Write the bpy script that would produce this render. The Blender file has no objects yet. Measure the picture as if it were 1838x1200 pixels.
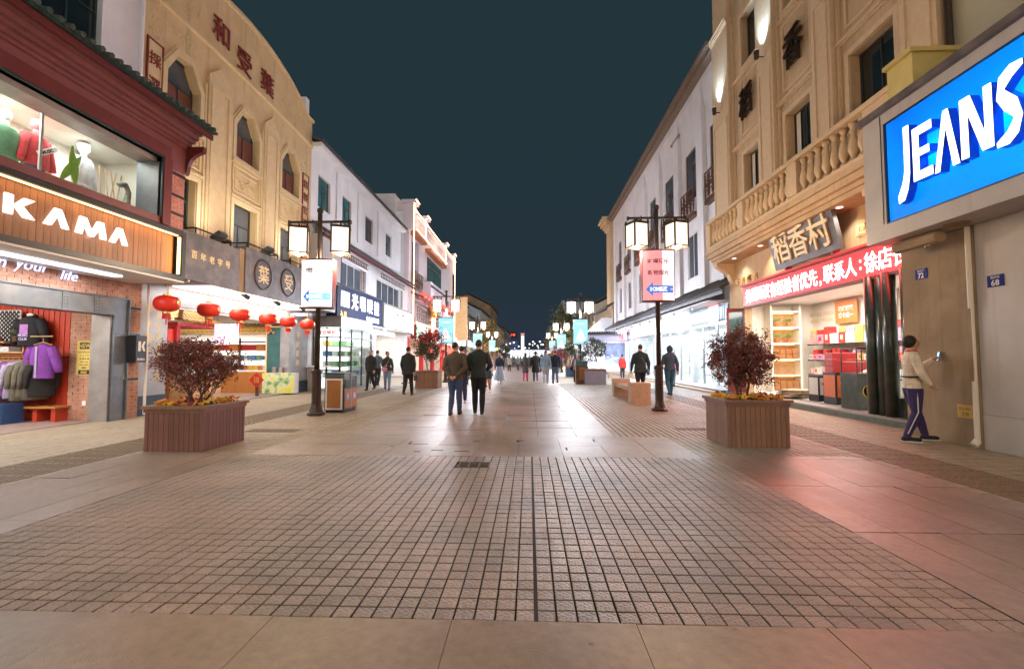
import bpy, bmesh, math, random
import numpy as np
from mathutils import Vector, Matrix, Euler
random.seed(7); np.random.seed(7)
R = math.radians
scene = bpy.context.scene
col = scene.collection

# ------------------------------------------------------------ camera, sky, sun, exposure
cd = bpy.data.cameras.new('camera')
cam = bpy.data.objects.new('camera', cd); col.objects.link(cam)
cam.location = (0, 0, 1.35)
cam.rotation_euler = (R(90 + 2.93), 0, R(2.17))
cd.sensor_width = 36; cd.lens = 36 * 820 / 1838; cd.clip_end = 2000; cd.clip_start = 0.05
scene.camera = cam

world = bpy.data.worlds.new('World'); scene.world = world; world.use_nodes = True
wn = world.node_tree; wn.nodes.clear()
sky = wn.nodes.new('ShaderNodeTexSky'); sky.sky_type = 'NISHITA'; sky.sun_disc = False
sky.sun_elevation = R(-4); sky.sun_rotation = R(200); sky.air_density = 1.0; sky.dust_density = 1.0
bg1 = wn.nodes.new('ShaderNodeBackground'); bg1.inputs[1].default_value = 0.05
bg2 = wn.nodes.new('ShaderNodeBackground'); bg2.inputs[1].default_value = 0.52
wtc = wn.nodes.new('ShaderNodeTexCoord'); wsp = wn.nodes.new('ShaderNodeSeparateXYZ'); wrp = wn.nodes.new('ShaderNodeValToRGB'); wnz = wn.nodes.new('ShaderNodeTexNoise')
wnz.inputs['Scale'].default_value = 2.2; wnz.inputs['Detail'].default_value = 5; wmx = wn.nodes.new('ShaderNodeMath'); wmx.operation = 'MULTIPLY_ADD'; wmx.inputs[1].default_value = .16
wn.links.new(wtc.outputs['Generated'], wsp.inputs[0]); wn.links.new(wtc.outputs['Generated'], wnz.inputs[0]); wn.links.new(wnz.outputs['Fac'], wmx.inputs[0]); wn.links.new(wsp.outputs[2], wmx.inputs[2]); wn.links.new(wmx.outputs[0], wrp.inputs[0])
we = wrp.color_ramp.elements; we[0].position = .09; we[0].color = (.032, .044, .074, 1); we[1].position = .72; we[1].color = (.020, .043, .054, 1); wm = we.new(.20); wm.color = (.023, .043, .058, 1)
wn.links.new(wrp.outputs[0], bg2.inputs[0])
add = wn.nodes.new('ShaderNodeAddShader'); wo = wn.nodes.new('ShaderNodeOutputWorld')
wn.links.new(sky.outputs[0], bg1.inputs[0]); wn.links.new(bg1.outputs[0], add.inputs[0])
wn.links.new(bg2.outputs[0], add.inputs[1]); wn.links.new(add.outputs[0], wo.inputs[0])

sd = bpy.data.lights.new('night_fill', 'SUN'); sd.energy = 0.75; sd.angle = R(140); sd.color = (1, .88, .77)  # very wide, warm sun lamp added as even fill over the street
so = bpy.data.objects.new('night_fill', sd); so.rotation_euler = (R(50), 0, R(4)); col.objects.link(so)

vs = scene.view_settings
vs.view_transform = 'Standard'; vs.look = 'None'; vs.gamma = 1; vs.use_curve_mapping = False
vs.exposure = 0.58
cy = scene.cycles
cy.use_denoising = True
cy.max_bounces = 6; cy.diffuse_bounces = 3; cy.glossy_bounces = 3; cy.transmission_bounces = 4; cy.transparent_max_bounces = 10
cy.sample_clamp_indirect = 6.0; cy.caustics_reflective = False; cy.caustics_refractive = False

# ------------------------------------------------------------ object helpers
ORD = ['first','second','third','fourth','fifth','sixth','seventh','eighth','ninth','tenth','eleventh','twelfth','thirteenth','fourteenth','fifteenth','sixteenth','seventeenth','eighteenth','nineteenth','twentieth'] + ['twenty-' + q for q in ('first','second','third','fourth','fifth','sixth','seventh','eighth','ninth')] + ['thirtieth', 'thirty-first', 'thirty-second']
def link(o): col.objects.link(o); return o
def tag(o, label=None, cat=None, group=None, kind=None):
    if label: o['label'] = label
    if cat: o['category'] = cat
    if group: o['group'] = group
    if kind: o['kind'] = kind
    return o
def thing(name, label, cat, loc=(0, 0, 0), rz=0, group=None):
    o = bpy.data.objects.new(name, None); link(o); o.empty_display_size = .2
    o.location = loc; o.rotation_euler = (0, 0, rz)
    return tag(o, label, cat, group)
def children_of(o): return [c for c in o.children]
def copy_tree(o, parent=None):
    c = o.copy(); link(c)
    if parent is not None: c.parent = parent
    for ch in list(o.children): copy_tree(ch, c)
    return c

SPLIT = {'band', 'rain_pipe', 'shop_pier', 'side_wall', 'leg', 'window_shoulder', 'print_block', 'fin', 'cladding_panel', 'post', 'pier', 'downlight', 'corner_block', 'marble_column', 'joint'}
class MB:
    """collects faces of one mesh; m = current material slot"""
    def __init__(s): s.v = []; s.f = []; s.mi = []; s.m = 0; s.sm = []; s.smooth = False
    def add(s, vs, fs):
        b = len(s.v); s.v.extend([tuple(p) for p in vs])
        for f in fs:
            s.f.append(tuple(i + b for i in f)); s.mi.append(s.m); s.sm.append(s.smooth and len(f) <= 4)
        return s
    def box(s, x0, x1, y0, y1, z0, z1):
        if x0 > x1: x0, x1 = x1, x0
        if y0 > y1: y0, y1 = y1, y0
        if z0 > z1: z0, z1 = z1, z0
        vs = [(x0,y0,z0),(x1,y0,z0),(x1,y1,z0),(x0,y1,z0),(x0,y0,z1),(x1,y0,z1),(x1,y1,z1),(x0,y1,z1)]
        return s.add(vs, [(0,3,2,1),(4,5,6,7),(0,1,5,4),(1,2,6,5),(2,3,7,6),(3,0,4,7)])
    def rbox(s, c, size, M=None, b=0.0):
        """box of centre c and size, rotated by M, bevel b on the top edges"""
        x, y, z = [d / 2 for d in size]
        if b:
            vs = [(-x,-y,-z),(x,-y,-z),(x,y,-z),(-x,y,-z),(-x,-y,z-b),(x,-y,z-b),(x,y,z-b),(-x,y,z-b),
                  (-x+b,-y+b,z),(x-b,-y+b,z),(x-b,y-b,z),(-x+b,y-b,z)]
            fs = [(0,3,2,1),(0,1,5,4),(1,2,6,5),(2,3,7,6),(3,0,4,7),(4,5,9,8),(5,6,10,9),(6,7,11,10),(7,4,8,11),(8,9,10,11)]
        else:
            vs = [(-x,-y,-z),(x,-y,-z),(x,y,-z),(-x,y,-z),(-x,-y,z),(x,-y,z),(x,y,z),(-x,y,z)]
            fs = [(0,3,2,1),(4,5,6,7),(0,1,5,4),(1,2,6,5),(2,3,7,6),(3,0,4,7)]
        c = Vector(c)
        return s.add([(M @ Vector(p) if M else Vector(p)) + c for p in vs], fs)
    def tube(s, pts, rad, n=8, cap=True):
        pts = [Vector(p) for p in pts]
        if not isinstance(rad, (list, tuple)): rad = [rad] * len(pts)
        b = []; vs = []
        prev = None
        for i, p in enumerate(pts):
            d = (pts[min(i+1, len(pts)-1)] - pts[max(i-1, 0)])
            d = d.normalized() if d.length > 1e-9 else Vector((0,0,1))
            if prev is None:
                u = d.cross(Vector((0,1,0)) if abs(d.y) < .9 else Vector((1,0,0))).normalized()
            else:
                u = (prev - d * prev.dot(d)).normalized()
            prev = u; w = d.cross(u)
            for k in range(n):
                a = 2*math.pi*k/n
                vs.append(p + (u*math.cos(a) + w*math.sin(a))*rad[i])
        fs = []
        for i in range(len(pts)-1):
            for k in range(n):
                k2 = (k+1) % n
                fs.append((i*n+k, i*n+k2, (i+1)*n+k2, (i+1)*n+k))
        if cap:
            fs.append(tuple(range(n-1, -1, -1))); fs.append(tuple((len(pts)-1)*n + k for k in range(n)))
        return s.add(vs, fs)
    def lathe(s, prof, n=16, c=(0,0,0), sx=1, sy=1, a0=0):
        """prof: list of (r, z)"""
        vs = []; fs = []
        for r, z in prof:
            for k in range(n):
                a = 2*math.pi*k/n + a0
                vs.append((c[0]+r*sx*math.cos(a), c[1]+r*sy*math.sin(a), c[2]+z))
        for i in range(len(prof)-1):
            for k in range(n):
                k2 = (k+1) % n
                fs.append((i*n+k, i*n+k2, (i+1)*n+k2, (i+1)*n+k))
        fs.append(tuple(range(n-1, -1, -1))); fs.append(tuple((len(prof)-1)*n + k for k in range(n)))
        return s.add(vs, fs)
    def ellipsoid(s, c, r, n=12, m=8, M=None):
        vs = []; fs = []
        for i in range(m+1):
            t = math.pi*i/m
            for k in range(n):
                a = 2*math.pi*k/n
                p = Vector((r[0]*math.sin(t)*math.cos(a), r[1]*math.sin(t)*math.sin(a), -r[2]*math.cos(t)))
                if M: p = M @ p
                vs.append(p + Vector(c))
        for i in range(m):
            for k in range(n):
                k2 = (k+1) % n
                fs.append((i*n+k, i*n+k2, (i+1)*n+k2, (i+1)*n+k))
        return s.add(vs, fs)
    def prism(s, poly, M, t):
        """poly: 2-D outline (counter-clockwise) in the xy plane of M, extruded from 0 to t along M's z"""
        n = len(poly)
        vs = [M @ Vector((p[0], p[1], 0)) for p in poly] + [M @ Vector((p[0], p[1], t)) for p in poly]
        fs = [tuple(range(n-1, -1, -1)), tuple(range(n, 2*n))]
        for i in range(n):
            j = (i+1) % n
            fs.append((i, j, n+j, n+i))
        return s.add(vs, fs)
    def quad(s, a, b, c, d): return s.add([a, b, c, d], [(0, 1, 2, 3)])
    def mesh(s, name, mats):
        me = bpy.data.meshes.new(name)
        me.from_pydata([tuple(p) for p in s.v], [], s.f)
        if not isinstance(mats, (list, tuple)): mats = [mats]
        for m in mats: me.materials.append(m)
        if s.f:
            me.polygons.foreach_set('material_index', s.mi)
            me.polygons.foreach_set('use_smooth', s.sm)
        me.update()
        return me
    def islands(s):
        par = list(range(len(s.v)))
        def find(a):
            while par[a] != a: par[a] = par[par[a]]; a = par[a]
            return a
        for f in s.f:
            for i in f[1:]: par[find(i)] = find(f[0])
        out = {}
        for k, f in enumerate(s.f):
            r = find(f[0]); mb, mp = out.setdefault(r, (MB(), {}))
            for i in f:
                if i not in mp: mp[i] = len(mb.v); mb.v.append(s.v[i])
            mb.f.append(tuple(mp[i] for i in f)); mb.mi.append(s.mi[k]); mb.sm.append(s.sm[k])
        return [m for m, _ in out.values()]
    def build(s, name, mats, parent=None, loc=None, label=None, kind=None):
        if name in SPLIT and not kind and not label:      # pieces that stand apart become parts of their own
            return [m._build(name, mats, parent, loc) for m in s.islands()][0]
        return s._build(name, mats, parent, loc, label, kind)
    def _build(s, name, mats, parent=None, loc=None, label=None, kind=None):
        o = bpy.data.objects.new(name, s.mesh(name, mats)); link(o)
        if parent is not None: o.parent = parent
        if loc is not None: o.location = loc
        if label: o['label'] = label
        if kind: o['kind'] = kind
        return o
def inst(name, me, parent=None, loc=(0,0,0), rz=0, rot=None, sc=None):
    o = bpy.data.objects.new(name, me); link(o)
    if parent is not None: o.parent = parent
    o.location = loc; o.rotation_euler = rot if rot else (0, 0, rz)
    if sc: o.scale = sc
    return o

# planes for writing and panels: E faces +X (left side of the street), W faces -X, S faces the camera, N away, U up
FR = {'E': Matrix(((0,0,1),(1,0,0),(0,1,0))), 'W': Matrix(((0,0,-1),(-1,0,0),(0,1,0))),
      'S': Matrix(((1,0,0),(0,0,-1),(0,1,0))), 'N': Matrix(((-1,0,0),(0,0,1),(0,1,0))),
      'U': Matrix(((1,0,0),(0,1,0),(0,0,1))), 'D': Matrix(((-1,0,0),(0,1,0),(0,0,-1)))}
def frame(face, loc): return Matrix.Translation(Vector(loc)) @ FR[face].to_4x4()

_tc = {}
def text_mesh(body, size, ext=.01, bold=0.0, shear=0.0, mat_=None):
    key = (body, size, ext, bold, shear)
    if key not in _tc:
        c = bpy.data.curves.new('text', 'FONT'); c.body = body; c.size = size; c.extrude = ext
        c.offset = bold; c.align_x = 'CENTER'; c.align_y = 'CENTER'; c.resolution_u = 2; c.shear = shear
        o = bpy.data.objects.new('text', c)
        me = bpy.data.meshes.new_from_object(o)
        bpy.data.objects.remove(o); bpy.data.curves.remove(c)
        me.materials.clear()
        # centre vertically and horizontally on the ink
        n = len(me.vertices)
        if n:
            a = np.empty(n*3); me.vertices.foreach_get('co', a); a = a.reshape(-1, 3)
            a[:, :2] -= (a[:, :2].min(0) + a[:, :2].max(0)) / 2
            me.vertices.foreach_set('co', a.ravel())
        _tc[key] = me
    me = _tc[key]
    if mat_ is not None:
        me = me.copy(); me.materials.append(mat_)
    return me
def letter(body, size, face, loc, m, parent=None, name='letter', ext=.01, bold=0.0, sx=1.0, sy=1.0, shear=0.0, tilt=None):
    o = bpy.data.objects.new(name, text_mesh(body, size, ext, bold, shear, m)); link(o)
    M = frame(face, loc)
    if tilt is not None: M = M @ tilt
    M = M @ Matrix.Diagonal((sx, sy, 1, 1))
    if parent is not None:
        o.parent = parent
        p = parent; PM = Matrix.Identity(4)
        while p is not None: PM = p.matrix_basis @ PM; p = p.parent
        M = PM.inverted() @ M
    o.matrix_local = M if parent is None else M
    return o
def letters(s, size, face, loc, step, m, parent, **k):
    """one mesh for each character, spaced by step along the plane's x (or down when vert)"""
    vert = k.pop('vert', False); out = []
    A = FR[face]; n = len(s)
    for i, ch in enumerate(s):
        if ch == ' ': continue
        d = (i - (n-1)/2) * step
        off = A @ (Vector((0, -d, 0)) if vert else Vector((d, 0, 0)))
        out.append(letter(ch, size, face, Vector(loc) + off, m, parent, **k))
    return out

# ------------------------------------------------------------ lights (built with the lamp they belong to)
def area(loc, aim, sx, sy, power, color=(1,1,1), parent=None, spread=None):
    d = bpy.data.lights.new('lamp_light', 'AREA'); d.shape = 'RECTANGLE'; d.size = sx; d.size_y = sy
    d.energy = power; d.color = color
    if spread: d.spread = R(spread)
    o = bpy.data.objects.new('lamp_light', d); link(o); o.location = loc
    z = -Vector(aim).normalized(); ref = Vector((0,1,0)) if abs(z.z) > .7 else Vector((0,0,1))
    yv = (ref - z*ref.dot(z)).normalized(); xv = yv.cross(z)
    o.rotation_euler = Matrix((xv, yv, z)).transposed().to_euler()
    if parent is not None: o.parent = parent
    return o
def point(loc, power, color=(1,1,1), r=.08, parent=None):
    d = bpy.data.lights.new('lamp_light', 'POINT'); d.energy = power; d.color = color; d.shadow_soft_size = r
    o = bpy.data.objects.new('lamp_light', d); link(o); o.location = loc
    if parent is not None: o.parent = parent
    return o
def spot(loc, aim, power, color=(1,1,1), ang=60, r=.04, parent=None):
    d = bpy.data.lights.new('lamp_light', 'SPOT'); d.energy = power; d.color = color; d.shadow_soft_size = r
    d.spot_size = R(ang); d.spot_blend = 1.0
    o = bpy.data.objects.new('lamp_light', d); link(o); o.location = loc
    o.rotation_euler = Vector(aim).to_track_quat('-Z', 'Y').to_euler()
    if parent is not None: o.parent = parent
    return o

# ------------------------------------------------------------ materials
def mat(name, c, rough=.7, amt=.12, scale=6.0, bump=0.0, bscale=60.0, metal=0.0, var=0.0, streak=None, spec=.5, rvar=0.0, c2=None, c2scale=1.5, coat=0.0, drip=0.0, spots=0.0):
    m = bpy.data.materials.new(name); m.use_nodes = True
    nt = m.node_tree; N = nt.nodes; Lk = nt.links; p = N['Principled BSDF']
    tc = N.new('ShaderNodeTexCoord'); src = tc.outputs['Object']
    if var or streak:
        pass
    geo = N.new('ShaderNodeNewGeometry'); src = geo.outputs['Position'] if not var else src
    mp = N.new('ShaderNodeMapping'); Lk.new(src, mp.inputs[0])
    if streak: mp.inputs['Scale'].default_value = streak
    nz = N.new('ShaderNodeTexNoise'); nz.inputs['Scale'].default_value = scale; nz.inputs['Detail'].default_value = 5
    nz.inputs['Roughness'].default_value = .6
    Lk.new(mp.outputs[0], nz.inputs['Vector'])
    mr = N.new('ShaderNodeMapRange'); mr.inputs[1].default_value = .25; mr.inputs[2].default_value = .75
    mr.inputs[3].default_value = 1 - amt; mr.inputs[4].default_value = 1 + amt
    Lk.new(nz.outputs['Fac'], mr.inputs[0])
    val = mr.outputs[0]
    if var:
        oi = N.new('ShaderNodeObjectInfo'); m2 = N.new('ShaderNodeMapRange')
        m2.inputs[3].default_value = 1 - var; m2.inputs[4].default_value = 1 + var
        Lk.new(oi.outputs['Random'], m2.inputs[0])
        mu = N.new('ShaderNodeMath'); mu.operation = 'MULTIPLY'; Lk.new(val, mu.inputs[0]); Lk.new(m2.outputs[0], mu.inputs[1]); val = mu.outputs[0]
    if drip:      # rain streaks and grime running down the wall
        dm = N.new('ShaderNodeMapping'); dm.inputs['Scale'].default_value = (4, 4, .22); Lk.new(geo.outputs['Position'], dm.inputs[0])
        dn = N.new('ShaderNodeTexNoise'); dn.inputs['Scale'].default_value = 1.0; dn.inputs['Detail'].default_value = 7; dn.inputs['Roughness'].default_value = .7; Lk.new(dm.outputs[0], dn.inputs['Vector'])
        dr = N.new('ShaderNodeMapRange'); dr.inputs[1].default_value = .52; dr.inputs[2].default_value = .78; dr.inputs[3].default_value = 1; dr.inputs[4].default_value = 1 - drip; Lk.new(dn.outputs['Fac'], dr.inputs[0])
        dx = N.new('ShaderNodeMath'); dx.operation = 'MULTIPLY'; Lk.new(val, dx.inputs[0]); Lk.new(dr.outputs[0], dx.inputs[1]); val = dx.outputs[0]
    if spots:     # trodden gum and drip stains
        vo = N.new('ShaderNodeTexVoronoi'); vo.inputs['Scale'].default_value = 2.6; Lk.new(geo.outputs['Position'], vo.inputs['Vector'])
        sx_ = N.new('ShaderNodeSeparateColor'); Lk.new(vo.outputs['Color'], sx_.inputs[0])
        rr_ = N.new('ShaderNodeMapRange'); rr_.inputs[1].default_value = .45; rr_.inputs[2].default_value = 1; rr_.inputs[3].default_value = 0; rr_.inputs[4].default_value = .085; Lk.new(sx_.outputs[0], rr_.inputs[0])
        lt_ = N.new('ShaderNodeMath'); lt_.operation = 'LESS_THAN'; Lk.new(vo.outputs['Distance'], lt_.inputs[0]); Lk.new(rr_.outputs[0], lt_.inputs[1])
        s1 = N.new('ShaderNodeMath'); s1.operation = 'MULTIPLY_ADD'; s1.inputs[1].default_value = -spots; s1.inputs[2].default_value = 1; Lk.new(lt_.outputs[0], s1.inputs[0])
        s2 = N.new('ShaderNodeMath'); s2.operation = 'MULTIPLY'; Lk.new(val, s2.inputs[0]); Lk.new(s1.outputs[0], s2.inputs[1]); val = s2.outputs[0]
        gn = N.new('ShaderNodeTexNoise'); gn.inputs['Scale'].default_value = .7; gn.inputs['Detail'].default_value = 8; gn.inputs['Roughness'].default_value = .7; Lk.new(geo.outputs['Position'], gn.inputs['Vector'])
        g2 = N.new('ShaderNodeMapRange'); g2.inputs[1].default_value = .48; g2.inputs[2].default_value = .72; g2.inputs[3].default_value = 1.04; g2.inputs[4].default_value = .74; Lk.new(gn.outputs['Fac'], g2.inputs[0])
        s3 = N.new('ShaderNodeMath'); s3.operation = 'MULTIPLY'; Lk.new(val, s3.inputs[0]); Lk.new(g2.outputs[0], s3.inputs[1]); val = s3.outputs[0]
    base = N.new('ShaderNodeRGB'); base.outputs[0].default_value = (*c, 1); bs = base.outputs[0]
    if c2:
        n2 = N.new('ShaderNodeTexNoise'); n2.inputs['Scale'].default_value = c2scale; n2.inputs['Detail'].default_value = 4
        Lk.new(geo.outputs['Position'], n2.inputs['Vector'])
        r2 = N.new('ShaderNodeMapRange'); r2.inputs[1].default_value = .42; r2.inputs[2].default_value = .62; Lk.new(n2.outputs['Fac'], r2.inputs[0])
        mx0 = N.new('ShaderNodeMix'); mx0.data_type = 'RGBA'; Lk.new(r2.outputs[0], mx0.inputs[0]); Lk.new(bs, mx0.inputs[6]); mx0.inputs[7].default_value = (*c2, 1); bs = mx0.outputs[2]
    vm = N.new('ShaderNodeVectorMath'); vm.operation = 'SCALE'; Lk.new(bs, vm.inputs[0]); Lk.new(val, vm.inputs['Scale'])
    Lk.new(vm.outputs[0], p.inputs['Base Color'])
    p.inputs['Roughness'].default_value = rough; p.inputs['Metallic'].default_value = metal
    p.inputs['Specular IOR Level'].default_value = spec
    if coat: p.inputs['Coat Weight'].default_value = coat; p.inputs['Coat Roughness'].default_value = .1
    if rvar:
        n3 = N.new('ShaderNodeTexNoise'); n3.inputs['Scale'].default_value = 1.3; n3.inputs['Detail'].default_value = 6
        Lk.new(geo.outputs['Position'], n3.inputs['Vector'])
        r3 = N.new('ShaderNodeMapRange'); r3.inputs[1].default_value = .3; r3.inputs[2].default_value = .7
        r3.inputs[3].default_value = max(.03, rough - rvar); r3.inputs[4].default_value = min(1, rough + rvar)
        Lk.new(n3.outputs['Fac'], r3.inputs[0]); Lk.new(r3.outputs[0], p.inputs['Roughness'])
    if bump:
        nb = N.new('ShaderNodeTexNoise'); nb.inputs['Scale'].default_value = bscale; nb.inputs['Detail'].default_value = 4
        Lk.new(mp.outputs[0], nb.inputs['Vector'])
        bp = N.new('ShaderNodeBump'); bp.inputs['Strength'].default_value = bump; bp.inputs['Distance'].default_value = .02
        Lk.new(nb.outputs['Fac'], bp.inputs['Height']); Lk.new(bp.outputs[0], p.inputs['Normal'])
    return m
def emit(name, c, s, sample=True):
    m = bpy.data.materials.new(name); m.use_nodes = True
    nt = m.node_tree; p = nt.nodes['Principled BSDF']
    p.inputs['Base Color'].default_value = (*[min(.8, x) for x in c], 1); p.inputs['Roughness'].default_value = .4
    p.inputs['Emission Color'].default_value = (*c, 1); p.inputs['Emission Strength'].default_value = s
    if not sample:
        try: m.cycles.emission_sampling = 'NONE'
        except Exception: pass
    return m
def glass(name, tint=(.9,.95,.95), refl=.12):
    m = bpy.data.materials.new(name); m.use_nodes = True
    nt = m.node_tree; nt.nodes.clear()
    o = nt.nodes.new('ShaderNodeOutputMaterial'); t = nt.nodes.new('ShaderNodeBsdfTransparent'); g = nt.nodes.new('ShaderNodeBsdfGlossy')
    t.inputs[0].default_value = (*tint, 1); g.inputs['Roughness'].default_value = .03
    mx = nt.nodes.new('ShaderNodeMixShader'); fr = nt.nodes.new('ShaderNodeFresnel'); fr.inputs[0].default_value = 1.45
    ge = nt.nodes.new('ShaderNodeNewGeometry'); sb_ = nt.nodes.new('ShaderNodeMath'); sb_.operation = 'SUBTRACT'; sb_.inputs[0].default_value = 1; nt.links.new(ge.outputs['Backfacing'], sb_.inputs[1])
    mu = nt.nodes.new('ShaderNodeMath'); mu.operation = 'MULTIPLY'; nt.links.new(fr.outputs[0], mu.inputs[0]); nt.links.new(sb_.outputs[0], mu.inputs[1])
    nt.links.new(mu.outputs[0], mx.inputs[0]); nt.links.new(t.outputs[0], mx.inputs[1]); nt.links.new(g.outputs[0], mx.inputs[2]); nt.links.new(mx.outputs[0], o.inputs[0])
    return m
def hsv(h, s, v):
    import colorsys
    return colorsys.hsv_to_rgb(h, s, v)
def lin(r, g, b):
    f = lambda x: (x/255/12.92 if x/255 < .04045 else ((x/255+.055)/1.055)**2.4)
    return (f(r), f(g), f(b))

M = {}
M['slab'] = mat('granite_slab', (.285,.205,.148), .43, .2, 14, .12, 90, var=.09, rvar=.05, spec=.4, c2=(.215,.16,.105), c2scale=.9, spots=.35)
M['slab_far'] = mat('granite_road', (.29,.21,.18), .45, .18, 3, .1, 60, rvar=.05, spec=.4, spots=.3)
M['paver'] = mat('rough_paver', (.305,.216,.158), .36, .28, 40, 1.0, 55, var=.16, rvar=.08, c2=(.205,.16,.115), c2scale=1.1, spots=.25)
M['paver_small'] = mat('small_paver', (.29,.23,.155), .5, .25, 9, .6, 50, rvar=.1)
M['mortar'] = mat('dark_joint', (.035,.028,.024), .9, .3, 8)
M['tactile'] = mat('brown_tactile', (.165,.115,.06), .55, .25, 10, .4, 60)
M['plaster_white'] = mat('white_plaster', (.80,.80,.85), .85, .06, 1.4, .12, 40, c2=(.74,.74,.78), c2scale=.8, drip=.14)
M['plaster_yellow'] = mat('ochre_plaster', (.66,.50,.285), .8, .08, 2.2, .25, 45, c2=(.61,.45,.245), c2scale=1.2, drip=.4)
M['trim_yellow'] = mat('ochre_trim', (.68,.52,.31), .75, .1, 5, .2, 60)
M['stone_beige'] = mat('beige_stone', (.60,.42,.245), .75, .09, 3.5, .2, 50, c2=(.54,.37,.205), c2scale=1.0, drip=.4)
M['trim_beige'] = mat('beige_trim', (.68,.495,.305), .7, .09, 5, .15, 60)
M['fascia_stone'] = mat('dark_fascia_stone', (.105,.09,.095), .5, .3, 5, .4, 30, c2=(.15,.125,.12), c2scale=2.5)
M['grey_marble'] = mat('grey_marble', (.33,.335,.36), .35, .16, 3, .05, 20, c2=(.27,.275,.30), c2scale=2)
M['grey_panel'] = mat('grey_panel', (.52,.50,.50), .5, .06, 2, .05, 30, c2=(.47,.45,.45), c2scale=1.2, drip=.25)
M['tan_render'] = mat('tan_render', (.36,.265,.165), .8, .16, 2.5, .3, 50, c2=(.28,.20,.12), c2scale=1.1, drip=.35)
M['dark_blue'] = mat('dark_blue_paint', (.02,.04,.07), .4, .15, 5)
M['red_brick'] = mat('red_brick', (.50,.26,.17), .85, .3, 30, .5, 60, c2=(.42,.19,.12), c2scale=5)
M['pink_brick'] = mat('pale_brick', (.46,.20,.165), .8, .25, 18, .5, 50, c2=(.38,.155,.125), c2scale=4)
M['brick_mortar'] = mat('brick_mortar', (.42,.35,.29), .9, .12, 20)
M['steel'] = mat('grey_steel', (.13,.145,.155), .42, .2, 4, .1, 30, metal=.5, c2=(.17,.17,.165), c2scale=3)
M['steel_lt'] = mat('light_steel', (.30,.27,.25), .45, .2, 4, .1, 30, metal=.3)
M['black_metal'] = mat('black_metal', (.018,.017,.018), .42, .3, 10, .05, 40)
M['bronze'] = mat('brown_metal', (.055,.035,.025), .4, .3, 12, .1, 40, metal=.3)
M['red_paint'] = mat('red_paint', (.125,.016,.016), .5, .18, 4, .1, 30)
M['rose_paint'] = mat('faded_red_paint', (.19,.058,.06), .55, .16, 4, .1, 30)
M['teal_dark'] = mat('dark_teal_paint', (.012,.045,.05), .4, .25, 4)
M['green_tile'] = mat('dark_green_tile', (.022,.045,.038), .5, .4, 15, .4, 30)
M['grey_tile'] = mat('grey_roof_tile', (.085,.082,.088), .7, .35, 10, .4, 30)
M['yellow_tile'] = mat('yellow_tile', (.52,.33,.10), .45, .25, 14, .2, 30)
M['glass_dark'] = mat('dark_window_glass', (.012,.022,.024), .07, .5, 1.2, spec=.8)
M['glass_teal'] = mat('teal_window_glass', (.05,.15,.16), .08, .5, 1.0, spec=.7)
M['glass_grey'] = mat('grey_window_glass', (.10,.115,.14), .09, .35, 1.0, spec=.7)
M['shutter_red'] = mat('red_brown_shutter', (.17,.055,.035), .6, .3, 8, .3, 30, streak=(1,1,.2))
M['frame_dark'] = mat('dark_frame', (.03,.028,.027), .45, .3, 9)
M['frame_brown'] = mat('brown_frame', (.11,.05,.03), .5, .25, 9)
M['frame_white'] = mat('white_frame', (.68,.68,.68), .45, .06, 5)
M['wood_sign'] = mat('oiled_pine', (.30,.115,.032), .5, .28, 5, .25, 20, var=.18, streak=(3,3,.5))
M['wood_plank'] = mat('brown_planter_wood', (.27,.145,.09), .55, .22, 6, .35, 30, var=.12, streak=(6,6,.6))
M['wood_rim'] = mat('dark_planter_rim', (.22,.12,.085), .55, .2, 6, .3, 30, var=.08)
M['wood_plank_purple'] = mat('faded_planter_wood', (.20,.095,.075), .55, .25, 6, .35, 30, var=.14, streak=(6,6,.6))
M['wood_orange'] = mat('orange_wood', (.42,.17,.045), .5, .2, 5, .1, 30, streak=(5,5,.5))
M['wood_light'] = mat('light_wood', (.55,.33,.16), .5, .2, 6, .1, 30)
M['wood_dark'] = mat('dark_wood', (.10,.05,.03), .5, .3, 6, .1, 30)
M['sandstone'] = mat('sandstone_block', (.44,.30,.20), .7, .16, 9, .4, 60)
M['white'] = mat('white_paint', (.78,.77,.75), .5, .04, 4)
M['warm_white'] = mat('warm_white', (.74,.68,.58), .6, .05, 4)
M['black'] = mat('black_paint', (.012,.012,.013), .45, .3, 8)
M['gold'] = mat('gold_leaf', (.62,.40,.12), .38, .15, 12, .1, 40, metal=.6)
M['gold_flat'] = mat('cream_gold', (.82,.62,.32), .5, .1, 12)
M['red_char'] = mat('dark_red_letter', (.19,.025,.02), .55, .15, 10)
M['lantern_red'] = mat('red_silk', (.80,.035,.015), .45, .1, 8, .1, 40)
M['container_red'] = mat('corrugated_red', (.50,.05,.02), .5, .15, 3, .05, 30)
M['blue_plastic'] = mat('blue_plastic', (.02,.07,.19), .45, .15, 8)
M['paper_yellow'] = mat('yellow_poster', (.62,.46,.12), .8, .12, 8)
M['glass'] = glass('clear_glass')
M['soil'] = mat('soil', (.03,.022,.016), .95, .4, 20, .6, 40)
M['silver'] = mat('silver_metal', (.45,.45,.46), .3, .1, 8, metal=.8)
M['orange'] = mat('orange_print', (.72,.17,.04), .5, .1, 8)
M['red'] = mat('red_print', (.55,.02,.02), .5, .12, 8)
M['pink'] = mat('pink_print', (.70,.28,.50), .5, .1, 8)
M['green_leaf'] = mat('green_leaf', (.045,.10,.028), .55, .45, 9)
M['dk_green_col'] = mat('dark_green_marble', (.012,.035,.028), .28, .5, 4, c2=(.03,.05,.045), c2scale=6, spec=.7)
M['blue_plate'] = mat('blue_enamel', (.010,.03,.26), .6, .08, 6, spec=.15)
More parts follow.
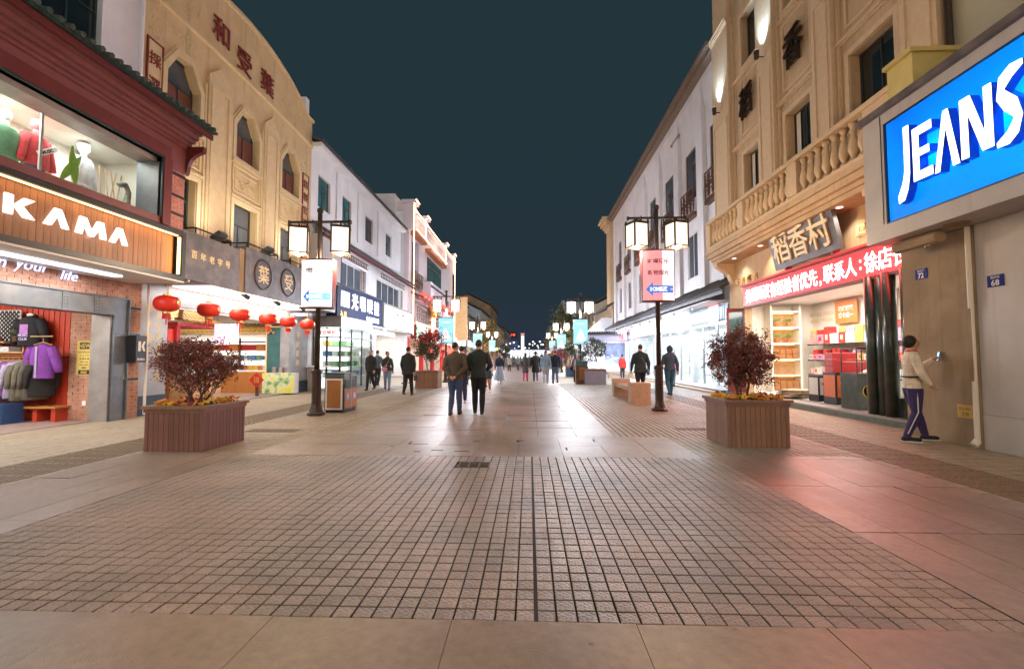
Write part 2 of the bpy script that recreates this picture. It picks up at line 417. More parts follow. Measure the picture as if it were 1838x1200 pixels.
# what gives off light
M['e_pane'] = emit('lantern_paper', (1,.88,.66), .95)
M['e_pane_w'] = emit('lantern_paper_cool', (1,.96,.88), 1.1)
M['e_white'] = emit('white_lit', (1,.98,.95), 1.15)
M['e_cool'] = emit('cool_white_lit', (.82,.90,1), 1.35)
M['e_warm'] = emit('warm_strip', (1,.62,.26), 3.2)
M['e_led'] = emit('outline_led', (1,.55,.32), 6.0)
M['e_led_red'] = emit('red_led_face', (1,.004,.006), 2.4)
M['e_led_txt'] = emit('led_letters', (1,.93,.93), 3.0)
M['e_txt'] = emit('lit_letters', (1,1,1), 1.5)
M['e_neon'] = emit('blue_neon', (.50,.62,1), 1.5)
M['e_sign_pink'] = emit('pink_lit_print', (1,.30,.32), .62)
M['e_sign_white'] = emit('white_lit_print', (1,.90,.90), .72)
M['e_cyan'] = emit('cyan_lit_print', (.26,.66,.85), .6)
M['e_cyan_lt'] = emit('pale_cyan_lit_print', (.72,.95,1), .75)
M['e_blue_arrow'] = emit('blue_lit_print', (.03,.18,.55), .6)
M['e_green'] = emit('green_lit', (.10,.55,.25), .7)
M['e_mint'] = emit('mint_lit', (.5,1,.8), 2.0)
M['e_red'] = emit('red_lit', (1,.07,.05), 1.6)
M['e_amber'] = emit('amber_lit', (1,.55,.14), 2.0)
# ============================================================ GROUND
g = MB().box(-60, 60, -20, 420, -.40, -.035).build('ground', M['mortar'], kind='structure')

def pave(name, label, me_list, cells, m, count, loc=(0,0,0), piece='paver', jit=.0012, tag_kind='structure'):
    """cells: list of (x, y, key); nearest ones are single pieces, the rest one joined mesh"""
    root = bpy.data.objects.new(name, None); link(root); root['kind'] = 'structure'
    def infront(c): return c[1] > 1.5 and abs(c[0] + .04*c[1]) < c[1]*1.16 + .1
    vis = sorted([c for c in cells if infront(c)], key=lambda c: c[1] + .15*abs(c[0]))
    near = vis[:count]; ns = set((c[0], c[1]) for c in near)
    for x, y, k in near:
        o = inst(piece, me_list[k], root, (x, y, random.uniform(-jit, jit)))
        o.rotation_euler = (random.uniform(-.005, .005), random.uniform(-.005, .005), random.uniform(-.006, .006))
    rest = MB()
    for x, y, k in cells:
        if (x, y) in ns: continue
        me = me_list[k]
        dz = random.uniform(-jit, jit)
        rest.add([(v.co.x + x, v.co.y + y, v.co.z + dz) for v in me.vertices], [tuple(p.vertices) for p in me.polygons]); rest.mi[-len(me.polygons):] = [p.material_index for p in me.polygons]
    if rest.f: rest.build(piece + '_rest', [m, M['mortar']], root, kind='stuff')
    return root

def tile_mesh(w, l, m, gap=.009, h=.03, b=.005, name='paver'):
    mb = MB(); mb.rbox((0, 0, -h/2), (w - gap, l - gap, h), None, b)
    for k in (1, 2, 3, 4): mb.mi[k] = 1      # the buried sides carry the dirt of the joint
    # leave the bottom out: it never shows
    mb.f = mb.f[1:]; mb.mi = mb.mi[1:]; mb.sm = mb.sm[1:]
    return mb.mesh(name, [m, M['mortar']])

# --- field of rough square pavers right in front
T = .1085
X0, X1, Y0, Y1 = -4.06, 2.51, 2.42, 6.33
nx = round((X1 - X0)/T); ny = round((Y1 - Y0)/T)
tw = (X1 - X0)/nx; tl = (Y1 - Y0)/ny
sq = [tile_mesh(tw, tl, M['paver'], .0075 + .002*i, .035, .004) for i in range(2)]
cells = [(X0 + (i+.5)*tw, Y0 + (j+.5)*tl, random.choice((0, 0, 1))) for i in range(nx) for j in range(ny)
         if not (-.92 < X0 + (i+.5)*tw < -.48 and 5.72 < Y0 + (j+.5)*tl < 6.0)]
pave('square_paver_field', '', sq, cells, M['paver'], 300, piece='paver')
xg = X0 + round((-.02 - X0)/tw)*tw
jn = MB().box(xg-.011, xg+.011, Y0, Y1, -.02, .0026).build('centre_joint', M['mortar'], kind='structure')
# access cover let into the field
cov = thing('access_cover', 'small brown metal access cover let into the square pavers', 'access cover', (-.70, 5.86, -.03))
MB().box(-.205, .205, -.125, .125, 0, .028).build('cover_frame', M['tactile'], cov)
cb = MB()
for i in range(3):
    cb.rbox((-.13 + .13*i, 0, .032), (.105, .20, .008))
cb.build('cover_plate', M['mortar'], cov)
letter('S', .11, 'U', (-.70, 5.86, .008), M['bronze'], cov, name='mark', ext=.003, bold=.004)

# --- smooth granite slabs: front band, side bands, cross band, central way
def slab_cells(x0, x1, y0, y1, w, l, key, brick=False):
    out = []; nx = max(1, round((x1-x0)/w)); ny = max(1, round((y1-y0)/l))
    return [(x0 + (i+.5)*(x1-x0)/nx, y0 + (j+.5)*(y1-y0)/ny, key) for i in range(nx) for j in range(ny)], (x1-x0)/nx, (y1-y0)/ny
cells = []; meshes = []
def band(x0, x1, y0, y1, w, l):
    c, a, b = slab_cells(x0, x1, y0, y1, w, l, len(meshes))
    meshes.append(tile_mesh(a, b, M['slab'], .003, .034, .0008, 'slab')); cells.extend(c)
band(-7.0, 6.2, -3.6, 2.42, .94, .86)
band(-5.52, -4.06, 2.42, 6.33, .365, 1.3)
band(2.51, 4.48, 2.42, 6.33, .33, 1.3)
band(-3.92, 2.35, 6.33, 7.98, .60, .83)
band(-5.52, -3.92, 6.33, 6.40, .60, .07)
band(2.35, 4.48, 6.33, 6.52, .53, .19)
band(-3.18, 1.48, 7.98, 27.0, .665, .95)
pave('smooth_slab_paving', '', meshes, cells, M['slab'], 300, piece='slab', jit=.0006)
MB().box(-3.18, 1.48, 27.0, 400, -.034, 0).build('road', M['slab_far'], kind='structure')
# little chips and dark broken joints on the cross band
sp = MB()
for x, y, w, l in [(-1.75,7.2,.32,.03),(-1.9,7.3,.03,.2),(-1.35,6.72,.18,.05),(-1.62,6.62,.1,.05),(-.98,6.66,.22,.05),(-.86,7.45,.12,.05),(-.15,7.55,.10,.06),(-.19,7.5,.04,.14),(1.05,7.6,.03,.25),(-1.1,8.6,.5,.02),(.45,9.9,.4,.02),(-2.1,7.0,.06,.03),(.55,6.9,.03,.2)]:
    sp.box(x-w/2, x+w/2, y-l/2, y+l/2, .0006, .0022)
tag(sp.build('broken_joints', M['mortar'], kind='stuff'), 'dark chipped joints and cracks in the smooth paving before the walking pair', 'cracks')

# --- fields of small pavers at both sides
def small_field(name, x0, x1, y0, y1, w, l, gap=.010, m='paver_small', runs_x=False, skip=()):
    mb = MB(); nx = round((x1-x0)/w); ny = round((y1-y0)/l); w = (x1-x0)/nx; l = (y1-y0)/ny
    cl = []
    for i in range(nx):
        for j in range(ny):
            cl.append((x0 + (i+.5)*w, y0 + (j + .5)*l, 0))
    cl = [c for c in cl if not any(a < c[0] < b and e < c[1] < f for a, b, e, f in skip)]
    return cl, [tile_mesh(w, l, M[m], gap, .035, .004, 'paver')]
def put_field(name, *a, **k):
    n = k.pop('n', 0)
    cl, ms = small_field(name, *a, **k)
    pave(name, '', ms, cl, M[k.get('m', 'paver_small')], n, piece='paver')
put_field('left_paver_strip', -9.4, -6.55, 3.0, 22.0, .215, .1085)
put_field('left_paver_path', -5.52, -3.18, 7.98, 22.0, .1085, .215)
put_field('left_planter_pavers', -5.52, -3.92, 6.40, 7.98, .1085, .1085)
put_field('right_planter_pavers', 2.35, 4.48, 6.52, 7.98, .1085, .1085)
put_field('right_paver_path', 1.48, 4.48, 7.98, 24.0, .1085, .215, gap=.018)
put_field('right_paver_strip', 5.42, 7.25, 3.0, 24.0, .1085, .215, gap=.016)
put_field('right_paver_margin', 4.48, 4.62, 2.42, 24.0, .14, .215, gap=.014)
put_field('left_paver_margin', -5.66, -5.52, 2.42, 22.0, .14, .215)
MB().box(-9.4, -3.18, 22.0, 400, -.034, -.001).build('left_pavement', M['paver_small'], kind='structure')
MB().box(1.48, 8.4, 24.0, 400, -.034, -.001).build('right_pavement', M['paver_small'], kind='structure')
MB().box(-12, -7.0, -3.6, 3.0, -.034, -.001).build('left_near_pavement', M['paver_small'], kind='structure')
MB().box(6.2, 9, -3.6, 3.0, -.034, -.001).build('right_near_pavement', M['paver_small'], kind='structure')
MB().box(-30, 30, -19, -3.6, -.034, -.001).build('back_pavement', M['slab_far'], kind='structure')

# --- brown tactile strips with raised bars
def tactile(name, x0, x1, y0, y1, dy=.30):
    root = MB().box(x0 + .004, x1 - .004, y0, y1, -.034, -.004).build(name, M['tactile']); root['kind'] = 'structure'
    rows = 9; n = 0; mb = MB()
    y = y0
    while y < y1:
        for k in range(rows):
            x = x0 + (k + .5)*(x1-x0)/rows
            mb.rbox((x, y + dy/2, -.001), ((x1-x0)/rows*.55, dy*.78, .010), None, .003)
        y += dy
    mb.build('raised_bar', M['tactile'], root, kind='stuff')
tactile('left_tactile_strip', -6.55, -5.66, 2.42, 20)
tactile('right_tactile_strip', 4.62, 5.42, 2.42, 22)
MB().box(-6.55, -5.66, 20, 22, -.034, -.002).box(4.62, 5.42, 22, 24, -.034, -.002).build('tactile_strip_end', M['tactile'], kind='structure')
# studded strip along the left of the central way
st = MB()
for j in range(120):
    for i in range(5):
        st.lathe([(.022, 0), (.014, .006)], 6, (-3.85 + i*.085, 8.3 + j*.13, 0))
tag(st.build('tactile_studs', M['tactile'], kind='stuff'), 'band of small raised studs along the left edge of the smooth central paving', 'paving studs')
for nm, x, y, w, l in [('drain_cover', -4.75, 8.42, .95, .34), ('drain_cover', 3.1, 8.9, .62, .30)]:
    dc = MB().box(x-w/2, x+w/2, y-l/2, y+l/2, -.03, .003).build(nm, M['tactile'])
    tag(dc, 'brown ribbed drain cover in the pavers behind the %s planter' % ('purple leaved left' if x < 0 else 'purple leaved right'), 'drain cover')
    db = MB()
    for k in range(14): db.box(x-w/2+.02+k*(w-.04)/14, x-w/2+.02+(k+.55)*(w-.04)/14, y-l/2+.02, y+l/2-.02, .003, .011)
    db.build('rib', M['tactile'], dc)
# ============================================================ STREET FURNITURE
def lantern_mesh(parent, cx, w=.40, h=.62, pane='e_pane'):
    """square lantern turned 45 degrees under the arm, four lit panes in a dark frame, pyramidal foot"""
    f = MB(); hw = w/2
    for a, b in [(-1,-1),(1,-1),(1,1),(-1,1)]:
        f.box(cx + a*hw - .018, cx + a*hw + .018, b*hw - .018, b*hw + .018, -h - .05, .10)
    for s in (-1, 1):
        for z in (0, -h):
            f.box(cx - hw + .018, cx + hw - .018, s*hw - .014, s*hw + .014, z - .016, z + .016)
            f.box(cx + s*hw - .014, cx + s*hw + .014, -hw + .018, hw - .018, z - .016, z + .016)
    f.box(cx - hw - .03, cx + hw + .03, -hw - .03, hw + .03, .017, .035)
    f.box(cx - .02, cx + .02, -.02, .02, .035, .14)
    f.tube([(cx, 0, -h - .016), (cx, 0, -h - .07)], [hw*1.05, .02], 4)
    lf = f.build('lantern', M['bronze'], parent)
    for i, (ax, ay, bx, by) in enumerate([(-1,-1,1,-1),(1,-1,1,1),(1,1,-1,1),(-1,1,-1,-1)]):
        p = MB(); q = hw - .004
        p.quad((cx + ax*q, ay*q, -h + .017), (cx + bx*q, by*q, -h + .017), (cx + bx*q, by*q, -.017), (cx + ax*q, ay*q, -.017))
        p.build('pane', M[pane], lf)
    return lf
def street_lamp(loc, label, H, sign, power, cold=False):
    t = thing('street_lamp', label, 'street lamp', loc, 0, 'lantern street lamps')
    k = H / 5.2
    b = MB(); b.lathe([(.20,0),(.20,.05),(.155,.09),(.115,.22),(.105,.26),(.105,1.0*k+.02),(.125,1.02*k+.02),(.125,1.08*k+.02),(.08,1.12*k+.02)], 8, a0=math.pi/8)
    b.build('base', M['bronze'], t)
    p = MB(); p.smooth = True; p.lathe([(.062, 1.1*k), (.055, H-.42), (.055, H-.14)], 12); p.lathe([(.03,H-.14),(.07,H-.10),(.075,H-.04),(.05,H),(.01,H+.02)], 12)
    p.build('pole', M['bronze'], t)
    a = MB(); za = H - .36
    a.box(-.72, .72, -.025, .025, za, za + .05); a.box(-.76, -.72, -.05, .05, za - .03, za + .06); a.box(.72, .76, -.05, .05, za - .03, za + .06)
    a.build('arm', M['bronze'], t, loc=(0, 0, 0))
    for s in (-1, 1):
        lf = lantern_mesh(t, 0, .40, .60, 'e_pane_w' if cold else 'e_pane')
        lf.location = (s*.51, 0, za - .14); lf.rotation_euler = (0, 0, R(22 if s < 0 else 20))
        point((s*.51, 0, za - .14 - .80), power*(3.4 if cold else 1), (.86, .90, 1) if cold else (1, .74, .47), .12, t)
    # sign box round the pole
    if sign:
        zt, zb, w = sign['top'], sign['bot'], sign['w']
        fr = MB(); n = 10; poly = []
        for i in range(n+1):
            x = -w/2 + w*i/n; poly.append((x, -.10 - .09*math.cos(math.pi*(x/w))))
        outline = [(x, y) for x, y in poly] + [(-x, -y) for x, y in poly]
        Mx = Matrix.Translation((0, 0, zb))
        fr.prism([(x*1.03, y*1.02) for x, y in outline], Matrix.Translation((0,0,zb-.03)), .03)
        fr.prism([(x*1.03, y*1.02) for x, y in outline], Matrix.Translation((0,0,zt)), .03)
        for sx in (-1, 1): fr.box(sx*w/2 - .014, sx*w/2 + .014, -.10, .10, zb, zt)
        sb = fr.build('sign_box', sign.get('frame', M['red_paint']), t)
        for face in ((-1, 1) if True else (-1,)):
            q = MB(); q.smooth = False
            for i in range(n):
                (xa, ya), (xb, yb) = poly[i], poly[i+1]
                mcol = 0
                if sign.get('split') and xa + xb > sign['split']*w: mcol = 1
                q.m = mcol
                if face < 0: q.quad((xa, ya, zb), (xb, yb, zb), (xb, yb, zt), (xa, ya, zt))
                else: q.quad((-xa, -ya, zb), (-xb, -yb, zb), (-xb, -yb, zt), (-xa, -ya, zt))
            q.build('sign_face', [M[x] for x in sign['faces']], sb)
        sign['draw'](t, zb, zt, w)
    return t
def curved(x, w): return -.10 - .09*math.cos(math.pi*(x/w)) - .004
def strip_on_sign(parent, name, pts2, z_, w, m, off=.003):
    """flat print on the bowed face: polygon columns (x, z0, z1)"""
    mb = MB()
    for (xa, a0, a1), (xb, b0, b1) in zip(pts2[:-1], pts2[1:]):
        mb.quad((xa, curved(xa, w)-off, a0), (xb, curved(xb, w)-off, b0), (xb, curved(xb, w)-off, b1), (xa, curved(xa, w)-off, a1))
    return mb.build(name, m, parent)
def arrow_sign(words, m_word):
    def draw(t, zb, zt, w):
        h = zt - zb; zc = zb + h*.22
        xs = [-.42*w + i*.03*w for i in range(6)]
        head = [(-.42*w + (.22*w)*i/5, zc - h*.145*i/5, zc + h*.145*i/5) for i in range(6)]
        strip_on_sign(t, 'arrow_head', head, 0, w, M['e_blue_arrow'])
        shaft = [(-.20*w + .66*w*i/6, zc - h*.075, zc + h*.075) for i in range(7)]
        strip_on_sign(t, 'arrow_shaft', shaft, 0, w, M['e_blue_arrow'] if m_word else M['e_cyan'])
        for i, ch in enumerate('SOM'):
            x = (-.26 + .10*i)*w
            letter(ch, h*.105, 'S', Vector(t.location) + Vector((x, curved(x, w) - .006, zc)), M['e_sign_white'], t, ext=.001, bold=.004)
        for i, ch in enumerate('街区'):
            x = (.07 + .11*i)*w
            letter(ch, h*.10, 'S', Vector(t.location) + Vector((x, curved(x, w) - .006, zc)), M['e_sign_white'], t, ext=.001, bold=.003)
        x = .36*w
        letter('≡ m', h*.06, 'S', Vector(t.location) + Vector((x, curved(x, w) - .006, zc)), M['e_sign_white'], t, ext=.001)
        for r, (wd, zz, st) in enumerate(words):
            for i, ch in enumerate(wd):
                x = (-.28 + st*i)*w
                letter(ch, h*.11, 'S', Vector(t.location) + Vector((x, curved(x, w) - .006, zb + h*zz)), m_word or M['black'], t, ext=.001, bold=.002)
    return draw
def poster_sign(t, zb, zt, w):
    h = zt - zb
    pts = [(-.34*w + .68*w*i/8, zb + h*.10, zb + h*(.18 + .42*math.sin(math.pi*i/8)**1.3)) for i in range(9)]
    strip_on_sign(t, 'poster_figure', pts, 0, w, M['e_cyan_lt'])
    for i in range(4):
        x = (-.21 + .14*i)*w
        letter('水乡新韵'[i], h*.085, 'S', Vector(t.location) + Vector((x, curved(x, w) - .006, zb + h*.83)), M['e_sign_white'], t, ext=.001, bold=.002)
def S(top, bot, w, faces, draw, frame=None, split=None): return dict(top=top, bot=bot, w=w, faces=faces, draw=draw, frame=frame or M['red_paint'], split=split)
PW = 150
street_lamp((-5.03, 10.67, 0), 'lantern street lamp with a white arrow sign beside the two-part litter bin', 4.95,
            S(3.66, 2.55, .74, ['e_sign_white', 'e_sign_white'], arrow_sign([('览胜', .78, .13)], None)), PW)
street_lamp((3.32, 11.89, 0), 'lantern street lamp with a red and white arrow sign behind the right planter', 5.33,
            S(4.10, 2.82, .80, ['e_sign_pink', 'e_sign_white'], arrow_sign([('吃喝玩乐', .78, .17), ('购物观光', .55, .17)], M['black']), split=.12), PW)
post = lambda: S(3.55, 2.15, .80, ['e_cyan', 'e_cyan'], poster_sign, M['frame_dark'])
street_lamp((2.95, 26.5, 0), 'lantern street lamp with a cyan poster beside the pale green potted tree', 5.1, post(), PW, True)
street_lamp((-4.62, 25.2, 0), 'lantern street lamp with a cyan poster in front of the building outlined in light', 5.1, post(), PW, True)
street_lamp((-4.65, 41, 0), 'distant lantern street lamp with pale poster, on the left pavement before the amber lit tree', 5.1, post(), PW, True)
street_lamp((3.0, 43, 0), 'distant lantern street lamp with pale poster, on the right pavement before the olive tree', 5.1, post(), PW, True)
street_lamp((-4.65, 57, 0), 'farthest lantern street lamp on the left pavement', 5.1, post(), PW, True)
street_lamp((3.0, 60, 0), 'farthest lantern street lamp on the right pavement', 5.1, post(), PW, True)
# the row goes on behind the camera
street_lamp((-5.0, -3.2, 0), 'lantern street lamp on the left pavement behind the viewer', 5.1, post(), PW*1.6)
street_lamp((3.4, -2.6, 0), 'lantern street lamp on the right pavement behind the viewer', 5.1, post(), PW*1.6)

# ---- planters
def planter(loc, w, d, h, label, wood, soil_off=.06, plank=.075):
    t = thing('planter', label, 'planter', loc, 0, 'wooden street planters')
    MB().box(-w/2+.03, w/2-.03, -d/2+.03, d/2-.03, .0, h-.09).build('box', M['mortar'], t)
    mw = {}
    def planks(n, L, place, rot):
        pw = L/n
        me = mw.setdefault(round(pw, 4), MB().rbox((0, 0, h/2 - .05), (pw-.006, .03, h-.10), None, 0).mesh('plank', wood))
        for i in range(n):
            a = -L/2 + (i+.5)*pw
            inst('plank', me, t, place(a), rot, None)
    nw = max(4, round((w-.10)/plank)); nd = max(4, round((d-.10)/plank))
    for s in (-1, 1):
        planks(nw, w-.10, lambda a: (a, s*(d/2-.015), 0), 0)
        planks(nd, d-.10, lambda a: (s*(w/2-.015), a, 0), math.pi/2)
        for q in (-1, 1): MB().box(-.025, .025, -.025, .025, 0, h-.10).build('corner_post', wood, t, loc=(s*(w/2-.022), q*(d/2-.022), 0))
    e = .05
    for s in (-1, 1):
        MB().box(-w/2-e, w/2+e, -.045, .045, 0, .045).build('rim_board', M['wood_rim'], t, loc=(0, s*(d/2-.0), h-.05))
        MB().box(-.045, .045, -d/2+.046, d/2-.046, 0, .045).build('rim_board', M['wood_rim'], t, loc=(s*(w/2-.0), 0, h-.05))
        MB().box(-w/2-.02, w/2+.02, -.012, .012, 0, .05).build('rim_board', M['wood_rim'], t, loc=(0, s*(d/2+.004), h-.101))
        MB().box(-.012, .012, -d/2, d/2, 0, .05).build('rim_board', M['wood_rim'], t, loc=(s*(w/2+.004), 0, h-.101))
    sm = MB(); n = 8
    for i in range(n):
        for j in range(n):
            sm.ellipsoid((-w/2+.08+(w-.16)*(i+.5)/n, -d/2+.08+(d-.16)*(j+.5)/n, h-.09), ((w-.1)/n*.75, (d-.1)/n*.75, .03+.02*random.random()), 5, 3)
    sm.build('soil', M['soil'], t, kind='stuff')
    return t
def flower_mat(): return [mat('pansy_yellow', (.75,.42,.02), .6, .15), mat('pansy_orange', (.62,.20,.02), .6, .15), mat('pansy_red', (.30,.01,.03), .6, .15), mat('pansy_leaf', (.05,.095,.022), .6, .4, 20)]
FM = flower_mat()
def flowers(loc, w, d, z, label, n=150):
    mb = MB(); lf = MB()
    for i in range(n):
        edge = random.random() < .75
        x = random.uniform(-w/2, w/2); y = random.uniform(-d/2, d/2)
        if edge:
            if random.random() < .55: y = random.choice((-1, 1))*d/2*random.uniform(.75, .98)
            else: x = random.choice((-1, 1))*w/2*random.uniform(.75, .98)
        zz = random.uniform(.04, .11)
        c = Vector((x, y, zz)); nrm = Vector((random.uniform(-.8,.8), random.uniform(-1.2,.3), 1)).normalized()
        u = nrm.orthogonal().normalized(); v = nrm.cross(u); r = random.uniform(.026, .042)
        mb.m = random.choices((0, 1, 2), (6, 3, 2.2))[0]
        for k in range(5):
            a = 2*math.pi*k/5 + random.random()*.2
            p = c + (u*math.cos(a) + v*math.sin(a))*r*.75
            q = []
            for b in range(5):
                an = 2*math.pi*b/5
                q.append(p + (u*math.cos(an) + v*math.sin(an))*r*.62 + nrm*(.004*math.cos(an + k)))
            mb.add(q, [(0,1,2,3,4)])
    mb.m = 3
    for i in range(n*9):
        x = random.uniform(-w/2, w/2); y = random.uniform(-d/2, d/2)
        c = Vector((x, y, random.uniform(-.02, .05))); dirv = Vector((random.uniform(-1,1), random.uniform(-1,1), random.uniform(.1,1))).normalized()
        sde = dirv.cross(Vector((0,0,1))).normalized()*.012; L = random.uniform(.03, .06)
        mb.add([c - sde*.3, c + dirv*L*.5 - sde, c + dirv*L, c + dirv*L*.5 + sde], [(0,1,2,3)])
    o = mb.build('flowers', FM, None, loc=(loc[0], loc[1], z), kind='stuff')
    tag(o, label, 'flowers')
def shrub(loc, rad, z0, zc, label, mats, n_leaf, leaf=.028, seed=1, stems=5, name='shrub', spread=.25, cat='shrub', flat=1.0, trunk_r=.018, hole=.35, top_bias=.0, cluster=None, thin_low=False):
    """several thin stems fork up into a ragged crown of leaf-sized faces; loc is the soil point"""
    rnd = random.Random(seed)
    t = thing(name, label, cat, loc)
    rx, ry, rz_ = rad
    wood = MB(); tips = []
    def grow(p, d, r, L, lvl):
        pts = [p]; q = p
        for k in range(4):
            d = (d + Vector((rnd.uniform(-.22,.22), rnd.uniform(-.22,.22), rnd.uniform(-.05,.14)))).normalized()
            q = q + d*L/4; pts.append(q)
        wood.tube(pts, [r*(1-.13*k) for k in range(5)], 5, False)
        if lvl >= 1: tips.extend(pts[2:])
        if lvl < 4:
            for k in range(rnd.choice((2, 3)) if lvl < 3 else 2):
                dd = (d + Vector((rnd.uniform(-.75,.75), rnd.uniform(-.75,.75), rnd.uniform(-.25,.45)))).normalized()
                grow(pts[rnd.choice((2,3,4))], dd, r*.6, L*rnd.uniform(.62,.85), lvl+1)
    H = zc + rz_
    for s in range(stems):
        a = 2*math.pi*s/stems + rnd.random(); dd = Vector((math.cos(a)*spread, math.sin(a)*spread, 1)).normalized()
        grow(Vector((math.cos(a)*.05, math.sin(a)*.05, -.03)), dd, trunk_r, H*.36, 0)
    wood.build('stem', M['wood_dark'], t)
    # lumps of foliage make the outline uneven
    lumps = []
    for k in range(cluster or 46):
        while True:
            v = Vector((rnd.uniform(-1,1), rnd.uniform(-1,1), rnd.uniform(-1,1)))
            if hole < v.length < 1: break
        lumps.append((Vector((v.x*rx, v.y*ry, zc + v.z*rz_)), rnd.uniform(.10, .24)*rx*1.1))
    lf = MB(); cnt = 0
    while cnt < n_leaf:
        if rnd.random() < .82:
            c0, r0 = rnd.choice(lumps)
            v = Vector((rnd.gauss(0,1), rnd.gauss(0,1), rnd.gauss(0,.8)))*r0*.55
            c = c0 + v
        else:
            c = rnd.choice(tips) + Vector((rnd.gauss(0,1), rnd.gauss(0,1), rnd.gauss(0,1)))*.035
        if c.z < z0: continue
        if thin_low and c.z < zc - .15*rz_ and rnd.random() < .70: continue
        d = Vector((rnd.uniform(-1,1), rnd.uniform(-1,1), rnd.uniform(-.5,.9))).normalized()
        sd_ = d.cross(Vector((rnd.uniform(-1,1), rnd.uniform(-1,1), rnd.uniform(-1,1)))).normalized()*leaf*rnd.uniform(.28,.42)
        L = leaf*rnd.uniform(.7,1.35)
        lf.m = rnd.choices(range(len(mats)), [max(.06, 1 - .42*i) for i in range(len(mats))])[0]
        lf.add([c, c + d*L*.5 - sd_, c + d*L, c + d*L*.5 + sd_], [(0,1,2,3)])
        cnt += 1
    lf.build('foliage', mats, t, kind='stuff')
    return t
PURP = [mat('plum_leaf', (.20,.062,.052), .5, .4, 25), mat('plum_leaf_light', (.30,.10,.075), .5, .4, 25), mat('plum_leaf_dark', (.10,.035,.034), .5, .4, 25), mat('crimson_leaf', (.30,.02,.035), .5, .3, 25)]
GRN = [mat('pale_leaf', (.10,.14,.075), .5, .4, 20), mat('mid_leaf', (.06,.10,.045), .5, .4, 20), mat('dark_leaf', (.03,.05,.025), .5, .4, 20)]
DKG = [mat('deep_leaf', (.035,.06,.025), .5, .4, 20), mat('brown_leaf', (.10,.045,.03), .5, .4, 20)]
OLV = [mat('olive_leaf', (.10,.105,.03), .6, .4, 3), mat('olive_dark_leaf', (.05,.06,.02), .6, .4, 3)]
pl = planter((-5.12, 6.93, 0), .86, .96, .66, 'brown planter holding the wide plum shrub, in front of the lantern shop', M['wood_plank_purple'])
shrub((-5.15, 6.95, .58), (.60, .50, .42), .10, .66, 'wide flat-topped plum shrub with bare twiggy stems, in the left planter', PURP, 11000, .034, 3, 7, spread=.55, thin_low=True, top_bias=1, cluster=74, hole=.15)
flowers((-5.12, 6.93, 0), .78, .86, .60, 'yellow and dark red pansies round the wide plum shrub')
pr = planter((3.45, 7.50, 0), .92, .82, .72, 'brown planter holding the dense domed plum shrub, in front of the pastry shop', M['wood_plank'])
shrub((3.42, 7.50, .64), (.50, .42, .50), .06, .68, 'dense domed plum shrub with a few crimson sprays, in the right planter', PURP, 12500, .034, 5, 5, spread=.35, cluster=84, hole=.1)
flowers((3.45, 7.50, 0), .84, .72, .66, 'yellow and red pansies round the dense domed plum shrub')
planter((-4.55, 20.6, 0), 1.0, .95, .78, 'brown planter with the red-flowered bush, beside the man in the black suit', M['wood_plank'], plank=.1)
RF = [GRN[1], mat('red_bloom', (.45,.02,.03), .6, .2, 20), GRN[0]]
sh = shrub((-4.55, 20.6, .70), (.72, .6, .62), .3, 1.15, 'loose green bush topped with red blooms in a brown planter', [GRN[1], GRN[0], GRN[2]], 3600, .07, 8, 4, spread=.35, hole=.25)
rb = MB(); rr = random.Random(4)
for i in range(900):
    c = Vector((rr.gauss(0,.32), rr.gauss(0,.28), 1.62 + rr.gauss(0,.17))); d = Vector((rr.uniform(-1,1), rr.uniform(-1,1), rr.uniform(-1,1))).normalized(); s_ = d.orthogonal().normalized()*.035
    rb.add([c, c + d*.04 - s_, c + d*.08, c + d*.04 + s_], [(0,1,2,3)])
rb.build('bloom', RF[1], sh, kind='stuff')
planter((3.35, 23.8, 0), 1.05, .95, .80, 'grey-lilac planter with the airy pale green tree, lit by the white shops', mat('lilac_planter', (.28,.25,.31), .6, .2, 6, .3, 30, streak=(6,6,.6)), plank=.1)
shrub((3.35, 23.8, .72), (.62, .55, .62), .35, 1.05, 'airy pale green tree with open branches in the grey-lilac planter', GRN, 2300, .075, 11, 3, spread=.3, hole=.2, trunk_r=.022, name='potted_tree', cat='tree')
planter((3.15, 33.5, 0), 1.0, .95, .80, 'small dark planter with the round dark tree, farther along the right side', M['dark_blue'], plank=.12)
shrub((3.15, 33.5, .72), (.62, .55, .5), .5, 1.35, 'round dark green tree on a thin trunk, farther along the right side', [GRN[2], GRN[1]], 1700, .09, 13, 2, spread=.12, hole=.1, name='potted_tree', cat='tree')
planter((3.5, 31.2, 0), .9, .9, .8, 'reddish planter with the rusty bush behind the plaid-shirted woman', M['wood_plank'], plank=.12)
shrub((2.2, 36.5, .0), (.8, .7, .7), .7, 1.7, 'rusty red bush rising behind the two friends in denim', [PURP[3], PURP[1]], 1700, .09, 17, 3, spread=.2, hole=.1)
shrub((3.5, 31.2, .72), (.5, .5, .45), .2, .65, 'rusty bush in the reddish planter behind the plaid-shirted woman', DKG, 1200, .08, 21, 3, spread=.3, hole=.1)

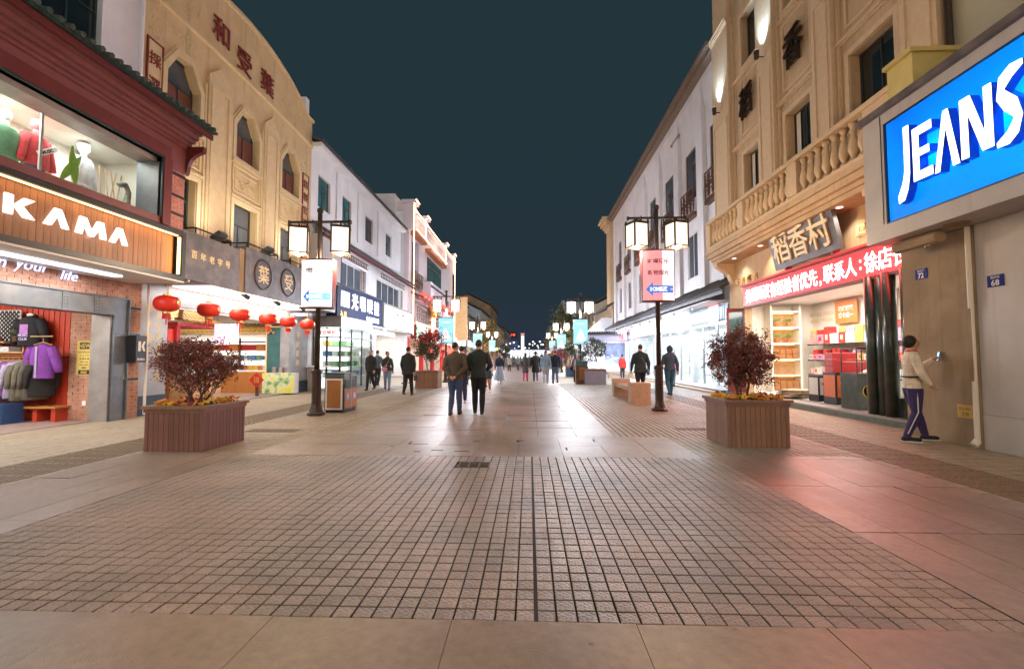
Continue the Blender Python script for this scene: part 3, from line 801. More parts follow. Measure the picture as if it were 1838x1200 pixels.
# ---- litter bin (two-part) by the left lamp
bn = thing('litter_bin', 'two-part litter bin with an orange wood door by the left lamp post', 'litter bin', (-4.80, 11.55, 0))
b = MB(); b.box(-.24, .24, -.42, .42, .06, .70); b.build('body', M['dark_blue'], bn)
MB().box(-.22, .22, -.40, .40, 0, .06).build('plinth', M['black'], bn)
MB().box(-.24, .24, -.42, .42, .86, .95).box(-.24,-.21,-.42,-.39,.70,.86).box(.21,.24,-.42,-.39,.70,.86).box(-.24,-.21,.39,.42,.70,.86).box(.21,.24,.39,.42,.70,.86).box(-.2,.2,-.38,.38,.7,.86).build('hood', M['steel'], bn)
MB().box(-.26, .26, -.44, .44, .95, .975).build('lid', M['black_metal'], bn)
d = MB().box(-.21, .21, -.445, -.421, .08, .84).build('door', M['white'], bn)
MB().box(-.17, .17, -.452, -.446, .12, .80).build('door_panel', M['wood_orange'], d)
for s in (-1, 1):
    q = MB().box(.241, .258, s*.21-.19, s*.21+.19, .10, .58).build('side_panel', M['wood_orange'], bn)
    MB().box(.2585, .262, s*.21-.09, s*.21+.09, .30, .48).build('symbol_plate', mat('pale_blue_plate', (.25,.36,.62), .5), q)
    for i, ch in enumerate('可' if s < 0 else '其'):
        letter(ch, .12, 'E', Vector((-4.80+.2635, 11.55+s*.21, .39)), M['white'], q, ext=.001, bold=.003)
    MB().box(.241, .256, s*.21-.17, s*.21+.17, .62, .80).build('slot', M['black'], bn)
MB().box(.24, .262, -.012, .012, .06, .95).build('divider', M['silver'], bn)

# ---- stone bench of two cubes and a seat
be = thing('stone_bench', 'sandstone bench with two cube ends and a low seat by the right lamp', 'bench', (3.25, 13.5, 0))
for y in (0, 2.75):
    cmb = MB(); cmb.rbox((0, y + .22, .25), (.56, .44, .50)); c = cmb.build('cube_end', M['sandstone'], be)
    MB().rbox((0, y + .22, .565), (.57, .45, .12), None, .012).build('cap', M['sandstone'], c)
MB().rbox((0, 1.59, .42), (.46, 2.30, .13), None, .012).build('seat', M['sandstone'], be)
bx = thing('stone_bench', 'low stone bench in front of the white mural wall', 'bench', (6.2, 31.5, 0))
MB().box(-.9, .9, -.25, .25, .30, .42).build('seat', M['sandstone'], bx); 
for s in (-1, 1): MB().box(s*.7-.12, s*.7+.12, -.2, .2, 0, .30).build('leg', M['sandstone'], bx)
# dark litter bin by the pale tree
b2 = thing('litter_bin', 'dark litter bin with a teal top beside the pale green potted tree', 'litter bin', (2.72, 24.2, 0))
MB().box(-.3, .3, -.25, .25, 0, .95).build('body', M['wood_dark'], b2); MB().box(-.32, .32, -.27, .27, .95, 1.2).build('hood', mat('teal_hood', (.03,.14,.15), .5), b2)
MB().box(-.12,.12,-.262,-.251,.2,.85).build('door', M['wood_orange'], b2)
# ============================================================ FACADE HELPERS
def fm(face, x):
    if face == 'E': return lambda u, z, d: (x - d, u, z)
    if face == 'W': return lambda u, z, d: (x + d, u, z)
    if face == 'S': return lambda u, z, d: (u, x + d, z)
    if face == 'N': return lambda u, z, d: (u, x - d, z)
def fbox(mb, face, x, u0, u1, z0, z1, d0, d1):
    """box in a facade plane; d is the depth behind the plane (negative: proud of it)"""
    a = fm(face, x)(u0, z0, d0); b = fm(face, x)(u1, z1, d1)
    return mb.box(a[0], b[0], a[1], b[1], a[2], b[2])
def wall(mb, face, x, u0, u1, z0, z1, holes=(), th=.3):
    F_ = fm(face, x)
    us = sorted(set([u0, u1] + [min(max(h[i], u0), u1) for h in holes for i in (0, 1)]))
    zs = sorted(set([z0, z1] + [min(max(h[i], z0), z1) for h in holes for i in (2, 3)]))
    def solid(i, j):
        if i < 0 or j < 0 or i >= len(us)-1 or j >= len(zs)-1: return False
        cu = (us[i]+us[i+1])/2; cz = (zs[j]+zs[j+1])/2
        return not any(h[0] < cu < h[1] and h[2] < cz < h[3] for h in holes)
    for i in range(len(us)-1):
        for j in range(len(zs)-1):
            if not solid(i, j): continue
            a, b, c, d = us[i], us[i+1], zs[j], zs[j+1]
            mb.quad(F_(a,c,0), F_(b,c,0), F_(b,d,0), F_(a,d,0))
            mb.quad(F_(a,c,th), F_(a,d,th), F_(b,d,th), F_(b,c,th))
            if not solid(i-1, j): mb.quad(F_(a,c,0), F_(a,d,0), F_(a,d,th), F_(a,c,th))
            if not solid(i+1, j): mb.quad(F_(b,c,0), F_(b,c,th), F_(b,d,th), F_(b,d,0))
            if not solid(i, j-1): mb.quad(F_(a,c,0), F_(a,c,th), F_(b,c,th), F_(b,c,0))
            if not solid(i, j+1): mb.quad(F_(a,d,0), F_(b,d,0), F_(b,d,th), F_(a,d,th))
    return mb
def window(parent, face, x, u0, u1, z0, z1, nv=1, trans=None, fmat='frame_dark', gmat='glass_dark', rec=.12, fw=.05, name='window', label=None, sill=None):
    f = MB(); q = rec
    fbox(f, face, x, u0, u1, z0, z0+fw, q, q+.06); fbox(f, face, x, u0, u1, z1-fw, z1, q, q+.06)
    fbox(f, face, x, u0, u0+fw, z0+fw, z1-fw, q, q+.06); fbox(f, face, x, u1-fw, u1, z0+fw, z1-fw, q, q+.06)
    for i in range(nv):
        u = u0 + (u1-u0)*(i+1)/(nv+1); zt = (trans if trans and isinstance(trans, float) else z1-fw)
        fbox(f, face, x, u-fw*.4, u+fw*.4, z0+fw, min(zt, z1-fw), q+.004, q+.05)
    if trans: fbox(f, face, x, u0+fw, u1-fw, trans-fw*.4, trans+fw*.4, q+.002, q+.056)
    o = f.build(name, M[fmat] if isinstance(fmat, str) else fmat, parent, label=label)
    # panes: one for each light
    us = [u0 + (u1-u0)*i/(nv+1) for i in range(nv+2)]
    gm = M[gmat] if isinstance(gmat, str) else gmat
    rows = [(z0+fw*.5, (trans or z1)-fw*.5)]
    for a, b in zip(us[:-1], us[1:]):
        for c, d in rows:
            p = MB(); fbox(p, face, x, a+fw*.3, b-fw*.3, c, d, q+.024, q+.034); p.build('pane', gm, o)
    if trans:
        p = MB(); fbox(p, face, x, u0+fw*.5, u1-fw*.5, trans+fw*.3, z1-fw*.5, q+.024, q+.034); p.build('pane', gm, o)
    if sill:
        s = MB(); fbox(s, face, x, u0-.08, u1+.08, z0-.08, z0-.002, -.08, rec); s.build('sill', M[sill], o)
    return o
def tiled_eave(parent, face, x, u0, u1, z_edge, out, back, rise, tm, pitch=.16, name='roof', fascia='red_paint', ft=.10, tube_r=.045, both=False):
    """pitched strip of barrel tiles: edge stands out from the plane, top runs back and up"""
    F_ = fm(face, x)
    sl = MB()
    A = [F_(u0, z_edge, -out), F_(u1, z_edge, -out), F_(u1, z_edge+rise, back), F_(u0, z_edge+rise, back)]
    B = [(p[0], p[1], p[2]-.06) for p in A]
    sl.add(A + B, [(0,1,2,3),(7,6,5,4),(0,4,5,1),(1,5,6,2),(2,6,7,3),(3,7,4,0)])
    r = sl.build(name, M[tm], parent)
    n = max(2, int((u1-u0)/pitch)); tb = MB()
    for i in range(n):
        u = u0 + (i+.5)*(u1-u0)/n
        tb.smooth = True
        tb.tube([F_(u, z_edge+.035, -out-.03), F_(u, z_edge+.035+rise*.5, (back-out)/2), F_(u, z_edge+rise+.035, back)], tube_r, 6)
        # hanging drip tile
        a = F_(u+.5*(u1-u0)/n, z_edge-.01, -out-.012)
        tb.smooth = False
        w = (u1-u0)/n*.38
        p0 = F_(u+.5*(u1-u0)/n-w, z_edge+.02, -out-.012); p1 = F_(u+.5*(u1-u0)/n+w, z_edge+.02, -out-.012); p2 = F_(u+.5*(u1-u0)/n, z_edge-.08, -out-.02)
        p3 = F_(u+.5*(u1-u0)/n, z_edge+.02, -out+.01)
        tb.add([p0, p1, p2, p3], [(0,1,2),(0,2,3),(1,3,2),(0,3,1)])
    tb.build('tile', M[tm], r, kind='stuff')
    if fascia:
        fb = MB(); fbox(fb, face, x, u0, u1, z_edge-.06-ft, z_edge-.062, -out+.06, -out+.10)
        fb.build('fascia', M[fascia], r)
    return r
def moulding(mb, face, x, u0, u1, z0, steps):
    """stack of courses: (height, proud) from z0 upwards"""
    z = z0
    for h, p in steps:
        fbox(mb, face, x, u0, u1, z, z+h-.002, -p, .02); z += h
    return mb
def frame_trim(mb, face, x, u0, u1, z0, z1, w=.06, p=.035):
    fbox(mb, face, x, u0, u1, z0, z0+w, -p, .01); fbox(mb, face, x, u0, u1, z1-w, z1, -p, .01)
    fbox(mb, face, x, u0, u0+w, z0+w, z1-w, -p+.002, .01); fbox(mb, face, x, u1-w, u1, z0+w, z1-w, -p+.002, .01)
def bricks(parent, face, x, u0, u1, z0, z1, m='red_brick', bw=.235, bh=.072, gap=.012, proud=.012, holes=(), name='brick', bands=()):
    """a skin of single bricks with recessed joints in running bond"""
    mb = MB(); rows = int((z1-z0)/bh); h = (z1-z0)/rows
    for r in range(rows):
        za, zb = z0 + r*h + gap/2, z0 + (r+1)*h - gap/2
        if any(a < (za+zb)/2 < b for a, b in bands): continue
        u = u0 - (bw/2 if r % 2 else 0)
        while u < u1:
            a, b = max(u + gap/2, u0), min(u + bw - gap/2, u1)
            u += bw
            if b - a < .03: continue
            cu = (a+b)/2
            if any(h_[0] < cu < h_[1] and h_[2] < (za+zb)/2 < h_[3] for h_ in holes): continue
            pr = proud + random.uniform(-.004, .004)
            fbox(mb, face, x, a, b, za, zb, -pr, .0)
    return mb.build(name, M[m], parent, kind='stuff')
def ground_light_room(): pass
def room(parent, x0, x1, y0, y1, z0, z1, wall_m, floor_m, ceil_m, open_side):
    """shop interior: five inner faces with thickness"""
    w = MB(); t = .08
    if open_side != 'W': w.box(x0-t, x0, y0, y1, z0, z1)
    if open_side != 'E': w.box(x1, x1+t, y0, y1, z0, z1)
    w.box(x0, x1, y0-t, y0, z0, z1); w.box(x0, x1, y1, y1+t, z0, z1)
    w.build('interior_wall', wall_m, parent)
    MB().box(x0, x1, y0, y1, z0-.12, z0).build('interior_floor', floor_m, parent)
    MB().box(x0, x1, y0, y1, z1, z1+t).build('interior_ceiling', ceil_m, parent)
def lattice(mb, face, x, u0, u1, z0, z1, d, n=4, w=.03):
    """Chinese balcony lattice: frame, bars and offset squares"""
    th = .035
    fbox(mb, face, x, u0, u1, z0, z0+w*1.4, d, d+th); fbox(mb, face, x, u0, u1, z1-w*1.6, z1, d, d+th)
    fbox(mb, face, x, u0, u0+w, z0+w*1.4, z1-w*1.6, d, d+th); fbox(mb, face, x, u1-w, u1, z0+w*1.4, z1-w*1.6, d, d+th)
    L = (u1-u0)/n; H = z1-z0
    for i in range(n):
        a = u0 + i*L
        for fx in (.22, .78):
            fbox(mb, face, x, a+L*fx-w/2, a+L*fx+w/2, z0+H*.1, z1-H*.1, d+.003, d+th-.003)
        for fz in (.32, .68):
            fbox(mb, face, x, a+.01, a+L-.01, z0+H*fz-w/2, z0+H*fz+w/2, d+.006, d+th-.006)
        if i: fbox(mb, face, x, a-w*.4, a+w*.4, z0+w*1.4, z1-w*1.6, d+.008, d+th-.008)
        fbox(mb, face, x, a+L*.40, a+L*.60, z0+H*.42, z0+H*.58, d+.009, d+th-.009)
    return mb
# garment on a hanger or a torso form: closed lofted body with two sleeves
def garment_mesh(w, h, d, m, sleeve=.45, sw=.075, splay=.18, name='garment', hood=False):
    mb = MB(); mb.smooth = True
    def ring(z, rx, ry, n=12): return [(rx*math.cos(2*math.pi*k/n)*(1+.06*math.sin(3*2*math.pi*k/n)), ry*math.sin(2*math.pi*k/n)*(1+.12*math.cos(4*2*math.pi*k/n+z*9)), z) for k in range(n)]
    rings = [ring(-h, w*.47, d*.5), ring(-h*.97, w*.50, d*.55), ring(-h*.6, w*.48, d*.6), ring(-h*.3, w*.50, d*.6), ring(-h*.10, w*.47, d*.55), ring(-h*.03, w*.33, d*.42), ring(0, w*.15, d*.3), ring(h*.03, w*.10, d*.26)]
    n = 12; vs = [p for r in rings for p in r]; fs = []
    for i in range(len(rings)-1):
        for k in range(n):
            fs.append((i*n+k, i*n+(k+1) % n, (i+1)*n+(k+1) % n, (i+1)*n+k))
    fs.append(tuple(range(n-1,-1,-1))); fs.append(tuple((len(rings)-1)*n+k for k in range(n)))
    mb.add(vs, fs)
    if sleeve:
        for s in (-1, 1):
            mb.tube([(s*w*.40, 0, -h*.10), (s*(w*.5+splay*.3), 0, -h*.10-sleeve*.35), (s*(w*.5+splay*.75), .02, -h*.10-sleeve*.75), (s*(w*.5+splay), .03, -h*.10-sleeve)], [sw*1.05, sw, sw*.85, sw*.7], 8)
    if hood: mb.ellipsoid((0, .03, h*.03), (w*.2, d*.35, .07), 10, 6)
    return mb.mesh(name, m)
# ============================================================ LEFT: CLOTHING SHOP
def BLD(name, label, loc): return thing(name, label, 'building', loc)
LX = -9.0
ks = thing('clothing_shop', 'brick and steel fronted clothing shop with a lit upper display window and dark tiled eave', 'shop', (LX, 7, 0))
def kp(mb, name, m, parent=None, **k):
    """build at world coordinates under a thing standing at an offset"""
    o = mb.build(name, m, parent or ks, **k); p = parent or ks
    off = Vector((0,0,0)); q = p
    while q is not None: off += q.location; q = q.parent
    o.location = -off if k.get('loc') is None else Vector(k['loc']) - off
    return o
ks.location = (0, 0, 0)
OY0, OY1, OZ = 2.4, 9.48, 2.27           # door opening
w = MB(); wall(w, 'E', LX, -3.5, 10.21, 0, 3.35, [(OY0, 9.87, -1, 2.66)], .30)
w.build('wall', M['brick_mortar'], ks)
bricks(ks, 'E', LX, 3.0, 10.21, 0, 3.34, 'red_brick', .235, .074, .012, .014, [(OY0-.4, 9.87, -1, 2.66)], bands=[(2.44, 2.50), (1.83, 1.91), (.84, .90)])
bd = MB()
for z in (2.44, 1.84, .845): fbox(bd, 'E', LX, 9.88, 10.21, z, z+.06, -.012, .02)
bd.build('band', M['black_metal'], ks)
# riveted steel portal
sf = MB(); fbox(sf, 'E', LX, OY0-.4, 9.872, OZ, 2.665, -.03, -.005); fbox(sf, 'E', LX, OY1, 9.872, 0, OZ, -.03, -.005)
fbox(sf, 'E', LX, OY0-.4, 9.872, 2.64, 2.67, -.07, -.031); fbox(sf, 'E', LX, OY0, OY1, OZ, OZ+.025, -.07, .29); fbox(sf, 'E', LX, OY1, OY1+.025, 0, OZ, -.07, .40)
fbox(sf, 'E', LX, 9.848, 9.872, 0, 2.64, -.07, -.031)
st_ = sf.build('steel_portal', M['steel'], ks)
MB().box(-9.40, -8.98, 9.44, 9.478, 0, OZ).build('jamb_lining', M['steel_lt'], ks)
pp = MB(); rv = MB()
for (u, z, vert) in [(8.40, 0, True), (9.05, 0, True), (0, 1.80, False), (0, .86, False)]:
    if vert:
        fbox(pp, 'E', LX, u, u+.13, OZ+.03, 2.63, -.045, -.031)
        for i in range(2):
            for j in range(5):
                rv.ellipsoid((LX+.047, u+.035+.06*i, OZ+.07+j*.065), (.012,.014,.014), 6, 4)
    else:
        fbox(pp, 'E', LX, OY1+.03, 9.845, z, z+.10, -.045, -.031)
        for i in range(6):
            for j in range(2): rv.ellipsoid((LX+.047, OY1+.07+.055*i, z+.03+j*.045), (.012,.014,.014), 6, 4)
pp.build('splice_plate', M['steel'], st_); rv.build('rivet', M['steel'], st_, kind='stuff')
# interior: shop behind, its far side wall faces the street corner
room(ks, -13.2, -9.3, 2.0, 9.62, .015, 2.9, M['warm_white'], M['slab_far'], M['warm_white'], 'E')
# corrugated container wall
cw = MB()
for i in range(26):
    x = -13.1 + i*.125
    cw.box(x, x+.075, 9.585, 9.615, .02, 2.6)
cw.box(-13.15, -9.93, 9.60, 9.617, .02, 2.6)
cw.build('corrugated_wall', M['container_red'], ks)
MB().box(-9.93, -9.33, 9.52, 9.617, .015, 2.6).build('brick_pier', M['brick_mortar'], ks)
bricks(ks, 'S', 9.52, -9.93, -9.33, .02, 2.58, 'red_brick', .235, .074, .012, .012)
po = MB().box(-9.74, -9.40, 9.490, 9.498, .98, 1.72).build('poster', M['paper_yellow']); tag(po, 'yellow printed poster on the brick pier inside the clothing shop', 'poster')
pk = MB(); rp = random.Random(2)
pk.box(-9.68, -9.46, 9.488, 9.4895, 1.54, 1.68); pk.box(-9.69, -9.44, 9.488, 9.4895, 1.0, 1.09)
pk.build('print_block', M['black'], po)
for i, (tx, sz, z) in enumerate([('NEW', .12, 1.61), ('SALE', .065, 1.045)]):
    letter(tx, sz, 'S', (-9.57, 9.4875, z), M['paper_yellow'], po, name='lettering', ext=.0005, bold=.003)
for i, (tx, sz, z) in enumerate([('MUSIC AND CLOTHES', .030, 1.47), ('5 · 6 · 7 · 8', .04, 1.40), ('全 场 新 款', .045, 1.33), ('20:00 – 22:00', .030, 1.26), ('FRIDAY NIGHT', .030, 1.20), ('观前街', .035, 1.14)]):
    letter(tx, sz, 'S', (-9.57, 9.489, z), M['black'], po, name='lettering', ext=.0005, bold=.001)
so_ = MB().box(-9.58, -9.50, 9.494, 9.498, .33, .43).build('wall_socket', M['white']); tag(so_, 'white socket low on the brick pier inside the clothing shop', 'socket')
# ceiling light of the shop
lt = MB().box(-12.6, -10.0, 7.9, 8.5, 2.80, 2.88).build('ceiling_light', M['e_cool']); tag(lt, 'bluish white light panel on the clothing shop ceiling', 'light')
area((-11.0, 7.0, 2.75), (0, .35, -1), 2.6, 1.4, 110, (1, .95, .88), None)
# shelves and rail
def shelf_unit():
    s = thing('wall_shelf', 'two pale wooden shelves with folded shirts on the red corrugated wall', 'shelf', (-11.25, 9.40, 1.45))
    for z, a, b in ((0, -.75, .55), (.22, -.75, .12)):
        MB().box(a, b, -.14, .17, z, z+.03).build('board', M['wood_light'], s)
    MB().box(.40, .43, -.02, .01, .03, .30).build('bracket', M['wood_light'], s)
    MB().box(-.72, -.69, -.02, .01, .03, .22).build('bracket', M['wood_light'], s)
shelf_unit()
cl_m = {}
def cloth(n, c):
    if n not in cl_m: cl_m[n] = mat(n+'_cloth', c, .85, .2, 12, .5, 25)
    return cl_m[n]
for i, (x, z, c, nm) in enumerate([(-11.75,1.48,(.5,.5,.52),'grey'),(-11.45,1.48,(.1,.12,.2),'navy'),(-11.15,1.48,(.6,.6,.62),'white'),(-11.5,1.70,(.45,.1,.1),'red'),(-11.85,1.70,(.62,.6,.58),'cream')]):
    f = MB()
    for k in range(3): f.rbox((x, 9.40, z+.02+k*.035), (.22, .24, .032), None, .008)
    tag(f.build('folded_shirts', cloth(nm, c)), 'folded %s shirts on the %s wooden shelf of the clothing shop' % (nm, 'lower' if z < 1.6 else 'upper'), 'folded clothes')
rl = thing('clothes_rail', 'wooden clothes rail hung along the red corrugated wall', 'clothes rail', (-10.9, 9.24, 1.36))
r_ = MB(); r_.tube([(-1.3,0,0),(1.0,0,0)], .014, 8); r_.tube([(-1.3,.02,.05),(1.0,.02,.05)], .010, 8); r_.build('bar', M['wood_orange'], rl)
for s in (-1.1, 0, .95): MB().box(s-.01, s+.01, 0, .33, -.01, .015).build('bracket', M['black_metal'], rl)
garms = [(-12.1,'cream',(.6,.56,.5)),(-11.98,'black',(.02,.02,.02)),(-11.86,'white',(.62,.62,.62)),(-11.72,'pale grey',(.5,.5,.48)),(-11.6,'charcoal',(.05,.05,.05)),(-11.48,'olive',(.09,.085,.055)),(-11.34,'dark olive',(.06,.058,.04)),(-11.22,'ivory',(.66,.63,.58)),(-11.10,'white',(.62,.62,.62)),(-10.98,'brown',(.12,.08,.05)),(-10.87,'violet',(.28,.09,.38)),(-10.74,'lilac',(.40,.36,.50)),(-10.60,'khaki grey',(.16,.15,.11)),(-10.46,'khaki grey',(.14,.13,.10)),(-10.33,'dark khaki',(.11,.10,.08)),(-10.20,'black',(.03,.03,.028))]
for i, (x, nm, c) in enumerate(garms):
    hg = .72 + .12*((i*7) % 5)/5
    g_ = inst('hanging_garment', garment_mesh(.44, hg, .10, cloth(nm, c), .48, .06, .02, 'garment'), None, (x, 9.24, 1.27), R(62))
    tag(g_, '%s garment on a hanger, %s on the wooden rail' % (nm, ['nearest the left end','second from the left','third from the left','fourth from the left','fifth from the left','sixth from the left','seventh from the left','eighth from the left','ninth from the left','tenth from the left','beside the brown one','beside the violet one','beside the lilac one','seen flat toward the right','fifth from the brick pier','under the purple jacket'][i]), 'garment', 'garments on the shop rail')
    hk = MB(); hk.tube([(-.17,0,.0),(0,0,.045),(.17,0,.0)], .009, 5); hk.tube([(0,0,.045),(0,0,.09),(.0,.02,.105)], .005, 5); hk.build('hanger', M['wood_light'], g_)
g_ = inst('hoodie', garment_mesh(.52, .62, .20, cloth('ink', (.015,.015,.018)), .52, .085, .12, 'hoodie', True), None, (-10.72, 9.40, 2.22)); tag(g_, 'black hoodie with a violet print hanging high on the red corrugated wall', 'hoodie')
hp = MB(); hp.box(-.09,.09,-.128,-.124,-.36,-.16); hp.build('print_patch', cloth('violet print', (.45,.2,.5)), g_)
letter('MUSIC', .075, 'S', (-10.72, 9.262, 1.83), cloth('lilac print', (.55,.45,.75)), g_, name='lettering', ext=.001, bold=.003)
letter('CLUB', .075, 'S', (-10.72, 9.262, 1.75), cloth('lilac print', (.55,.45,.75)), g_, name='lettering', ext=.001, bold=.003)
MB().ellipsoid((0,0,.05),(.075,.06,.04),10,6).build('collar_form', M['white'], g_)
g_ = inst('purple_jacket', garment_mesh(.50, .70, .20, cloth('purple', (.22,.055,.36)), .50, .09, .10, 'jacket'), None, (-10.17, 9.18, 1.62)); tag(g_, 'purple button-up jacket hanging in front of the other clothes', 'jacket')
pkx = MB(); pkx.box(-.022, .022, -.128, -.120, -.68, -.04); pkx.build('placket', cloth('lilac', (.40,.36,.50)), g_)
hk = MB(); hk.tube([(-.2,0,.0),(0,0,.06),(.2,0,.0)], .010, 5); hk.tube([(0,0,.06),(0,0,.14)], .005, 5); hk.build('hanger', M['wood_light'], g_)
rl2 = MB(); rl2.tube([(-10.45, 9.18, 1.80), (-9.95, 9.18, 1.80)], .012, 6); rl2.tube([(-10.4,9.18,1.80),(-10.4,9.58,1.80)], .01, 6); tag(rl2.build('front_rail', M['wood_light']), 'short wooden rail that carries the purple jacket', 'rail')
# op-art board
ob = MB().box(-12.1, -11.0, 9.44, 9.47, 1.72, 2.38).build('pattern_board', M['white']); tag(ob, 'black and white op-art board above the wooden shelves', 'board')
od = MB()
for i in range(24):
    for j in range(14):
        if (i+j) % 2: continue
        cx = -12.07 + i*.0445; cz = 1.745 + j*.0455; k = .5 + .5*math.exp(-((cx+11.75)**2+(cz-2.05)**2)/.06)
        od.box(cx-.02/k*.8, cx+.02/k*.8, 9.434, 9.439, cz-.02/k*.8, cz+.02/k*.8)
od.build('dot', M['black'], ob, kind='stuff')
pt = thing('potted_plant', 'small spiky plant on the shelf between the board and the black hoodie', 'plant', (-11.0, 9.38, 1.70))
MB().lathe([(.05,0),(.07,.12)], 10).build('pot', M['wood_dark'], pt)
lv = MB(); rr = random.Random(1)
for i in range(70):
    a = rr.random()*6.28; e = rr.uniform(.1,1); d = Vector((math.cos(a)*.9, math.sin(a)*.6, e)).normalized(); s_ = d.cross(Vector((0,0,1))).normalized()*.010
    c = Vector((0,0,.12)); lv.add([c-s_, c+d*.10-s_*1.2, c+d*.20, c+d*.10+s_*1.2], [(0,1,2,3)])
lv.build('foliage', mat('grey_green_leaf', (.16,.2,.14), .6), pt, kind='stuff')
# blue crate with greens, bench
cr = thing('plastic_crate', 'blue plastic crate lying on its side with green leaves inside', 'crate', (-10.95, 9.0, .016))
b = MB(); t = .012
for (a0,a1,b0,b1,c0,c1) in [(-.5,.5,-.22,-.208,0,.0)]: pass
b.box(-.42,-.40,-.2,.2,0,.40); b.box(.40,.42,-.2,.2,0,.40); b.box(-.40,.40,-.2,.2,0,.02); b.box(-.40,.40,-.2,.2,.38,.40)
b.box(-.02,.02,-.2,.2,.02,.38); b.box(-.40,-.02,.18,.2,.02,.38)
for i in range(8): b.box(.02+.047*i, .05+.047*i, -.2,-.185,.02,.38)
for j in range(6): b.box(.02,.40,-.203,-.188,.05+.056*j,.068+.056*j)
b.build('crate_frame', M['blue_plastic'], cr)
lv = MB(); rr = random.Random(5)
for i in range(160):
    c = Vector((rr.uniform(-.36,-.06), rr.uniform(-.15,.1), rr.uniform(.03,.18))); d = Vector((rr.uniform(-1,1), rr.uniform(-1,.4), rr.uniform(-.2,1))).normalized(); s_ = d.orthogonal().normalized()*.012
    lv.add([c-s_, c+d*.05-s_, c+d*.08, c+d*.05+s_], [(0,1,2,3)])
lv.build('foliage', mat('lime_leaf', (.16,.28,.05), .6, .3), cr, kind='stuff')
bn_ = thing('wooden_bench', 'low red-legged wooden shelf bench at the foot of the corrugated wall', 'bench', (-10.2, 9.35, .016))
MB().box(-.38,.36,-.17,.20,.28,.32).build('top', M['wood_orange'], bn_); MB().box(-.2,-.1,-.1,.18,0,.28).box(.2,.3,-.1,.18,0,.28).build('leg', M['container_red'], bn_)

# neon words on the brick over the door
nt_ = thing('neon_sign', 'blue-white neon script on the brick above the steel portal', 'neon sign', (0,0,0))
nt_.location = (-8.97, 8.0, 2.95)
curve_words = 'n your life'
def neon(txt, size, loc, m, parent):
    o = letter(txt, size, 'E', loc, m, parent, name='neon_word', ext=.012, shear=.25)
    return o
for wd, y in (('on', 7.28), ('your', 7.83), ('life', 8.50)):
    letter(wd, .29, 'E', (-8.955, y, 2.955), M['e_neon'], nt_, name='neon_word', ext=.010, bold=-.004, shear=.3)
point((-8.85, 7.9, 2.95), 5, (.5,.6,1), .3, nt_)
# wooden name board in a black box, with lit letters
sb = thing('shop_sign', 'long pine name board in a black frame with white lit letters KAMA', 'sign', (-7.7, 7, 3.1))
SX = -7.70
def at_sb(mb, name, m, **k): o = mb.build(name, m, sb); o.location = -Vector(sb.location); return o
f = MB(); fbox(f, 'E', SX, -3.5, 9.86, 4.055, 4.15, 0, 1.29); fbox(f, 'E', SX, -3.5, 9.86, 3.06, 3.16, 0, 1.29); fbox(f, 'E', SX, 9.76, 9.86, 3.16, 4.055, 0, 1.29)
at_sb(f, 'box_frame', M['black_metal'])
pm = {}
y = 3.0; i = 0
while y < 9.70:
    wd = .112
    me = pm.setdefault(0, MB().box(0, .02, 0, wd-.006, 0, .89).mesh('plank', M['wood_sign']))
    o = inst('plank', me, sb, Vector((SX-.20 + random.uniform(-.003,.003), y, 3.163)) - Vector(sb.location)); y += wd
back = MB(); fbox(back, 'E', SX, -3.5, 9.758, 3.162, 4.053, .202, .22); at_sb(back, 'back_board', M['wood_dark'])
led = MB(); fbox(led, 'E', SX, 2.0, 9.70, 4.035, 4.052, .06, .10); fbox(led, 'E', SX, 9.735, 9.756, 3.20, 4.02, .04, .10)
at_sb(led, 'led_strip', M['e_warm'])
area((SX-.06, 6.4, 4.02), (-.6, 0, -1), .04, 6.6, 4, (1,.62,.28), None)
area((SX-.06, 9.70, 3.6), (-.4, -1, 0), .04, .8, 1.5, (1,.62,.28), None)
# letters: block capitals with wedge strokes
def glyph(polys, y0, w, z0, h, name='letter'):
    mb = MB()
    Mx = frame('E', (SX-.15, y0, z0))
    for p in polys: mb.prism([(a*w, b*h) for a, b in p], Mx, .035)
    o = mb.build(name, [M['e_txt']], sb); o.location = -Vector(sb.location)
KA = {'K': [[(0,0),(.26,0),(.26,1),(0,1)], [(.30,.5),(.62,0),(1.0,0),(.58,.55),(.98,1),(.62,1)]],
      'A': [[(.0,0),(.28,0),(.54,.66),(.40,1)], [(.40,1),(.54,.66),(.74,0),(1.0,0),(.66,1)]],
      'M': [[(0,0),(.20,0),(.24,.62),(.12,1)], [(.12,1),(.24,.62),(.44,.0),(.58,.0),(.32,1)], [(.44,0),(.58,0),(.78,.62),(.90,1),(.70,1)], [(.78,.62),(.82,0),(1.02,0),(.90,1)]]}
for ch, ya, yb in [('K', 6.42, 6.84), ('A', 6.98, 7.38), ('M', 7.50, 8.06), ('A', 8.14, 8.52)]:
    glyph(KA[ch], ya, yb-ya, 3.52 - .0, .30)
glyph(KA['K'], 5.32, .45, 3.52, .30, 'emblem')
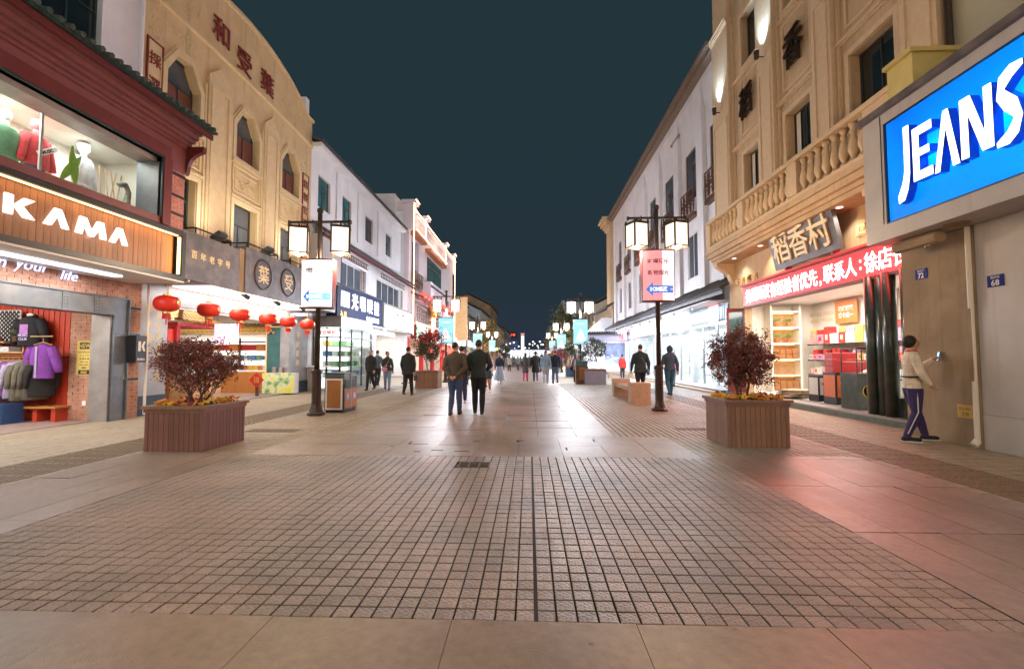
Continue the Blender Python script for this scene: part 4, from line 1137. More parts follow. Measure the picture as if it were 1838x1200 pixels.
# strip light and soffit under the sign
so1 = MB(); so1.box(-8.98, -7.72, -3.5, 9.86, 3.02, 3.058); so1.build('soffit', M['white'], ks)
sl = MB(); sl.box(-8.45, -8.25, 3.0, 8.9, 2.985, 3.018); sl.build('strip_light', M['e_cool'], ks)
area((-8.35, 5.5, 2.97), (0, 0, -1), .25, 6.5, 130, (.92,.94,1), None)
pi_ = MB(); pi_.tube([(-8.88, 10.28, .05), (-8.88, 10.28, 3.08), (-8.2, 10.28, 3.1), (-7.75, 10.05, 3.1)], .028, 8); pi_.build('drain_pipe', M['warm_white'], ks)
bs = thing('blade_sign', 'small black square sign with a white K mark on the brick pier', 'sign', (-8.8, 9.98, 1.55))
MB().box(-.20, .06, -.14, .14, -.30, .30).build('sign_box', M['black'], bs)
for p in ([(0,0),(.07,0),(.07,.22),(0,.22)], [(.085,.11),(.14,0),(.19,0),(.15,.12),(.19,.22),(.14,.22)]):
    k_ = MB().prism([(a-.09, b-.05) for a, b in p], FR['E'].to_4x4(), .004); o = k_.build('mark', M['warm_white'], bs); o.location = (.062, 0, 0)
letter('KAMA', .075, 'E', (-8.735, 9.98, 1.32), M['warm_white'], bs, ext=.002, bold=.002)
# ------- bay with display window
UX = -7.70
wy0, wy1, wz0, wz1 = 3.2, 9.10, 4.30, 5.55
b = MB(); wall(b, 'E', UX, -3.5, 9.74, 4.16, 6.0, [(wy0, wy1, wz0, wz1)], .5); b.build('bay_wall', M['rose_paint'], ks)
MB().box(-9.0, -8.22, 9.66, 9.74, 4.16, 6.0).build('bay_side', M['pink_brick'], ks)
bricks(ks, 'E', UX, 9.36, 9.74, 4.18, 5.42, 'pink_brick', .20, .055, .008, .010, bands=[(5.33,5.38),(4.86,4.91),(4.45,4.50)], name='pale_brick')
bd = MB()
for z in (5.33, 4.86, 4.45): fbox(bd, 'E', UX, 9.36, 9.745, z, z+.05, -.02, .02)
bd.build('band', M['black_metal'], ks)
b = MB(); fbox(b, 'E', UX, wy0-.3, wy1+.20, wz1+.03, wz1+.28, -.05, .0); fbox(b, 'E', UX, wy1+.03, wy1+.24, wz0-.14, wz1+.03, -.05, .0); b.build('red_surround', M['red_paint'], ks)
b = MB(); fbox(b, 'E', UX, wy0-.2, wy1+.03, wz1, wz1+.03, -.03, .48); fbox(b, 'E', UX, wy1, wy1+.03, wz0, wz1, -.03, .48); b.build('teal_lining', M['teal_dark'], ks)
b = MB(); fbox(b, 'E', UX, wy0, wy1, wz1-.10, wz1-.002, .10, .5); b.build('blind_box', M['steel_lt'], ks)
b = MB(); fbox(b, 'E', UX, wy1-.03, wy1, wz0, wz1-.1, .03, .5); b.build('jamb_panel', M['steel'], ks)
# display case behind the glass
dc = MB(); dx0, dx1 = -9.35, -8.18
dc.box(dx0-.05, dx0, wy0-.3, 9.6, wz0-.1, 5.75); dc.box(dx0, dx1-.05, 9.56, 9.60, wz0-.1, 5.75); dc.box(dx0, dx1-.05, wy0-.3, 9.56, wz0-.14, wz0-.02); dc.box(dx0, dx1, wy0-.3, 9.56, 5.62, 5.7)
dc.build('display_case', mat('cream_case', (.80,.76,.68), .7, .1, 1.5), ks)
area((-8.7, 6.2, 5.56), (0, 0, -1), .6, 5.4, 85, (1,.97,.92), None)
g1 = MB(); fbox(g1, 'E', UX, wy0, wy1, wz0, wz1-.1, .46, .472); g1.build('display_glass', M['glass'], ks)
MB().box(dx1, dx1+.03, 7.15, 7.19, wz0, wz1-.1).build('glazing_bar', M['silver'], ks)
# things on show
def mannequin(loc, rz, skin, top, legs, label, cap=None, s=1.0):
    t = thing('mannequin', label, 'mannequin', loc, rz)
    mb = MB(); mb.smooth = True
    mb.lathe([(.06,.0),(.05,.05)],10,(.08,0,0)); mb.tube([(.08,0,0),(.085,0,.25),(.09,0,.5)],[.05,.06,.09],8); mb.tube([(-.08,0,0),(-.085,0,.25),(-.09,0,.5)],[.05,.06,.09],8)
    mb.build('legs', legs, t)
    inst('jacket', garment_mesh(.46, .58, .24, top, .50, .08, .10), t, (0,0,1.02))
    h = MB(); h.smooth = True; h.tube([(0,0,1.0),(0,0,1.12)],.05,8); h.ellipsoid((0,0,1.22),(.085,.10,.12),12,8); h.build('head', skin, t)
    if cap: c = MB(); c.ellipsoid((0,-.01,1.28),(.10,.11,.075),10,6); c.build('cap', cap, t)
    t.scale = (s,)*3
    return t
mannequin((-8.72, 7.58, wz0-.02), R(-80), cloth('rose', (.62,.25,.25)), cloth('scarlet', (.55,.05,.06)), cloth('denim', (.12,.16,.28)), 'display mannequin in a red jacket with a white sash', None, .98)
sash = MB(); sash.rbox((0,0,0),(.02,.36,.09),Euler((R(35),0,0)).to_matrix()); o = tag(sash.build('sash', M['white'], None, loc=(-8.54, 7.61, 5.0)), 'white lettered sash across the red jacket', 'sash')
letter('MUSIC', .075, 'E', (-8.527, 7.61, 5.0), M['black'], o, name='lettering', ext=.001, bold=.003, tilt=Matrix.Rotation(R(35), 4, 'Z'))
mannequin((-8.80, 8.52, wz0-.02), R(-70), M['white'], cloth('snow', (.72,.74,.78)), cloth('pale', (.62,.64,.70)), 'display mannequin in a white jacket with a bluish pattern', M['white'], .98)
mannequin((-8.75, 7.12, wz0-.02), R(-90), M['white'], cloth('moss', (.10,.22,.12)), cloth('khaki', (.3,.26,.15)), 'display mannequin in a green jacket at the left edge', None, .92)
for (y, a, x) in ((7.72, .5, -8.40), (8.02, -.12, -8.42)):
    lf = MB(); n = 9
    for i in range(n):
        tt = i/(n-1); ww = .075*math.sin(math.pi*min(1, tt*.93+.05))
        lf.v += [(0, a*tt*.6 - ww, .62*tt*(1-abs(a)*.4)), (.02, a*tt*.6, .62*tt*(1-abs(a)*.4)), (0, a*tt*.6+ww, .62*tt*(1-abs(a)*.4))]
    for i in range(n-1):
        for k in range(2):
            lf.f.append((i*3+k, i*3+k+1, i*3+k+4, i*3+k+3)); lf.mi.append(0); lf.sm.append(True)
    o = lf.build('large_leaf', mat('banana_leaf', (.20,.36,.04), .4, .2, 12), None, loc=(x, y, wz0+.22)); o.scale = (1.25,)*3; tag(o, 'broad green leaf %s in the display window' % ('leaning right' if a > 0 else 'standing upright'), 'leaf')
sk = MB()
for k in range(5): sk.tube([(-8.95, 9.1+.09*k, wz0), (-8.95, 9.0+.13*((k*3) % 5), 5.35)], .012, 5)
tag(sk.build('bamboo_sticks', M['wood_light']), 'crossed thin sticks in the right corner of the display window', 'sticks')
dr = MB(); dr.smooth = True; dr.tube([(-8.5,9.20,wz0),(-8.5,9.18,4.6),(-8.5,9.22,4.85),(-8.5,9.14,5.0),(-8.5,9.04,4.97)],[.08,.07,.05,.045,.06],8); dr.ellipsoid((-8.5,9.03,4.95),(.06,.09,.055),8,6)
tag(dr.build('driftwood', mat('driftwood_bark', (.35,.34,.28), .8, .4, 14, .8, 20)), 'grey driftwood post with a curled top in the display window', 'driftwood')
pz = MB(); pz.box(-9.0,-8.9,7.95,8.03,wz0,5.25); tag(pz.build('timber_post', M['wood_light']), 'pale timber post behind the broad leaves in the display window', 'post')
# eave
tm = MB(); moulding(tm, 'E', UX, -3.5, 9.78, 6.0, [(.06,.06),(.08,.12),(.07,.20),(.10,.28),(.07,.36)])
tm.build('cornice', M['rose_paint'], ks)
bk = MB(); Mx = Matrix.Translation((UX, 9.745, 5.55)) @ Matrix(((1,0,0),(0,0,1),(0,1,0))).to_4x4()
bk.prism([(0,-.12),(.04,-.06),(.06,.10),(.12,.24),(.24,.34),(.40,.40),(.42,.52),(0,.52)], Mx, .10); bk.build('eave_bracket', M['red_paint'], ks)
tiled_eave(ks, 'E', UX, -3.5, 9.98, 6.50, .52, 1.28, .42, 'green_tile', .17, fascia='red_paint', ft=.12, tube_r=.05)
# wall above
uw = MB(); wall(uw, 'E', -9.02, -3.5, 10.02, 6.0, 12.0, [(7.75, 8.98, 6.6, 10.6), (4.0, 6.6, 6.6, 10.6)], .3); uw.build('upper_wall', M['plaster_white'], ks)
window(ks, 'E', -9.02, 7.75, 8.98, 6.6, 10.6, 1, 8.6, 'teal_dark', 'glass_dark'); window(ks, 'E', -9.02, 4.0, 6.6, 6.6, 10.6, 2, 8.6, 'teal_dark', 'glass_dark')
pip = MB(); pip.tube([(-8.95, 9.86, 7.0), (-8.95, 9.86, 12)], .05, 8); pip.build('rain_pipe', M['plaster_white'], ks)

# ============================================================ LEFT: OCHRE LANTERN SHOP BUILDING
yb = thing('ochre_building', 'ochre plaster building with curved gable, pointed windows and dark red characters', 'building')
YX = -9.05; ya, yc = 10.05, 18.30
WY = [(10.72, 11.86), (13.42, 14.60), (16.02, 17.26)]
holes = [(a, b, 7.55, 9.15) for a, b in WY] + [(a, b, 4.4, 6.18) for a, b in WY]
b = MB(); wall(b, 'E', YX, ya, yc, 3.3, 10.2, holes, .32)
def gz(y):      # curved gable line
    t = (y - (ya+yc)/2)/((yc-ya)/2)
    return 11.12 + .95*max(0, 1 - (t/.86)**2)**.8 if abs(t) < .86 else 11.12
n = 40; ys = [ya + (yc-ya)*i/n for i in range(n+1)]
for i in range(n):
    p = [(YX, ys[i], 10.2), (YX, ys[i+1], 10.2), (YX, ys[i+1], gz(ys[i+1])), (YX, ys[i], gz(ys[i]))]
    q = [(x-.32, y, z) for x, y, z in p]
    b.add(p + q, [(0,1,2,3),(7,6,5,4),(3,2,6,7),(0,3,7,4),(1,5,6,2)])
b.build('wall', M['plaster_yellow'], yb)
MB().box(-16, YX-.32, ya, ya+.3, 3.3, 10.9).box(-16, YX-.32, yc-.3, yc-.002, 0, 10.9).build('side_wall', M['plaster_yellow'], yb)
t = MB(); t2 = MB(); t3 = MB()
for i in range(n):   # coping along the gable and the string course under the characters
    a, c = ys[i], ys[i+1]
    for off, h, pr in ((0, .10, .10), (-.86-.0, .05, .05), (-.93, .03, .09)):
        za, zc = gz(a)+off, gz(c)+off
        if off < -.5: za = 10.12 + (gz(a)-11.12)*.10 + (0 if off > -.9 else -.05); zc = 10.12 + (gz(c)-11.12)*.10 + (0 if off > -.9 else -.05)
        P = [(YX+pr, a, za), (YX+pr, c, zc), (YX+pr, c, zc+h), (YX+pr, a, za+h)]; Q = [(YX-.33 if off == 0 else YX, y, z) for x, y, z in P]
        (t if off == 0 else t2 if off > -.9 else t3).add(P + Q, [(0,1,2,3),(3,2,6,7),(0,4,5,1),(0,3,7,4),(1,5,6,2)])
t.build('coping', M['trim_yellow'], yb); t2.build('string_course', M['trim_yellow'], yb); t3.build('lower_moulding', M['trim_yellow'], yb)
# pilasters with sunk panels between the windows, window surrounds
for a, b_ in [(12.15, 13.12), (14.88, 15.74)]:
    t = MB()
    fbox(t, 'E', YX, a, b_, 4.4, 9.35, -.07, 0)
    frame_trim(t, 'E', YX+.07, a+.10, b_-.10, 4.6, 9.1, .045, .03)
    fbox(t, 'E', YX, a-.10, a-.03, 4.4, 9.0, -.05, 0); fbox(t, 'E', YX, b_+.03, b_+.10, 4.4, 9.0, -.05, 0)
    P = [(0,0),(b_-a,0),((b_-a)/2,.42)]; t.prism(P, frame('E', (YX+.0, a, 9.352)), .07)
    t.build('pilaster', M['trim_yellow'], yb)
OUT = lambda a, c, w: [(a-w, 7.55-w), (c+w, 7.55-w), (c+w, 8.55+w*.6), ((a+c)/2+.22+w*.4, 9.15+w), ((a+c)/2-.22-w*.4, 9.15+w), (a-w, 8.55+w*.6)]
for a, c in WY:
    t = MB(); Mx = frame('E', (YX, 0, 0))
    po_, pi2 = OUT(a, c, .14), OUT(a, c, .005)
    for k in range(6):
        j = (k+1) % 6
        t.prism([po_[k], po_[j], pi2[j], pi2[k]], Mx, .06)
    po3, pi3 = OUT(a, c, .20), OUT(a, c, .142)
    for k in range(6):
        j = (k+1) % 6
        t.prism([po3[k], po3[j], pi3[j], pi3[k]], Mx, .03)
    t.build('window_surround', M['trim_yellow'], yb)
    # shoulders close the square opening to the pointed outline
    s = MB()
    Mi = frame('E', (YX-.30, 0, 0))
    s.prism([(c, 8.55), (c, 9.15), ((a+c)/2+.22, 9.15)], Mi, .295); s.prism([(a, 8.55), ((a+c)/2-.22, 9.15), (a, 9.15)], Mi, .295)
    s.build('window_shoulder', M['plaster_yellow'], yb)
    wd = window(yb, 'E', YX, a, c, 7.55, 9.15, 1, 8.45, 'teal_dark', 'glass_grey', .18, .06)
    sh_ = MB()
    m_ = (a+c)/2
    for (p, q) in ((a+.08, m_-.03), (m_+.03, c-.08)): fbox(sh_, 'E', YX, p, q, 7.61, 8.40, .165, .195)
    sh_.build('shutter', M['shutter_red'], wd)
    # panel with floral relief between the storeys
    t = MB(); frame_trim(t, 'E', YX, a-.10, c+.10, 6.42, 7.30, .05, .05); frame_trim(t, 'E', YX, a+.02, c-.02, 6.56, 7.14, .03, .03)
    fbox(t, 'E', YX, a-.18, c+.18, 7.34, 7.42, -.10, 0); fbox(t, 'E', YX, a-.18, c+.18, 6.26, 6.33, -.08, 0)
    t.build('panel_moulding', M['trim_yellow'], yb)
    lf = MB(); rr = random.Random(int(a*10))
    for k in range(46):
        y_ = m_ + rr.gauss(0, .22); z_ = 6.85 + .10*math.sin((y_-m_)*9) + rr.gauss(0,.07)
        if abs(y_-m_) < .5 and abs(z_-6.85) < .26: lf.ellipsoid((YX, y_, z_), (.035, rr.uniform(.02,.05), rr.uniform(.015,.035)), 6, 4, Euler((rr.random()*3,0,0)).to_matrix())
    lf.build('floral_relief', M['plaster_yellow'], yb, kind='stuff')
    window(yb, 'E', YX, a, c, 4.4, 6.18, 1, 5.55, 'frame_dark', 'glass_grey' if a > 12 else 'glass_dark', .2, .06)
    t = MB(); frame_trim(t, 'E', YX, a-.14, c+.14, 4.3, 6.24, .13, .05); t.build('window_surround', M['trim_yellow'], yb)
# relief sprays on the gable
lf = MB(); rr = random.Random(9)
for cy_, cz_, s1, s2 in [(11.3, 10.75, .45, .22), (16.9, 10.65, .5, .2), (10.35, 9.6, .14, .5), (11.2, 9.7, .3, .1), (17.7, 9.6, .14, .35)]:
    for k in range(46): lf.ellipsoid((YX, cy_ + rr.gauss(0, s1), cz_ + rr.gauss(0, s2)), (.03, rr.uniform(.02,.06), rr.uniform(.015,.04)), 6, 4, Euler((rr.random()*3,0,0)).to_matrix())
lf.build('gable_relief', M['trim_yellow'], yb, kind='stuff')
for ch, y_, z_ in [('和', 12.62, 10.90), ('受', 13.72, 10.72), ('葉', 14.98, 10.80)]:
    letter(ch, .80, 'E', (YX+.04, y_, z_), M['red_char'], yb, name='character', ext=.015, bold=.006, sy=1.0)
for (y_, zc_, s, z0, z1) in [(10.36, 7.45, '採選香茶細點', 5.0, 9.0), (17.82, 7.0, '精製官禮茶食', 5.3, 8.75)]:
    t = MB(); frame_trim(t, 'E', YX, y_-.24, y_+.24, z0, z1, .04, .04); pl_ = t.build('plaque', M['red_char'], yb)
    q = MB(); fbox(q, 'E', YX, y_-.20, y_+.20, z0+.04, z1-.04, -.02, .0); q.build('plaque_board', M['trim_yellow'], yb)
    zc2 = (z0+z1)/2
    letters(s, .36, 'E', (YX+.03, y_, zc2), (z1-z0-.3)/len(s), M['red_char'], yb, name='character', ext=.006, bold=.003, vert=True)
# ground floor of the lantern shop
MB().box(YX-.32, YX, ya+.19, 11.08, 0, 3.3).build('marble_pier', M['grey_marble'], yb)
MB().box(YX-.02, YX+.02, ya+.19, 11.08, .006, .46).build('pier_base', M['dark_blue'], yb)
MB().box(YX-.32, YX+.02, 16.85, yc-.002, .0, 3.3).build('marble_pier', M['grey_marble'], yb)
MB().box(YX+.02, YX+.05, 16.85, yc-.01, .006, .46).build('pier_base', M['dark_blue'], yb)
letters('百年老店姑蘇名點', .20, 'E', (YX+.003, 10.80, 1.75), .25, M['gold'], yb, name='character', ext=.002, vert=True)
letters('茶食糖果', .24, 'E', (YX+.003, 10.50, 2.0), .34, M['gold'], yb, name='character', ext=.002, vert=True)
letters('傳統糕團', .26, 'E', (YX+.023, 17.5, 1.7), .36, M['gold_flat'], yb, name='character', ext=.002, vert=True)
room(yb, -15.5, -9.375, 11.0, 17.97, .03, 3.25, M['warm_white'], M['slab_far'], M['white'], 'E')
MB().box(-9.37, -9.05, 11.08, 16.85, 0, .05).build('threshold', M['steel_lt'], yb)
lp = MB(); wall(lp, 'E', YX-.05, 11.08, 16.85, 2.62, 3.3, [], .12); lp.build('lintel', M['white'], yb)
for k, y_ in enumerate((11.9, 13.2, 14.5, 15.8)):
    q = MB(); pts = [(-.62,0),(.62,0),(.60,.16),(.48,.28),(-.48,.28),(-.60,.16)]
    q.prism([(a, b_) for a, b_ in pts], frame('E', (YX-.045, y_, 2.66)), .03); q.build('lintel_panel', M['steel'] if k < 2 else M['steel_lt'], yb)
# soffit of the stone fascia
fs_ = thing('stone_fascia', 'dark stone fascia with round medallions of gold characters', 'sign', (0, 0, 0))
f = MB(); f.box(YX, -7.90, 10.02, 12.08, 3.17, 4.30); f.build('stone_panel', M['fascia_stone'], fs_)
f = MB(); f.box(YX, -7.92, 12.083, 12.297, 3.16, 4.36); f.build('stone_joint', M['tan_render'], fs_)
f = MB(); f.box(YX, -7.88, 12.30, 18.2, 3.17, 4.44); f.build('stone_panel', M['fascia_stone'], fs_)
letters('百年老字号', .20, 'E', (-7.897, 10.98, 3.78), .30, M['gold_flat'], fs_, name='character', ext=.006, bold=.004)
for ch, y_ in (('葉', 13.15), ('受', 14.55), ('和', 16.0)):
    d = MB(); d.smooth = False
    d.lathe([(.46,0),(.46,.02),(.42,.035),(.40,.035),(.39,.012),(.001,.012)], 28)
    for i, v in enumerate(d.v): d.v[i] = tuple(frame('E', (-7.88, y_, 3.80)) @ Vector(v))
    md = d.build('medallion', mat('medallion_stone', (.075,.06,.062), .5, .3, 8, .3, 30), fs_)
    letter(ch, .56, 'E', (-7.866, y_, 3.80), M['gold_flat'], md, name='character', ext=.008, bold=.006)
sf2 = MB(); sf2.box(-8.98, -7.98, 11.1, 16.8, 3.13, 3.166); sf2.build('soffit_light', emit('soffit_panel', (1,.97,.9), 1.25), fs_)
area((-8.5, 14.0, 3.10), (-.15, 0, -1), .8, 5.4, 110, (1,.95,.86), None)
area((-11.5, 14.5, 3.2), (0, 0, -1), 3.0, 4.0, 120, (1,.93,.82), None)
for y_ in (12.5, 14.1, 15.7):
    sp_ = MB(); sp_.rbox((-7.98, y_, 3.09), (.22, .10, .10), Euler((0, R(35), 0)).to_matrix()); sp_.box(-8.05,-8.0,y_-.02,y_+.02,3.1,3.17)
    o = sp_.build('spotlight', M['black_metal'], fs_)
def rack(y0, y1, label):
    t = thing('floodlight_rack', label, 'floodlight', (-8.5, y0, 4.45 if y0 > 12.2 else 4.31))
    fr = MB(); L = y1-y0
    for x in (-.45, .45):
        fr.tube([(x,0,0),(x,0,.18)], .02, 6); fr.tube([(x,L,0),(x,L,.18)], .02, 6)
        fr.tube([(x,0,.18),(x,L,.18)], .022, 6)
    fr.tube([(-.45,0,.18),(.45,0,.18)], .022, 6); fr.tube([(-.45,L,.18),(.45,L,.18)], .022, 6)
    fr.build('rack_frame', M['black_metal'], t)
    MB().rbox((.30, L*.8, .24), (.30, .30, .12), Euler((0, R(-35), 0)).to_matrix()).build('lamp_head', M['steel'], t)
    spot((.32, L*.8, .36), (-.55, .05, 1), 95, (1,.90,.74), 140, .08, t)
rack(10.6, 11.9, 'metal floodlight rack on the plain end of the stone fascia')
rack(12.6, 14.2, 'metal floodlight rack above the first gold medallion')
rack(15.0, 16.6, 'metal floodlight rack above the second and third gold medallions')
# hanging red lanterns
def lantern(y, k, label):
    t = thing('red_lantern', label, 'lantern', (-8.22, y, 2.58), 0, 'red lanterns under the stone fascia')
    b = MB(); n = 24; prof = []
    for i in range(13):
        a = math.pi*i/12; prof.append((.03 + .275*math.sin(a)**.75, -.20*math.cos(a)))
    vs = []; b.smooth = True
    for r, z in prof:
        for q in range(n*2): 
            rr_ = r*(1 if q % 2 == 0 else .90); an = math.pi*q/n; vs.append((rr_*math.cos(an), rr_*math.sin(an), z))
    N2 = n*2; b.add(vs, [(i*N2+q, i*N2+(q+1) % N2, (i+1)*N2+(q+1) % N2, (i+1)*N2+q) for i in range(12) for q in range(N2)])
    b.build('lantern_body', M['lantern_red'], t)
    c = MB(); c.lathe([(.10,-.25),(.10,-.195)],12); c.lathe([(.09,.195),(.09,.24)],12); c.tube([(0,0,.24),(0,0,.57)],.006,5); c.build('gold_ring', M['gold'], t)
    f = MB()
    for q in range(16):
        a = 2*math.pi*q/16; f.tube([(.085*math.cos(a), .085*math.sin(a), -.25), (.09*math.cos(a), .09*math.sin(a), -.38)], .010, 4)
    f.tube([(0,0,-.25),(0,0,-.52)], [.012,.02], 5); f.build('tassel', M['lantern_red'], t)
    letter('福', .11, 'E', (-8.22+.306, y, 2.60), M['gold'], t, name='character', ext=.002, bold=.004)
    t.scale = (.86, .86, .92)
ords = ['first from the brick clothing shop', 'second from the brick clothing shop', 'third from the clothing shop, left of the pink board', 'fourth, over the lower tiled counter', 'fifth, over the green banner counter', 'last, beside the lamp post']
for i, y in enumerate((10.02, 11.38, 12.65, 14.05, 15.25, 16.6)): lantern(y, i, 'round red silk lantern, ' + ords[i])
# inside: pagoda stall, tiled counter eave, shelves of goods
pg = thing('pagoda_stall', 'little pagoda stall with a yellow tiled roof and upturned corners, inside the lantern shop', 'stall', (-10.9, 13.4, .03))
r_ = MB()
for i in range(9):
    x = -.8 + i*.2
    r_.tube([(x*.45, 0, 2.72), (x*.8, -.45, 2.48), (x*1.05, -.8, 2.38 + .06*abs(i-4)/4)], .045, 6)
r_.add([(-.4,0,2.68),(.4,0,2.68),(.95,-.85,2.38),(-.95,-.85,2.38)], [(0,1,2,3)]); r_.add([(.4,0,2.68),(.4,.6,2.68),(.95,1.2,2.38),(.95,-.85,2.38)], [(0,1,2,3)])
for i in range(9):
    y = -.6 + i*.2
    r_.tube([(.42, y*.5+.1, 2.72), (.75, y*.85, 2.48), (1.02, y*1.05, 2.38)], .045, 6)
r_.tube([(.4,0,2.75),(.8,-.6,2.50),(1.12,-.98,2.55),(1.28,-1.15,2.72)], .06, 6); r_.tube([(-.4,0,2.75),(-.8,-.6,2.50),(-1.12,-.98,2.55),(-1.28,-1.15,2.72)], .06, 6)
r_.build('roof', M['yellow_tile'], pg)
MB().box(-.9,.9,-.80,1.0,2.24,2.34).build('eave_beam', M['red'], pg)
for x in (-.75, .75): MB().box(x-.07,x+.07,-.72,-.58,0,2.24).build('post', M['red'], pg)
lt = MB().box(.35,.75,-.95,-.55,1.75,2.15).build('hanging_lantern', M['lantern_red'], pg); MB().box(.42,.68,-.965,-.952,1.82,2.08).build('pane', M['e_pane'], lt)
MB().box(-.9,.9,-.5,.6,0,.95).build('counter', M['wood_orange'], pg)
sc_ = thing('shop_counter', 'tiled-eave counter with glass shelves of packed sweets, inside the lantern shop', 'counter', (0,0,0))
tiled_eave(sc_, 'S', 17.3, -13.6, -9.7, 2.32, .35, .65, .36, 'yellow_tile', .17, fascia='white', ft=.16, tube_r=.05)
f = MB(); f.box(-13.6,-9.7,17.85,17.94,.03,2.3); f.build('back', emit('glowing_shelf_back', (1,.95,.88), .9), sc_)  # back panel glows by itself behind the packages
for z in (.85, 1.25, 1.62): MB().box(-13.6,-9.72,17.45,17.84,z-.02,z).build('shelf', M['frame_white'], sc_)
f = MB()
for x in (-12.6,-11.3,-9.9): f.box(x-.03,x+.03,17.42,17.46,.95,2.2)
f.box(-13.6,-9.72,17.42,17.46,1.95,2.0); f.build('frame', M['frame_brown'], sc_)
MB().box(-13.6,-9.72,16.95,17.40,.03,.82).build('front', M['wood_orange'], sc_)
rr = random.Random(12)
pal = [('red', (.5,.03,.03)), ('yellow', (.6,.42,.08)), ('blue', (.1,.22,.45)), ('green', (.15,.35,.12)), ('white', (.65,.65,.62)), ('orange', (.6,.22,.05))]
pm_ = {n_: mat(n_+'_package', c, .4, .35, 22) for n_, c in pal}
for z, hh, ch in ((.855, .22, (1,2,3,4,5)), (1.255, .20, (1,2,3,4,5)), (1.625, .26, (0,0,0,5))):
    x = -13.4; q_ = 0
    while x < -9.85:
        w_ = rr.choice((.13,.16,.2)) if hh < .25 else .36
        nm, c = pal[rr.choice(ch)]
        o = MB().rbox((0,0,hh*.5),(w_-.015,.16,hh*rr.uniform(.8,1)),None,.01).build('sweet_package', pm_[nm], None, loc=(x, 17.58, z))
        q_ += 1; tag(o, '%s %s, %s from the left on the %s shelf of the lantern shop counter' % (nm, 'gift box' if hh > .25 else 'sweet package', ORD[q_-1], {.855:'bottom',1.255:'middle',1.625:'top'}[z]), 'package', 'packed sweets on the lantern shop shelves'); x += w_
br = thing('promotion_counter', 'small counter wrapped in a green and yellow fruit banner with stacked boxes', 'counter', (-9.25, 16.75, .05), R(6))
MB().box(-.56,.56,-.22,.22,0,.74).build('box', M['white'], br)
bm = bpy.data.materials.new('fruit_banner'); bm.use_nodes = True; nt = bm.node_tree
nz = nt.nodes.new('ShaderNodeTexNoise'); nz.inputs['Scale'].default_value = 3.5; cr_ = nt.nodes.new('ShaderNodeValToRGB'); el = cr_.color_ramp.elements
el[0].position = .35; el[0].color = (.12,.34,.05,1); el[1].position = .62; el[1].color = (.70,.66,.10,1); e_ = el.new(.5); e_.color = (.62,.74,.55,1)
tc_ = nt.nodes.new('ShaderNodeTexCoord'); nt.links.new(tc_.outputs['Object'], nz.inputs[0]); nt.links.new(nz.outputs['Fac'], cr_.inputs[0]); nt.links.new(cr_.outputs[0], nt.nodes['Principled BSDF'].inputs['Base Color'])
MB().box(-.57,.57,-.236,-.222,.01,.74).build('banner', bm, br)
for i, ch in enumerate('酸梅汤'): letter(ch, .15, 'S', (-9.45+.16*i, 16.50+.02*i, .60), M['white'], br, name='character', ext=.002, bold=.004)
for k in range(3):
    o = MB().lathe([(.09,0),(.09,.22)],12).build('drink_jar', M['silver'], None, loc=(-9.5+.24*k, 16.75, .792)); tag(o, 'metal jar on the fruit banner counter, ' + ['left one','middle one','right one'][k], 'jar', 'jars on the banner counter')
pb = MB().box(-.38,.38,-.015,.015,-.29,.29).build('hanging_board', emit('pink_board', (.95,.55,.85), .8), None, loc=(-9.45, 13.9, 2.12)); tag(pb, 'pink and white hanging menu board between the third and fourth lanterns', 'board')
q = MB()
for i in range(4): q.lathe([(.075,0),(.075,.004)],14,(-.22+.15*i,0,0))
for i, v in enumerate(q.v): q.v[i] = (v[0], -.018 - v[2], v[1])
q.build('picture', M['e_sign_white'], pb); letter('新品上市', .10, 'S', (-9.5, 13.88, 2.32), M['e_sign_white'], pb, name='lettering', ext=.001)
for x in (-.3,.3): MB().tube([(x,0,.29),(x,0,.85)],.004,4).build('cord', M['black_metal'], pb)
rg = MB().rbox((0,0,0),(.36,.03,.36),Euler((0,R(45),0)).to_matrix()).build('fu_card', M['red'], None, loc=(-9.3, 15.3, .60)); tag(rg, 'red diamond card with a gold character beside the twiggy plum shrub', 'card')
letter('福', .22, 'S', (-9.3, 15.28, .60), M['gold'], rg, name='character', ext=.002, bold=.006)
MB().box(-.05,.05,.02,.1,-.55,0).build('stand', M['wood_dark'], rg)
for k, (x, y, z) in enumerate([(-9.35, 12.2, .05), (-9.5, 13.1, .05)]):
    o = MB().box(-.3,.3,-.25,.25,0,.8).build('goods_stand', M['wood_light'], None, loc=(x, y, z)); tag(o, 'pale wooden goods stand behind the twiggy plum shrub, ' + ('nearer the marble pier' if k == 0 else 'farther in'), 'stand')
    MB().box(-.26,.26,-.21,.21,.8,1.0).build('goods', pm_['white'], o)
# tall framed screen and column at the far end of the shop
sc2 = MB().box(-9.95,-9.15,16.95,17.0,.05,2.5).build('glass_screen', M['glass_teal'], None); tag(sc2, 'tall framed glass screen beside the far marble pier', 'screen')
fr = MB(); frame_trim(fr, 'S', 16.95, -9.98, -9.12, .05, 2.55, .05, .02); fr.build('frame', M['gold_flat'], sc2)
